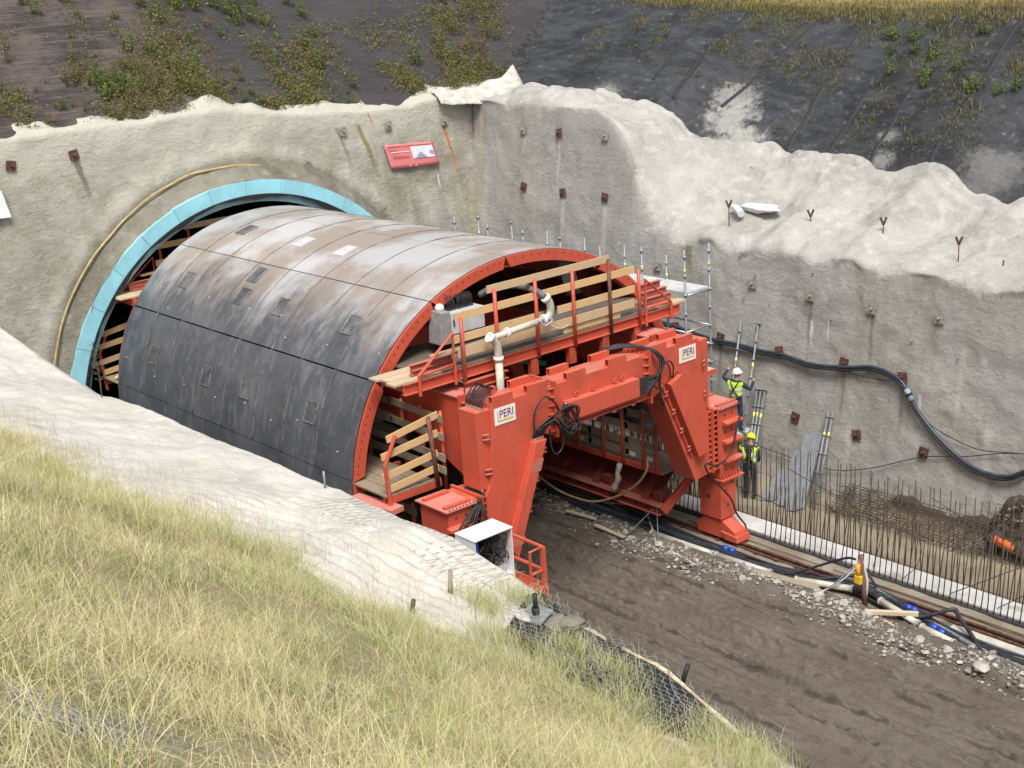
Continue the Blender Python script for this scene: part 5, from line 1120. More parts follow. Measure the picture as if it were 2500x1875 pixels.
for q in range(12): f_ = q/11; p = Vector((7.05, -7.95, .55)).lerp(Vector((6.9, -9.4, .45)), f_); mb.tube([p, p+Vector((-.002, -.03, 0))], .118, 12)
obj('pipe_rib', mb, ORNG, t)
mb = MB(); mbw = MB()
for i in range(260):
    a_ = rr_.uniform(0, 2*math.pi); b_ = rr_.uniform(.1, 1.4); c = Vector((7.75-.8*math.sin(b_)*abs(math.cos(a_)), -8.75+1.2*math.sin(b_)*math.sin(a_), .5+1.0*math.cos(b_)))
    d = Vector((rr_.gauss(0, 1), rr_.gauss(0, 1), rr_.gauss(0, 1))).normalized()*rr_.uniform(.08, .25); mb.tube([c-d, c+Vector((0, 0, .04)), c+d], .008, 4)
    if i % 7 == 0: s_ = rr_.uniform(.02, .05); mbw.obox(c, (s_, 0, s_*.4), (0, s_*.8, 0), (-s_*.3, 0, s_*.5))
obj('scrap_wire', mb, REBAR, t)['kind'] = 'stuff'; obj('pale_lump', mbw, STONE_D, t)['kind'] = 'stuff'

# ================================================================== RAILS, CABLES, PIPES, RUBBLE
for nm, x, lab in (('rail', 3.93, 'brown gantry rail in its groove beside the cables'), ('thin_rail', 4.22, 'thin rusty rods lying along the concrete between rail and kerb')):
    if nm == 'rail':
        t = thing(nm, (x, 0, 0), lab, 'rail'); obj('head', MB().box(x-.035, x+.035, -30, 12, .07, .10), RUST, t); obj('web', MB().box(x-.012, x+.012, -30, 12, .0, .07), RUST, t); obj('foot', MB().box(x-.09, x+.09, -30, 12, -.02, .012), RUST, t)
        for q in range(40): obj('clip', MB().box(x-.14, x-.05, -12+q*.6, -11.9+q*.6, .012, .035), RUST, t)
    else:
        for i, (xo, yo, l) in enumerate(((0, -12, 6), (.04, -10.5, 5), (.02, -5.2, 4.2))): tag(obj('steel_rod', MB().tube([(x+xo, yo, .03), (x+xo+.02, yo+l/2, .028), (x+xo-.03, yo+l, .03)], .012, 5), RUST), 'thin rusty rod lying along the strip between the rail and the white kerb', 'rod', 'rods between rail and kerb')
t = thing('rail', (-3.95, 0, 0), 'left gantry rail mostly hidden behind the bright bank', 'rail'); obj('head', MB().box(-4.0, -3.9, -20, 12, .03, .10), RUST, t); obj('foot', MB().box(-4.1, -3.8, -20, 12, -.02, .03), RUST, t)
tag(obj('concrete_channel', MB().box(3.40, 3.62, -30, -9.0, -.05, .10).box(3.30, 3.44, -30, -9.3, -.3, .02), plain('pale_channel', (.48,.45,.40), .85, 0, .15, 4)), 'pale concrete channel edge at the lower right corner beside the cables', 'channel')
cables = [
 ('cable', 'dusty black cable nearest the rail in the bundle along the road', [(3.55,9,.1),(3.5,4,.08),(3.45,1,.08),(3.42,-1.5,.06),(3.3,-3.0,.06),(3.25,-4.3,.08),(3.45,-5.4,.06),(3.9,-6.2,.22),(4.1,-6.5,.3),(3.9,-7.0,.1),(3.62,-7.8,.06),(3.3,-8.6,.06),(3.1,-9.3,.06),(2.95,-10.2,.06),(3.0,-11.2,.06),(3.1,-14,.06)], .035, HOSE_D),
 ('cable', 'dark cable in the middle of the bundle with blue couplings', [(3.4,9,.1),(3.3,3,.06),(3.25,0,.06),(3.2,-2,.06),(3.37,-3.1,.1),(3.15,-4.2,.06),(3.35,-5.4,.06),(3.75,-6.5,.14),(3.72,-7.3,.1),(3.61,-8.0,.1),(3.4,-8.5,.06),(3.17,-8.95,.1),(2.95,-9.8,.06),(2.85,-11,.06),(2.9,-14,.06)], .042, HOSE_D),
 ('cable', 'slate blue cable lying on the left of the bundle', [(3.2,9,.1),(3.1,3,.06),(3.0,0,.06),(3.1,-2.4,.06),(3.15,-3.5,.06),(3.05,-4.6,.06),(3.4,-5.6,.06),(3.6,-6.6,.08),(3.55,-7.6,.06),(3.3,-8.4,.06),(3.05,-9.2,.06),(2.9,-10.4,.05),(2.8,-12,.06),(2.85,-14,.06)], .038, HOSE_W),
 ('cable', 'thin black cable rising to the post top', [(3.35,2,.05),(3.3,-2.5,.05),(3.04,-4.2,.06),(3.27,-5.0,.12),(3.6,-5.6,.4),(3.72,-6.2,.72),(3.68,-6.5,.8)], .028, BLACK),
 ('cable', 'pale thin cable looping from the post down to the timber plank', [(3.62,-6.6,.7),(3.4,-6.4,.4),(3.1,-6.1,.12),(2.9,-5.8,.06),(2.85,-5.2,.05),(2.8,-4.4,.05)], .022, GREYM),
 ('cable', 'thin grey cable strung loosely from the arch floor to the rubble', [(3.82,4.46,.1),(3.42,3.36,.12),(3.26,2.29,.1),(3.33,1.72,.1),(3.85,.4,.12),(3.27,-.59,.12),(2.57,-1.45,.1),(2.46,-1.93,.1),(2.22,-3.08,.1)], .02, GREYM),
 ('cable', 'dull red cable at the lower right corner under the black bundle', [(2.95,-9.63,.03),(2.83,-10.03,.04),(2.70,-10.59,.05),(2.73,-11.08,.05),(2.9,-14,.05)], .05, plain('dull_red_cable', (.22,.03,.035), .5)),
 ('cable', 'mesh sheathed cable on the far side of the bundle near the corner', [(3.9,-6.9,.1),(3.7,-7.6,.08),(3.5,-8.4,.07),(3.3,-9.0,.09),(3.05,-9.9,.1),(2.92,-10.9,.1),(3.0,-14,.1)], .055, plain('speckled_sheath', (.2,.21,.23), .7, 0, .8, 40, .5)),
 ('yellow_hose', 'yellow hose hanging in a wide arc under the portal frame', [(2.6,-1.22,2.26),(2.6,-1.19,1.94),(2.6,-.91,1.55),(2.6,-.4,1.13),(2.6,.2,.79),(2.6,.82,.56),(2.6,1.44,.5),(2.6,2.06,.52),(2.6,2.48,.62),(2.6,3.13,.77),(2.7,4.2,.6)], .03, YHOSE),
 ('elbow_hose', 'stiff black hose bent over near the lower right corner', [(3.25,-8.2,.1),(3.45,-8.55,.22),(3.6,-8.85,.38),(3.7,-8.98,.4),(3.6,-9.1,.36),(3.3,-9.6,.2),(2.9,-10.12,.1),(2.7,-10.5,.06)], .045, HOSE_D)]
for nm, lab, pth, r_, m_ in cables: tag(obj(nm, MB().tube(spline(pth, 6), r_, 7), m_), lab, 'cable')
for i, (x0, yo) in enumerate(((3.05, 8), (3.48, 8), (3.62, 8), (2.95, 7), (3.28, 8), (3.14, 8.4), (2.85, 8), (2.75, 7.5), (3.38, 8), (2.9, 8.2), (3.2, 8), (3.55, 8.3), (2.65, 8))):
    pth = [(x0+rnd.uniform(-.1, .1), yo-q*1.5, .05+.02*(i % 3)) for q in range(7)]+[(3.15+rnd.uniform(-.15, .15), -3.2, .05), (3.1+rnd.uniform(-.12, .12), -4.4, .05), (3.4+rnd.uniform(-.12, .12), -5.5, .06), (3.72+rnd.uniform(-.1, .1), -6.6, .1), (3.6+rnd.uniform(-.1, .1), -7.6, .06), (3.25+rnd.uniform(-.1, .1), -8.7, .06), (3.0+rnd.uniform(-.08, .08), -10, .06), (3.0, -13, .06)]
    tag(obj('cable', MB().tube(spline(pth, 5), rnd.uniform(.018, .03), 6), (HOSE_D, BLACK, HOSE_W)[i % 3]), 'black or grey cable in the thick bundle lying along the rail', 'cable', 'cables bundled along the rail')
for i in range(12):
    x0 = rnd.uniform(-.3, .3); pth = []
    for y in np.arange(2.5, -14, -1.15): 
        xc = float(np.interp(y, [-14,-10,-8.6,-7.6,-6.6,-5.5,-4.3,-3,-1,3], [3.1,3.02,3.25,3.55,3.72,3.42,3.18,3.2,3.2,3.1])); pth.append((xc+x0*.9+rnd.uniform(-.06, .06), y, .05+rnd.choice((0, .03, .06))))
    tag(obj('cable', MB().tube(spline(pth, 5), rnd.uniform(.022, .04), 6), (BLACK, HOSE_D, BLACK, HOSE_W)[i % 4]), 'black or slate cable in the dense bundle from the gantry foot to the corner', 'cable', 'dense cable bundle to the corner')
bl = ['blue coupling on the cables beside the foot of the gantry, left of two', 'blue coupling on the cables beside the foot of the gantry, right of two', 'blue coupling on the cable right of the pipe, left of two', 'blue coupling on the cable right of the pipe, right of two', 'blue coupling lying by the pipe end, left of two', 'blue coupling lying by the pipe end, right of two']
for (x, y), lb in zip(((3.37,-3.0),(3.37,-3.2),(3.615,-7.93),(3.6,-8.07),(3.2,-8.8),(3.12,-9.03)), bl):
    tt = thing('blue_coupling', (x, y, .11), lb, 'coupling'); obj('sleeve', MB().tube([(x, y+.075, .12), (x, y-.075, .12)], .068, 10), BLUE, tt); obj('collar', MB().tube([(x, y+.02, .12), (x, y-.02, .12)], .08, 10), BLUE, tt)
t = thing('grey_pipe', (3.2, -6, .1), 'pale grey delivery pipe lying in jointed lengths along the rubble', 'pipe')
for i, (a, b) in enumerate((((2.9,-1.0,.1),(2.96,-2.95,.1)),((2.97,-3.05,.1),(3.05,-4.6,.1)),((3.12,-5.3,.12),(3.5,-6.55,.16)),((3.42,-7.35,.16),(3.12,-8.45,.12)),((3.04,-8.62,.12),(2.88,-9.45,.12)))):
    obj('pipe_length', MB().tube([a, b], .075, 12), GREYP if i < 2 else CREAM, t)
    for p in (a, b): d = (Vector(b)-Vector(a)).normalized(); obj('flange', MB().tube([Vector(p)-d*.025, Vector(p)+d*.025], .092, 12), GREYP, t)
obj('pipe_bend', MB().tube(spline([(3.5,-6.55,.16),(3.58,-6.9,.18),(3.55,-7.15,.18),(3.42,-7.35,.16)], 4), .085, 10), HOSE_D, t)
t = thing('steel_post', (3.25, -7.05, 0), 'bent steel post with a yellow connector standing in the rubble', 'post')
obj('post', MB().tube([(3.22, -7.1, -.1), (3.24, -7.02, .5), (3.28, -6.92, 1.18)], [.06, .05, .045], 8), RUST_TUBE, t); obj('pipe', MB().tube(spline([(3.34, -7.0, .1), (3.38, -7.02, .5), (3.36, -6.96, .8), (3.3, -6.9, .95)], 4), .035, 8), GREYM, t)
obj('plug', MB().tube([(3.2, -6.9, .98), (3.19, -6.92, .72)], .055, 10), plain('orange_plug', (.8,.35,.02), .45), t); obj('socket', MB().box(3.12, 3.26, -7.02, -6.86, .54, .72), YELL, t, .01)
TIMBER = wood('bleached_timber', (.62,.53,.37), (.5,.41,.28), .3)
for nm, lab, a, b, w, h in (('timber_batten', 'pale square batten lying across the pipe', (2.72,-7.45,.2), (3.3,-8.36,.24), .10, .09), ('timber_stick', 'short wooden stick on the mud below the pale batten', (2.78,-7.85,.12), (2.64,-8.32,.12), .05, .05), ('plank', 'muddy plank lying among the cables left of the steel post', (2.83,-4.3,.14), (3.05,-5.95,.14), .22, .05), ('timber_offcut', 'thin timber offcut lying in the rubble under the arch', (2.38,1.6,.16), (2.5,.6,.16), .09, .05), ('timber_offcut', 'longer timber offcut at the edge of the mud under the gantry', (2.26,.4,.14), (2.2,-.7,.14), .12, .04)):
    tag(obj(nm, MB().bar(a, b, w, h), TIMBER if nm != 'plank' else WOOD_OLD, None, .006), lab, 'timber')
for lab, a, b in (('thin steel stay crossing the cables left of the yellow connector', (3.6,-6.6,.75), (2.95,-6.1,.05)), ('thin pale rod leaning over the cables below the foot beam', (3.2,-.9,.7), (2.6,-1.5,.05)), ('thin rod slanting into the mud left of the gantry foot', (3.15,-.8,.6), (2.3,-.6,.05))): tag(obj('rod', MB().tube([a, b], .012, 5), GALV_DULL), lab, 'rod')
def stone_mb(seed, c=(0,0,0), r_=1.0, mb=None):
    q = random.Random(seed); mb = mb or MB(); ph = (1+5**.5)/2
    vs_ = [(-1,ph,0),(1,ph,0),(-1,-ph,0),(1,-ph,0),(0,-1,ph),(0,1,ph),(0,-1,-ph),(0,1,-ph),(ph,0,-1),(ph,0,1),(-ph,0,-1),(-ph,0,1)]
    fs = [(0,11,5),(0,5,1),(0,1,7),(0,7,10),(0,10,11),(1,5,9),(5,11,4),(11,10,2),(10,7,6),(7,1,8),(3,9,4),(3,4,2),(3,2,6),(3,6,8),(3,8,9),(4,9,5),(2,4,11),(6,2,10),(8,6,7),(9,8,1)]
    sx, sy, sz = q.uniform(.6, 1.2), q.uniform(.6, 1.2), q.uniform(.35, .7); yw = q.uniform(0, 6.28); cy, sy_ = math.cos(yw), math.sin(yw)
    V = []
    for v in vs_:
        f_ = r_/1.9*q.uniform(.65, 1.15); x, y, z = v[0]*sx*f_, v[1]*sy*f_, v[2]*sz*f_; V.append((c[0]+x*cy-y*sy_, c[1]+x*sy_+y*cy, c[2]+z))
    return mb.add(V, fs)
rr_ = random.Random(44); mbs = [MB(), MB()]
for i in range(5200):
    y = rr_.uniform(-12.5, 6); edge = 2.25+.22*math.sin(y*.9)+.15*math.sin(y*2.3); x = edge+abs(rr_.gauss(0, .38)); 
    if x > 3.35: continue
    if rr_.random() < .12: x = edge-abs(rr_.gauss(0, .25))
    r_ = min(.075, .012+rr_.expovariate(60)); m_ = 0 if rr_.random() < (.42 if y < 0 else .2) else 1
    stone_mb(i, (x, y, mud_at(x, y)+r_*.25), r_, mbs[m_])
obj('rubble', mbs[0], STONE)['kind'] = 'stuff'; obj('muddy_rubble', mbs[1], STONE_D)['kind'] = 'stuff'
sms = []
for i in range(7): me = stone_mb(900+i, (0,0,0), 1.0).mesh('stone'); me.materials.append(STONE if i < 5 else STONE_D); sms.append(me)
big = [(2.38,-4.33,.16),(2.71,-6.25,.2),(2.71,-7.5,.14),(2.54,-9.55,.17),(2.33,-10.36,.2),(2.21,-10.2,.13),(3.0,-10.24,.12),(2.5,-8.9,.16),(2.6,-5.9,.12),(2.8,-6.8,.13),(2.45,-.5,.17),(2.5,-1.6,.13),(2.35,.6,.12),(2.3,-2.6,.12),(2.6,1.8,.12),(2.5,3,.13)]
for i in range(44): y = rr_.uniform(-11.5, 4); big.append((2.15+.25*math.sin(y*.9)+rr_.uniform(0, .7), y, rr_.uniform(.05, .10)))
for i, (x, y, r_) in enumerate(big):
    o = bpy.data.objects.new('stone', sms[i % 7 if y < 0 else 5+i % 2]); COL.objects.link(o); o.location = (x, y, mud_at(x, y)+r_*.25); o.scale = (r_, r_, r_); o.rotation_euler = (0, 0, i*1.7); tag(o, 'lump of broken concrete in the pale rubble strip beside the muddy road', 'stone', 'broken concrete lumps beside the muddy road')

# ================================================================== SWITCH CABINET AND RED BASKET (left)
t = thing('access_basket', (-4.4, -4.2, 2.2), 'red tubular guard rail basket at the left foot of the gantry', 'guard rail')
def rail_(pts, r_=.035): return obj('rail', MB().tube(pts, r_, 8, smooth=False), RED, t)
rail_([(-3.95, -3.4, 3.20), (-3.95, -4.78, 3.20), (-4.28, -4.78, 3.20), (-4.28, -4.78, 2.35)]); rail_([(-3.95, -3.4, 2.72), (-3.95, -4.78, 2.72), (-4.28, -4.78, 2.72)])
for y in (-4.78, -3.4): obj('post', MB().box(-3.99, -3.91, y-.04, y+.04, 1.9, 3.2), RED, t)
obj('floor', MB().box(-5.05, -3.9, -4.8, -2.7, 2.12, 2.2), RED, t); obj('kick_plate', MB().box(-3.94, -3.91, -4.8, -2.7, 2.2, 2.42), RED, t); obj('kick_plate', MB().box(-4.6, -3.95, -4.81, -4.78, 2.2, 2.40), RED, t); obj('bracket', MB().bar((-4.1, -4.7, 2.1), (-4.1, -2.6, 1.5), .1, .1), RED, t)
for x in (-4.9, -4.1): obj('support', MB().box(x-.05, x+.05, -2.75, -2.55, 1.7, 2.12), RED, t)
t = thing('switch_cabinet', (-4.5, -3.7, 2.2), 'open white switch cabinet full of black cables beside the bright bank', 'cabinet')
x0, x1, y0, y1, z0, z1 = -4.98, -4.04, -4.0, -3.40, 2.42, 3.43
obj('roof', MB().box(x0-.01, x1+.01, y0-.02, y1+.01, z1-.02, z1), WHITE, t); obj('side_panel', MB().box(x0, x0+.02, y0, y1, z0, z1-.021), WHITE, t); obj('side_panel', MB().box(x1-.02, x1, y0, y1, z0, z1-.021), WHITE, t); obj('back_panel', MB().box(x0+.021, x1-.021, y1-.02, y1, z0, z1-.021), BLACK, t); obj('floor_panel', MB().box(x0+.021, x1-.021, y0, y1-.021, z0, z0+.02), WHITE, t)
obj('plinth', MB().box(x0, x1, y0-.0, y1, 2.2, z0-.002), WHITE, t, .006); obj('blue_box', MB().box(x0+.03, x0+.16, y0+.1, y0+.5, z0+.35, z1-.1), BLUE, t)
for i in range(34):
    a = (rnd.uniform(x0+.15, x1-.08), y1-.08, z1-.06-rnd.uniform(0, .1)); c = [a]
    for q in range(4): c.append((min(x1-.05, max(x0+.1, a[0]+rnd.uniform(-.2, .2))), rnd.uniform(y0+.05, y1-.08), z1-.2-.17*q+rnd.uniform(-.08, .08)))
    obj('wire', MB().tube(spline(c, 4), rnd.uniform(.008, .014), 5), (BLACK, HOSE_D, HOSE_D)[i % 3], t)
for i in range(12): x = x0+.32+.045*i; obj('terminal', MB().box(x, x+.025, y0+.12, y0+.2, z0+.1, z0+.2), GREYM, t)
obj('cable', MB().tube(spline([(x1-.25, y0+.05, z0+.08), (x1-.12, y0-.06, z0+.05), (x1-.06, y0-.05, z0-.12), (x1-.08, y0-.03, z0-.22)], 5), .014, 6), GREYM, t)
t = thing('left_lower_boards', (-3.6, 1, 2), 'dark lower board railing glimpsed under the lower left platform', 'railing')
for zz_ in (2.75, 2.35, 2.0): board(t, (-3.9, -.6, zz_), (-3.9, 6, zz_), .2, .03, 'board', WOOD_OLD)
for yy in (-.4, .8, 2.5, 4.5): obj('post', MB().tube([(-3.84, yy, 1.7), (-3.84, yy, 2.9)], .04, 7), RED, t)
obj('lower_floor', MB().box(-5.0, -3.8, -.6, 6, 1.72, 1.76), WOOD_OLD, t)
# ================================================================== PEOPLE
def capsule_body(joints, edges, radii, root, name):
    """one skinned surface grown over a skeleton"""
    me = bpy.data.meshes.new(name); bm = bmesh.new(); sk = bm.verts.layers.skin.verify(); vs_ = []
    for i, p in enumerate(joints):
        v = bm.verts.new(p); v[sk].radius = radii[i] if isinstance(radii[i], tuple) else (radii[i], radii[i]); v[sk].use_root = (i == root); vs_.append(v)
    for a, b in edges: bm.edges.new((vs_[a], vs_[b]))
    bm.to_mesh(me); bm.free(); o = bpy.data.objects.new(name, me); COL.objects.link(o)
    m = o.modifiers.new('skin', 'SKIN'); m.use_smooth_shade = True; m.use_x_symmetry = False; o.modifiers.new('sub', 'SUBSURF').levels = 2; o.modifiers['sub'].render_levels = 2
    dg = bpy.context.evaluated_depsgraph_get(); dg.update(); out = bpy.data.meshes.new_from_object(o.evaluated_get(dg)); bpy.data.objects.remove(o); bpy.data.meshes.remove(me); return out
def person(pos, face, label, pose, helmet, jacket, trousers, boots, vest=True, narrow=False, z0=0, group=None):
    """pose: dict of joint -> local (x right, y forward, z up) in metres for a 1.75 m figure"""
    J_ = dict(pelvis=(0,0,.95), waist=(0,.0,1.10), chest=(0,.02,1.34), neck=(0,.03,1.48), head0=(0,.05,1.57), head1=(0,.06,1.70),
              lsh=(-.19,.0,1.42), lel=(-.24,.02,1.14), lwr=(-.24,.14,.92), lha=(-.24,.18,.84), rsh=(.19,.0,1.42), rel=(.24,.02,1.14), rwr=(.24,.14,.92), rha=(.24,.18,.84),
              lhip=(-.10,0,.90), lkn=(-.11,.03,.50), lan=(-.11,-.01,.09), ltoe=(-.12,.17,.045), rhip=(.10,0,.90), rkn=(.11,.03,.50), ran=(.11,-.01,.09), rtoe=(.12,.17,.045)); J_.update({a_: b_ for a_, b_ in pose.items() if a_ != "look"})
    nm = list(J_); idx = {n_: i for i, n_ in enumerate(nm)}; jp = [J_[n_] for n_ in nm]
    rad = dict(pelvis=(.155,.12), waist=(.14,.105), chest=(.165,.12), neck=.055, head0=(.072,.085), head1=(.078,.092), lsh=.075, rsh=.075, lel=.052, rel=.052, lwr=.036, rwr=.036, lha=(.026,.04), rha=(.026,.04), lhip=.095, rhip=.095, lkn=.066, rkn=.066, lan=.058, ran=.058, ltoe=.045, rtoe=.045)
    E_ = [('pelvis','waist'),('waist','chest'),('chest','neck'),('neck','head0'),('head0','head1'),('chest','lsh'),('lsh','lel'),('lel','lwr'),('lwr','lha'),('chest','rsh'),('rsh','rel'),('rel','rwr'),('rwr','rha'),('pelvis','lhip'),('lhip','lkn'),('lkn','lan'),('lan','ltoe'),('pelvis','rhip'),('rhip','rkn'),('rkn','ran'),('ran','rtoe')]
    me = capsule_body(jp, [(idx[a], idx[b]) for a, b in E_], [rad[n_] for n_ in nm], idx['pelvis'], 'body')
    t = thing('person', (0,0,0), label, 'person', group); o = link('body', me, [jacket, trousers, boots, SKIN_T], t)
    fac = np.array([p.center[:] for p in me.polygons]); mi = np.zeros(len(fac), np.int32)
    def seg(a, b): 
        a = np.array(J_[a]); b = np.array(J_[b]); tt_ = np.clip(((fac-a)@(b-a))/((b-a)@(b-a)), 0, 1); return np.linalg.norm(fac-(a+tt_[:, None]*(b-a)), axis=1)
    dleg = np.minimum.reduce([seg('lhip','lkn'), seg('lkn','lan'), seg('lan','ltoe'), seg('rhip','rkn'), seg('rkn','ran'), seg('ran','rtoe')]); dtor = np.minimum.reduce([seg('waist','chest'), seg('chest','neck')]); darm = np.minimum.reduce([seg('lsh','lel'), seg('lel','lwr'), seg('rsh','rel'), seg('rel','rwr')])
    dft = np.minimum(seg('lan','ltoe'), seg('ran','rtoe')); dha = np.minimum(seg('lwr','lha'), seg('rwr','rha')); dhd = seg('head0','head1')
    mi[(dleg < dtor) & (dleg < darm)] = 1; mi[(dft < .085)] = 2; mi[(dha < .05) & (dha < darm+.005)] = 3; mi[dhd < .11] = 3
    me.polygons.foreach_set('material_index', mi); me.update()
    # fingers: four unequal bent chains and a thumb per hand
    for s_, w, h in ((-1, 'lwr', 'lha'), (1, 'rwr', 'rha')):
        a = Vector(J_[w]); b = Vector(J_[h]); d = (b-a).normalized(); sd_ = d.cross(Vector((0, 0, 1)));
        if sd_.length < .1: sd_ = d.cross(Vector((0, 1, 0)))
        sd_.normalize(); nv = d.cross(sd_); mb = MB()
        for k_, l in enumerate((.068, .08, .076, .058)):
            p = b+sd_*(.026-.0175*k_)+d*.012; mb.tube([p, p+d*l*.5+nv*.006, p+d*l*.8-nv*.022, p+d*l*.72-nv*.045], [.0095, .009, .0085, .007], 6)
        p = a+d*.03+sd_*.03*s_; mb.tube([p, p+d*.035+sd_*.022*s_-nv*.012, p+d*.065+sd_*.014*s_-nv*.028], [.0105, .0095, .008], 6); obj('fingers', mb, SKIN_T, t)
    # face: nose, ears, mouth, eyes
    h0, h1 = Vector(J_['head0']), Vector(J_['head1']); fwd = Vector(pose.get('look', (0, 1, 0))).normalized(); sdv = fwd.cross(Vector((0, 0, 1))).normalized(); upv = sdv.cross(fwd); c = (h0+h1)/2
    mb = MB().tube([c+fwd*.085+upv*.02, c+fwd*.115-upv*.015, c+fwd*.095-upv*.022], [.009, .015, .008], 6); obj('nose', mb, SKIN_T, t)
    mb = MB(); [mb.tube([c+sdv*.083*q-upv*.02, c+sdv*.092*q-fwd*.01+upv*.03], .014, 6) for q in (-1, 1)]; obj('ears', mb, SKIN_T, t)
    mb = MB(); [mb.tube([c+sdv*.032*q+fwd*.088+upv*.015, c+sdv*.032*q+fwd*.096+upv*.015], .009, 6) for q in (-1, 1)]; mb.tube([c-sdv*.022+fwd*.088-upv*.05, c+sdv*.022+fwd*.088-upv*.05], .005, 5); obj('eyes_and_mouth', mb, BLACK, t)
    # helmet shell with brim
    top = h1+upv*.005; V = []; n1, n2 = 18, 8
    for i in range(n2+1):
        a = math.pi*.5*i/n2
        for j in range(n1): b_ = 2*math.pi*j/n1; V.append(top+(sdv*math.sin(b_)*.118+fwd*math.cos(b_)*.135)*math.sin(a)+upv*(.125*math.cos(a)-.01))
    mb = MB().add(V, [(i*n1+j, i*n1+(j+1) % n1, (i+1)*n1+(j+1) % n1, (i+1)*n1+j) for i in range(n2) for j in range(n1)], True)
    br = []
    for j in range(n1): b_ = 2*math.pi*j/n1; e = .018+.05*max(0, math.cos(b_))**2; br += [top+(sdv*math.sin(b_)*.118+fwd*math.cos(b_)*.135)-upv*.01, top+(sdv*math.sin(b_)*(.118+e)+fwd*math.cos(b_)*(.135+e))-upv*.02]
    mb.add(br, [(2*j, 2*((j+1) % n1), 2*((j+1) % n1)+1, 2*j+1) for j in range(n1)], True); ho = obj('helmet', mb, helmet, t); ho.modifiers.new('solid', 'SOLIDIFY').thickness = .008
    mb = MB().tube([top+sdv*.10-upv*.01, top+sdv*.075-upv*.12+fwd*.05, top-upv*.175+fwd*.06, top-sdv*.075-upv*.12+fwd*.05, top-sdv*.10-upv*.01], .005, 5); obj('chin_strap', mb, BLACK, t)
    if vest:
        # hi-vis vest: torso faces pushed outwards, with reflective bands
        keep = [p for p in me.polygons if mi[p.index] == 0 and J_['pelvis'][2]-.02 < p.center.z < J_['neck'][2]-.03 and dtor[p.index] < .24 and darm[p.index] > (.085 if p.center.z < J_['lsh'][2]-.06 else .045) and (not narrow or abs(p.center.x) > .075)]
        vid = sorted({v for p in keep for v in p.vertices}); mp = {v: i for i, v in enumerate(vid)}; mb = MB(); mb.add([me.vertices[v].co+me.vertices[v].normal*.022 for v in vid], [[mp[v] for v in p.vertices] for p in keep], True)
        vo = obj('vest', mb, HIVIS, t); vo.modifiers.new('solid', 'SOLIDIFY').thickness = .012
        for zc_b in (J_['waist'][2]+.03, J_['waist'][2]+.19):
            pk = [p for p in keep if abs(p.center.z-zc_b) < .035]; vid = sorted({v for p in pk for v in p.vertices}); mp = {v: i for i, v in enumerate(vid)}; mb = MB(); mb.add([me.vertices[v].co+me.vertices[v].normal*.03 for v in vid], [[mp[v] for v in p.vertices] for p in pk], True)
            if pk: bo = obj('reflective_band', mb, REFL, t); bo.parent = vo
        mb = MB(); ck, wk = Vector(J_['chest']), Vector(J_['waist'])
        for q in (-1, 1): mb.tube(spline([ck+Vector((.12*q, -.10, .12)), ck+Vector((.0, -.175, -.08)), wk+Vector((-.13*q, -.13, -.04))], 5), .016, 5)
        obj('harness', mb, BLACK, t)
    t.location = pos; t.rotation_euler = (0, 0, face); return t
SKIN_T = plain('skin', (.45,.25,.17), .55, 0, .08, 8); HIVIS = plain('hivis_yellow', (.55,.80,.06), .6, 0, .12, 9); REFL = plain('reflective_tape', (.75,.78,.72), .35, 0, .05, 5)
NAVY = plain('navy_cloth', (.018,.035,.065), .85, 0, .3, 12, .2); BLUET = plain('blue_trousers', (.01,.02,.10), .85, 0, .3, 12, .2); DARKC = plain('dark_workwear', (.018,.02,.02), .85, 0, .3, 12, .2); BOOT = plain('dark_boots', (.03,.028,.026), .7, 0, .3, 12); YBOOT = plain('yellow_rubber_boots', (.62,.52,.16), .45, 0, .12, 9)
WHEL = plain('white_helmet', (.80,.80,.80), .3, 0, .03, 5); YHEL = plain('yellow_helmet', (.75,.85,.02), .3, 0, .05, 5)
# worker with the white helmet: back to the camera, arms raised to the poles on the wall
person((7.38, .02, 1.32), R(-78), 'worker in a white helmet and yellow vest, arms raised to poles on the wall', dict(lel=(-.44,.08,1.50), lwr=(-.40,.30,1.66), lha=(-.37,.36,1.70), rel=(.36,.12,1.22), rwr=(.40,.26,1.45), rha=(.41,.30,1.52), lkn=(-.11,.06,.50), ltoe=(-.12,.17,.045)), WHEL, NAVY, BLUET, BOOT)
person((6.38, -1.25, .02), R(-62), 'worker in a yellow helmet and dark clothes standing behind the starter bars', dict(lel=(-.25,.03,1.15), lwr=(-.20,.20,.98), lha=(-.17,.27,.93), rel=(.25,.03,1.15), rwr=(.20,.20,1.0), rha=(.17,.27,.95), head0=(.02,.08,1.56), head1=(.03,.12,1.68), look=(.3, 1, -.4)), YHEL, DARKC, DARKC, BOOT, True, True)
person((-4.2, 12.12, 3.60), R(95), 'person stepping out beside the far end of the formwork, yellow rubber boot showing', dict(lkn=(-.11,.36,.52), lan=(-.11,.56,.11), ltoe=(-.14,.76,.05), waist=(0,-.10,1.08), chest=(0,-.26,1.28), neck=(0,-.33,1.40), head0=(0,-.36,1.49), head1=(0,-.38,1.61), lsh=(-.19,-.28,1.35), lel=(-.24,-.30,1.08), lwr=(-.22,-.18,.88), lha=(-.21,-.13,.82), rsh=(.19,-.28,1.35), rel=(.24,-.30,1.08), rwr=(.22,-.18,.88), rha=(.21,-.13,.82)), YHEL, DARKC, DARKC, YBOOT)

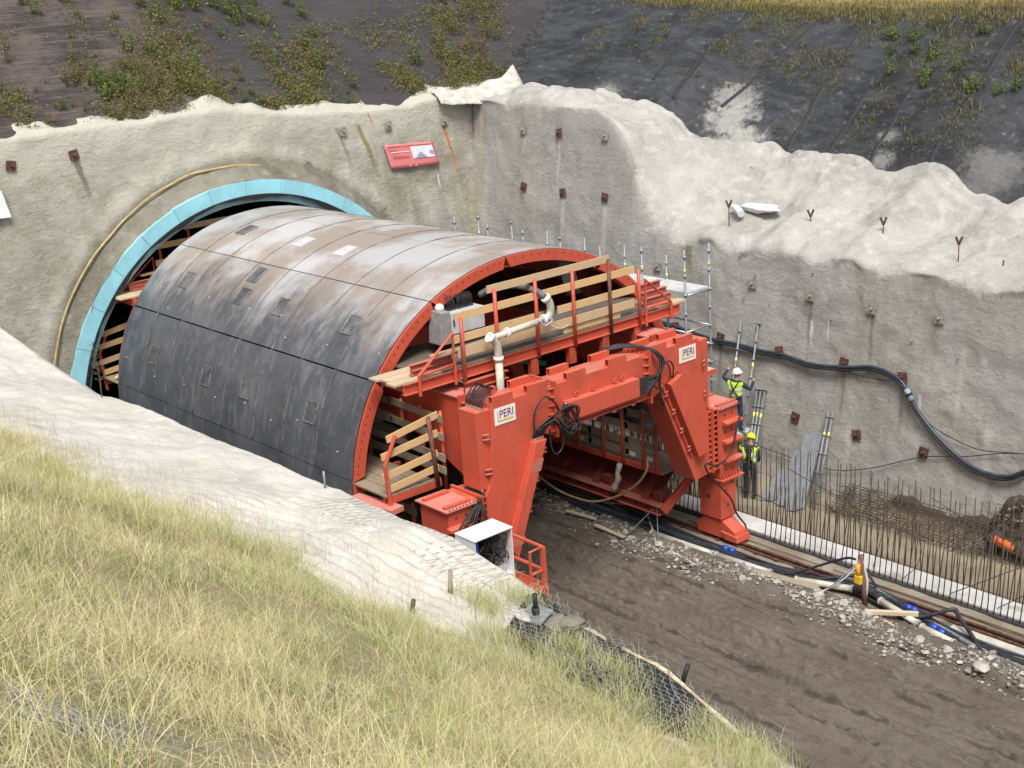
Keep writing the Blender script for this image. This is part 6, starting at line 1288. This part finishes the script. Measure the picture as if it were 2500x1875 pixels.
# ================================================================== FOREGROUND: NETTING, ANCHOR, PEGS
def ztopL(x, y):
    E_ = edgeL(y); xl_, zl_ = toeL(y); D_ = xl_-.7+8.0; u_ = np.clip((x+8.0)/D_, 0, 1); ze_ = zl_+.7*.6*.55; r_ = np.interp(u_, [0,.06,.2,1], [0,.06,.22,1]); return E_+(ze_-E_)*r_
def zground(x, y): return np.maximum(ztopL(x, y), Hs(x, y))
# black dimpled membrane over the edge in front of the road
xs_ = np.linspace(0, 1, 15); ys_ = np.arange(-13.4, -9.3, .1); V = []
for y in ys_:
    e0 = -7.93; w = float(np.interp(y, [-13.4,-12.6,-11.5,-10.2,-9.7,-9.3], [.25,1.1,1.5,1.4,.7,.15]))
    for u_ in xs_:
        x = e0-w*u_; z = float(zground(np.array([x]), np.array([y]))[0]) if np.ndim(zground(np.array([x]), np.array([y]))) else 0
        V.append((x, y, z+.05+.03*math.sin(u_*7+y*2)*.5-.25*max(0, .12-u_)))
s = MT('dimpled_membrane', rough=.5, spec=.4); vv = s.N.new('ShaderNodeTexVoronoi'); vv.inputs['Scale'].default_value = 22; s.L.new(s.pos(), vv.inputs['Vector']); s.col(s.mix(s.ramp(vv.outputs[0], .1, .5), (.035,.038,.045), (.014,.015,.018))); s.bump(vv.outputs[0], .6, .03)
t = thing('edge_membrane', (-8.4, -11.5, 4.9), 'black dimpled membrane draped over the pit edge under hexagonal wire netting', 'membrane')
obj('membrane', MB().add(V, [(i*15+j, i*15+j+1, (i+1)*15+j+1, (i+1)*15+j) for i in range(len(ys_)-1) for j in range(14)], True), s.m, t)
YEDGE = plain('bleached_edge_strip', (.55,.48,.33), .9, 0, .2, 5, .3)
pts = [(-7.92+.02*math.sin(y*3), y, float(edgeL(y))+.03) for y in np.arange(-13.0, -10.9, .2)]; obj('rolled_edge', MB().tube(pts, [.03+.012*math.sin(i*1.3) for i in range(len(pts))], 6), YEDGE, t)
mb = MB()
cw, chh = .145, .105
_gx = np.arange(-11, -7.4, .04); _gy = np.arange(-15, -8, .05); _GX, _GY = np.meshgrid(_gx, _gy); _GZ = zground(_GX, _GY)
def gz(x, y):
    fx_ = min(max((x+11)/.04, 0), len(_gx)-1.001); fy_ = min(max((y+15)/.05, 0), len(_gy)-1.001); i = int(fx_); j = int(fy_); a = fx_-i; b = fy_-j
    return float((_GZ[j, i]*(1-a)+_GZ[j, i+1]*a)*(1-b)+(_GZ[j+1, i]*(1-a)+_GZ[j+1, i+1]*a)*b)+.10
j = 0; y = -13.3
while y < -9.3:
    i = 0; x = -7.95+(cw*.5 if j % 2 else 0)
    w = float(np.interp(y, [-13.4,-12.6,-11.5,-10.2,-9.6,-9.2], [.3,1.1,1.4,1.3,.8,.3]))
    while x > -7.95-w:
        a = (x, y, gz(x, y)+.02*math.sin(x*5+y*3)); b = (x-cw*.5, y+chh*.45, gz(x-cw*.5, y+chh*.45)+.02*math.sin(x*5+y*3)); c = (x+cw*.5, y+chh*.45, gz(x+cw*.5, y+chh*.45)+.02*math.sin(x*5+y*3)); d = (x, y-chh*.55, gz(x, y-chh*.55)+.02*math.sin(x*5+y*3))
        for q in (b, c, d): mb.tube([a, q], .0036, 3, cap=False, smooth=False)
        x -= cw; i += 1
    y += chh; j += 1
NETW = plain('galvanised_netting', (.34,.35,.35), .45, .3, .15, 12); o = obj('wire_netting', mb, NETW, t); o['kind'] = 'stuff'
for pth in ([(-7.9,-9.0),(-8.6,-9.1),(-9.2,-9.5),(-9.7,-10.1)], [(-7.95,-10.4),(-8.5,-10.9),(-9.0,-11.6),(-9.2,-12.4)], [(-7.9,-11.8),(-8.3,-12.3),(-8.5,-13.2)]): obj('selvedge_wire', MB().tube(spline([(x, y, gz(x, y)+.03) for x, y in pth], 5), .006, 4), NETW, t)
t = thing('ground_anchor', (-8.55, -9.95, gz(-8.55, -9.95)), 'black anchor bar on a square steel plate in the foreground netting', 'anchor')
z_ = gz(-8.55, -9.95)-.05; mb = MB(); [lump(mb, (-8.40+q[0], -10.1+q[1], z_-.06), q[2], q[3], .05, q[4], 33+i) for i, q in enumerate(((0,0,.22,.16,.2),(.16,-.2,.16,.2,.9),(-.12,-.18,.15,.12,.4),(.1,.18,.15,.12,1.5)))]; obj('concrete_pad', mb, SHOT_C, t)
obj('plate', MB().obox((-8.55, -9.95, z_+.06), (.17, .05, .03), (-.05, .17, .02), (0, 0, .008)), GALV, t); obj('nut', MB().tube([(-8.55, -9.95, z_+.06), (-8.55, -9.95, z_+.16)], .055, 8), BLACK, t); obj('bar', MB().tube([(-8.55, -9.95, z_+.1), (-8.54, -9.94, z_+.36)], .032, 8), BLACK, t)
for nm, lab, x, y, h, lean_, m_ in (('peg', 'dark slanting peg on the pit edge by the muddy road', -7.85, -11.95, .24, .08, BLACK), ('peg', 'charred peg in the grass at the bottom edge, left of two', -9.25, -14.0, .2, .05, BLACK), ('peg', 'charred peg in the grass at the bottom edge, right of two', -8.6, -14.2, .24, .03, BLACK), ('stump', 'weathered wooden stump at the edge of the bright bank', -9.35, -9.1, .34, .02, WOOD_OLD), ('pin', 'thin steel pin standing on the rim of the bright bank', -8.15, -4.1, .30, .0, GALV_DULL), ('peg', 'short dark peg in the grass below the bright bank', -10.3, -9.5, .2, .04, BLACK)):
    z = float(np.asarray(zground(np.array([x]), np.array([y]))).ravel()[0]); tag(obj(nm, MB().tube([(x, y, z-.1), (x+lean_, y-lean_, z+h)], [.04, .03] if nm != 'pin' else .02, 7), m_), lab, 'peg')
o = obj('stone', lump(MB(), (-7.85, -10.15, 4.72), .16, .30, .14, .3, 55), plain('buff_stone', (.50,.42,.28), .9, 0, .2, 6, .4)); tag(o, 'buff coloured stone poking over the netted pit edge', 'stone')
# exposed reinforcement mesh at the front end of the bright bank
t = thing('exposed_mesh', (-8.6, -6.5, 5.8), 'exposed rusty grey reinforcing mesh at the front of the bright bank', 'steel mesh')
MESHM = plain('limey_mesh', (.50,.47,.41), .9, 0, .25, 10)
for i in range(26): y = -4.9-.16*i; obj('mesh_wire', MB().tube([(-8.1-.14*q, y-.02*q, float(ztopL(np.array([-8.1-.14*q]), np.array([y-.02*q]))[0])+.012) for q in range(9)], .006, 4), MESHM, t)

# ================================================================== VEGETATION
def vcol_mat(name, rough=.8, trans=.25):
    s = MT(name, rough=rough, spec=.25); at = s.N.new('ShaderNodeAttribute'); at.attribute_name = 'tint'; s.col(at.outputs['Color'])
    tr = s.N.new('ShaderNodeBsdfTranslucent'); s.L.new(at.outputs['Color'], tr.inputs[0]); mx_ = s.N.new('ShaderNodeMixShader'); mx_.inputs[0].default_value = trans; out = s.N['Material Output']; s.L.new(s.b.outputs[0], mx_.inputs[1]); s.L.new(tr.outputs[0], mx_.inputs[2]); s.L.new(mx_.outputs[0], out.inputs[0]); return s.m
BLADE = vcol_mat('grass_blades', .7, .4); LEAF = vcol_mat('leaves')
def tint(me, c):
    a = me.color_attributes.new('tint', 'FLOAT_COLOR', 'POINT'); a.data.foreach_set('color', np.concatenate([c, np.ones((len(c), 1))], 1).astype(np.float32).ravel())
def blades(name, px, py, pz, L, wid, az, bend, colr, rng, seg=3):
    n = len(px); d = np.stack([np.cos(az), np.sin(az), 0*az], 1); sd_ = np.stack([-np.sin(az+rng.uniform(-1.2, 1.2, n)), np.cos(az), 0*az], 1); sd_ /= np.linalg.norm(sd_, axis=1, keepdims=True)
    V = np.zeros((n, 2*seg+1, 3)); base = np.stack([px, py, pz], 1)
    for k in range(seg+1):
        t_ = k/seg; c = base+d*(L*bend*t_**1.7)[:, None]; c[:, 2] += L*(t_-.42*np.abs(bend)*t_**2.2)
        w = wid*(1-t_*.75)
        if k < seg: V[:, 2*k] = c-sd_*w[:, None]/2; V[:, 2*k+1] = c+sd_*w[:, None]/2
        else: V[:, 2*seg] = c
    o = np.arange(n)*(2*seg+1); F = []
    for k in range(seg-1): F += [np.stack([o+2*k, o+2*k+1, o+2*k+3], 1), np.stack([o+2*k, o+2*k+3, o+2*k+2], 1)]
    F.append(np.stack([o+2*seg-2, o+2*seg-1, o+2*seg], 1)); F = np.concatenate(F)
    me = npmesh(name, V.reshape(-1, 3), F, True)
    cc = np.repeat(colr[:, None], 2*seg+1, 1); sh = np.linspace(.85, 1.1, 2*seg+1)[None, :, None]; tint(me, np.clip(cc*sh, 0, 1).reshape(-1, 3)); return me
rng = np.random.default_rng(5)
def grass(n_try, xr, yr):
    x = rng.uniform(*xr, n_try); y = rng.uniform(*yr, n_try); xl_, zl_ = toeL(y)
    z = zground(x, y)
    # keep what the bank of the photograph can show
    d = np.hypot(x+19.13, y+22.6); tuft = fbm(x*1.3, y*1.3, oct=4, seed=201); m = (x < xl_+.35*fbm(x*2, y*2, oct=2, seed=5)+.25-.0) & (d > 1.5)
    bare = np.exp(-(((x+17.4)/.42)**2+((y+17.35)/.45)**2)*(1+.8*fbm(x*3, y*3, oct=3, seed=206))); m &= rng.random(n_try) > bare*1.15
    m &= rng.random(n_try) < np.clip(.9+.7*tuft, .3, 1)
    m &= ~((y < -9.3) & (y > -13.9) & (x > -9.25+.18*np.sin(y*3)+.2*rng.normal(size=n_try)*.5))
    # thin out towards the bright bank and on the netted edge
    m &= rng.random(n_try) < np.clip((xl_+.3-x)/.9+.18, .12, 1)
    return x[m], y[m], z[m], tuft[m]
gx, gy, gz_, tf = grass(430000, (-19, -8.6), (-19.5, 3.5)); n = len(gx)
hue = fbm(gx*.8, gy*.8, oct=4, seed=301)+.35*rng.normal(size=n); dry = sstep(-.15, .55, hue+.15)
straw = np.array([.82,.74,.50]); green = np.array([.37,.44,.15]); olive = np.array([.64,.61,.31]); brown = np.array([.38,.28,.18])
c = green[None]*(1-dry[:, None])+olive[None]*dry[:, None]; k = rng.random(n); c = np.where((k < .42)[:, None], straw[None]*(.75+.4*rng.random((n, 1))), c); c = np.where((k > .92)[:, None], brown[None], c)
L = np.clip(rng.gamma(4, .043, n), .05, .5)*(1+.8*tf); az = .7+2.6*fbm(gx*1.4, gy*1.4, oct=3, seed=401)*2+rng.normal(size=n)*1.5; bend = np.clip(rng.normal(.85, .38, n), .05, 1.5)
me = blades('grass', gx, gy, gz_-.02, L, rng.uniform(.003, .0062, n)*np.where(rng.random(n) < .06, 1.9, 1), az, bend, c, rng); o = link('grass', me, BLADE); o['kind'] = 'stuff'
# taller pale stalks with seed heads
sx, sy, sz, tf = grass(7000, (-19, -8.9), (-19, 2.5)); n = len(sx)
c = np.where((rng.random(n) < .7)[:, None], np.array([.72,.62,.40])[None], np.array([.48,.34,.22])[None])*(.8+.4*rng.random((n, 1)))
me = blades('grass_stalks', sx, sy, sz-.02, np.clip(rng.normal(.55, .16, n), .25, 1.0), rng.uniform(.004, .0065, n), rng.uniform(0, 6.28, n), np.clip(rng.normal(.35, .3, n), .02, 1.0), c, rng, 4); o = link('grass_stalks', me, BLADE); o['kind'] = 'stuff'
# fringe of sparse dry stems standing on the bright bank
n = 900; fy = rng.uniform(-11, 2.5, n); fx = toeL(fy)[0]+np.abs(rng.normal(0, .45, n)); fz = zground(fx, fy)
me = blades('dry_stems', fx, fy, fz-.02, np.clip(rng.normal(.34, .12, n), .1, .7), rng.uniform(.003, .005, n), rng.uniform(0, 6.28, n), np.clip(rng.normal(.25, .2, n), .0, .8), np.array([.56,.44,.31])[None]*(.7+.5*rng.random((n, 1))), rng, 3); o = link('dry_stems', me, BLADE); o['kind'] = 'stuff'
# tufts on the netted edge
n = 7500; cxs = rng.choice(12, n); CX = np.array([-8.75,-8.6,-9.0,-8.35,-9.3,-8.9,-9.6,-9.1,-8.4,-8.3,-8.15,-8.6]); CY = np.array([-10.9,-11.6,-12.2,-12.9,-11.2,-13.3,-10.4,-9.5,-9.55,-13.3,-13.6,-13.7]); fx = CX[cxs]+rng.normal(0, .17, n); fy = CY[cxs]+rng.normal(0, .22, n); fz = zground(fx, fy)
c = np.where((rng.random(n) < .5)[:, None], green[None]*1.1, straw[None]); me = blades('edge_tufts', fx, fy, fz, np.clip(rng.normal(.26, .1, n), .06, .55), rng.uniform(.004, .007, n), rng.uniform(0, 6.28, n), np.clip(rng.normal(.5, .25, n), .0, 1), c, rng, 3); o = link('edge_tufts', me, BLADE); o['kind'] = 'stuff'

# weeds on the fabric slopes: a few kinds, every plant its own object
def weed(seed, h, nl, leaf, cols, spread, stems):
    q = np.random.default_rng(seed); V = []; F = []; Cc = []
    for s_ in range(stems):
        a = q.uniform(0, 6.28); r_ = spread*q.uniform(0, .5); b = np.array([math.cos(a)*r_, math.sin(a)*r_, -.05]); lean_ = np.array([math.cos(a), math.sin(a), 0])*q.uniform(.0, .22)*spread+q.normal(0, .04, 3)*[1, 1, 0]; hh = h*q.uniform(.45, 1.0)
        tip = b+lean_+np.array([0, 0, hh]); w = .008; o_ = len(V); sd_ = np.array([-math.sin(a), math.cos(a), 0])*w; cst = np.array(cols[q.integers(len(cols))])
        V += [b-sd_, b+sd_, tip]; F.append((o_, o_+1, o_+2)); Cc += [np.array([.14,.11,.06])]*3
        for l in range(nl):
            t_ = q.uniform(.12, 1)**.8; p = b+(tip-b)*t_+q.normal(0, .015, 3); an = q.uniform(0, 6.28); d = np.array([math.cos(an), math.sin(an), q.uniform(-.2, .9)]); d /= np.linalg.norm(d); e = np.cross(d, q.normal(0, 1, 3)); e /= np.linalg.norm(e); ln = leaf*q.uniform(.6, 1.3)*(1.15-.6*t_); o_ = len(V)
            V += [p, p+d*ln*.5+e*ln*.24, p+d*ln, p+d*ln*.5-e*ln*.24]; F += [(o_, o_+1, o_+2), (o_, o_+2, o_+3)]; cc = cst*q.uniform(.7, 1.3); Cc += [cc]*4
    me = npmesh('weed', V, F, False); tint(me, np.clip(np.array(Cc), 0, 1)); me.materials.append(LEAF); return me
G1 = [(.15,.21,.05),(.11,.165,.04),(.21,.26,.065)]; G2 = [(.22,.20,.075),(.17,.17,.06),(.25,.20,.09)]; G3 = [(.25,.17,.10),(.19,.13,.075),(.29,.21,.14)]; G4 = [(.45,.37,.20),(.35,.27,.13)]
kinds = {'leafy': [weed(i, .95, 26, .11, G1, .55, 9) for i in range(3)], 'olive': [weed(10+i, .85, 24, .085, G2, .55, 9) for i in range(3)], 'dry': [weed(20+i, .9, 22, .06, G3, .5, 9) for i in range(3)], 'small': [weed(30+i, .26, 10, .075, G1+G2, .3, 4) for i in range(3)], 'straw': [weed(40+i, .85, 6, .05, G4, .6, 30) for i in range(2)]}
rr_ = random.Random(99)
KL = {'leafy': 'leafy bright green weed', 'olive': 'olive bushy weed', 'dry': 'brown withered weed', 'small': 'small low green weed', 'straw': 'straw coloured grass tuft'}
def weeds(pts, lab, grp, name='weed'):
    for (kind, x, y, s_) in pts:
        o = bpy.data.objects.new(name, rr_.choice(kinds[kind])); COL.objects.link(o); o.location = (x, y, hs1(x, y)); o.scale = (s_, s_, s_*rr_.uniform(.85, 1.15)); o.rotation_euler = (0, 0, rr_.uniform(0, 6.28)); tag(o, KL[kind]+' '+lab, 'plant', grp+', '+KL[kind].split(' weed')[0])
P1 = []
for i in range(150):   # thick band above the headwall
    k_ = rr_.random()
    if k_ < .40: x = rr_.gauss(-2.3, 1.7); y = 14.0+abs(rr_.gauss(0, 1.0))
    elif k_ < .72: x = rr_.gauss(3.0, 2.3); y = 14.3+rr_.uniform(0, 4.8)
    else: x = rr_.uniform(-8, 8); y = 13.5+rr_.uniform(0, .7)
    P1.append((rr_.choice(['leafy', 'leafy', 'olive', 'olive', 'dry', 'straw']), x, y, rr_.uniform(.45, 1.05) if k_ < .72 else rr_.uniform(.3, .6)))
P1 += [('straw', -2.35, 13.75, 1.1), ('straw', -2.1, 13.7, .95), ('leafy', -3.2, 18.3, .9), ('leafy', -3.15, 17.9, .7), ('leafy', 3.6, 17.9, 1.1), ('leafy', 4.0, 17.6, 1.0), ('leafy', 3.3, 17.4, .9)]
weeds(P1, 'growing on the brown fabric slope above the headwall', 'weeds on the slope above the headwall')
P2 = [(rr_.choice(['olive', 'dry', 'dry', 'straw', 'olive']), 9.6+t_*.95+rr_.gauss(0, .85), 14.0+t_*1.0+rr_.gauss(0, .8), rr_.uniform(.6, 1.2)) for t_ in [rr_.uniform(0, 6.5) for _ in range(70)]]
weeds(P2, 'in the hollow where the two slopes meet', 'weeds in the hollow between the slopes')
P3 = []
for i in range(34): x = 13+abs(rr_.gauss(2.6, 1.6)); y = rr_.uniform(-5, 12); P3.append((rr_.choice(['small', 'small', 'small', 'olive']), min(x, 18), y, rr_.uniform(.5, 1.1)))
for i in range(18): P3.append((rr_.choice(['small', 'leafy']), rr_.uniform(15.2, 17.5), rr_.uniform(-3.5, 2.2), rr_.uniform(.5, .95)))
weeds(P3, 'rooted in the black fabric slope on the right', 'weeds on the black fabric slope')
P4 = [(rr_.choice(['olive', 'straw', 'dry']), rr_.uniform(17.6, 18.9), rr_.uniform(-3, 14), rr_.uniform(.45, .8)) for _ in range(22)]
weeds(P4, 'along the crest of the black fabric slope', 'weeds along the crest')
# dense low growth that nobody could count
n = 26000; u1 = rng.random(n); x = np.where(u1 < .38, rng.normal(2.6, 3.4, n), np.where(u1 < .62, 9.3+rng.uniform(0, 7, n)+rng.normal(0, 1.0, n), rng.uniform(-9, 12, n))); y = np.where(u1 < .38, 13.6+np.abs(rng.normal(0, 3.0, n)), np.where(u1 < .62, 14+(x-9.5)*1.0+rng.normal(0, .9, n), 13.4+np.abs(rng.normal(0, 1.2, n)))); den = fbm(x*.9, y*.9, oct=4, seed=501)
m = (rng.random(n) < sstep(-.3, 1.1, den+.0+.32*(u1 < .62)*(u1 >= .38)+.22*sstep(14.6, 16.5, y)*sstep(-1.5, 1.5, x))) & (y > 13.35); x, y = x[m], y[m]; n = len(x); z = Hs(x[None], y[None])[0]
c = np.array(G1+G2+G3)[rng.integers(0, 9, n)]*rng.uniform(.8, 1.3, (n, 1)); K_ = 9; hgt = np.clip(rng.gamma(2.2, .10, n), .05, .7); P_ = np.repeat(np.stack([x, y, z], 1), K_, 0); N_ = n*K_; P_[:, :2] += rng.normal(0, .05, (N_, 2)); P_[:, 2] += np.repeat(hgt, K_)*rng.random(N_); d_ = rng.normal(0, 1, (N_, 3)); d_[:, 2] = np.abs(d_[:, 2])*.6; d_ /= np.linalg.norm(d_, axis=1, keepdims=True); e_ = np.cross(d_, rng.normal(0, 1, (N_, 3))); e_ /= np.linalg.norm(e_, axis=1, keepdims=True); l_ = rng.uniform(.03, .075, (N_, 1))
V = np.stack([P_, P_+d_*l_*.5+e_*l_*.3, P_+d_*l_, P_+d_*l_*.5-e_*l_*.3], 1).reshape(-1, 3); me = npmesh('slope_growth', V, np.arange(4*N_).reshape(-1, 4), False); tint(me, np.repeat(np.clip(np.repeat(c, K_, 0)*rng.uniform(.75, 1.25, (N_, 1)), 0, 1), 4, 0)); o = link('slope_growth', me, LEAF); o['kind'] = 'stuff'
n = 26000; x = 18.35+np.abs(rng.normal(0, 1.0, n))*rng.choice([-.25, 1, 1, 3], n); y = rng.uniform(-6, 22, n); z = Hs(x[None], y[None])[0]; c = np.array([(.42,.33,.16),(.26,.23,.09),(.18,.19,.06)])[rng.integers(0, 3, n)]*rng.uniform(.8, 1.2, (n, 1))
me = blades('crest_grass', x, y, z-.02, np.clip(rng.normal(.17, .07, n), .04, .4), rng.uniform(.012, .03, n), rng.uniform(0, 6.28, n), np.clip(rng.normal(.5, .25, n), 0, 1), c, rng, 2); o = link('crest_grass', me, BLADE); o['kind'] = 'stuff'
# a few tall weeds on the rim of the bright bank
t = thing('dead_weed', (-8.15, 5.0, 5.3), 'tall thin dead weed standing on the bright bank near the foam ring', 'plant')
for (x, y, h) in ((-8.2, 4.9, 1.25), (-8.25, 4.75, .8)):
    z = float(np.asarray(zground(np.array([x]), np.array([y]))).ravel()[0]); mb = MB().tube([(x, y, z-.05), (x+.03, y, z+h*.5), (x, y+.02, z+h)], .008, 4)
    for q in range(26): a = rr_.uniform(0, 6.28); zz_ = z+h*rr_.uniform(.45, 1); mb.tube([(x, y, zz_), (x+.10*math.cos(a), y+.10*math.sin(a), zz_+.05)], .006, 3)
    obj('stem', mb, plain('dead_stem', (.14,.12,.08), .9) if 'dead_stem' not in bpy.data.materials else bpy.data.materials['dead_stem'], t)
# fine seedlings speckling the black fabric
n = 42000; x = 12.8+rng.random(n)**.7*5.8; y = rng.uniform(-6, 13, n); den = fbm(x*1.1, y*1.1, oct=4, seed=551); m = rng.random(n) < sstep(.1, .7, den+.16*(x-14.5)/3)*.8; x, y = x[m], y[m]; n = len(x); z = Hs(x[None], y[None])[0]; c = np.array(G1+G2+G2+G3)[rng.integers(0, 12, n)]*rng.uniform(.8, 1.3, (n, 1))
me = blades('seedlings', x, y, z-.01, np.clip(rng.gamma(3, .035, n), .03, .35), rng.uniform(.012, .04, n), rng.uniform(0, 6.28, n), np.clip(rng.normal(.6, .3, n), 0, 1.2), c, rng, 2); o = link('seedlings', me, BLADE); o['kind'] = 'stuff'
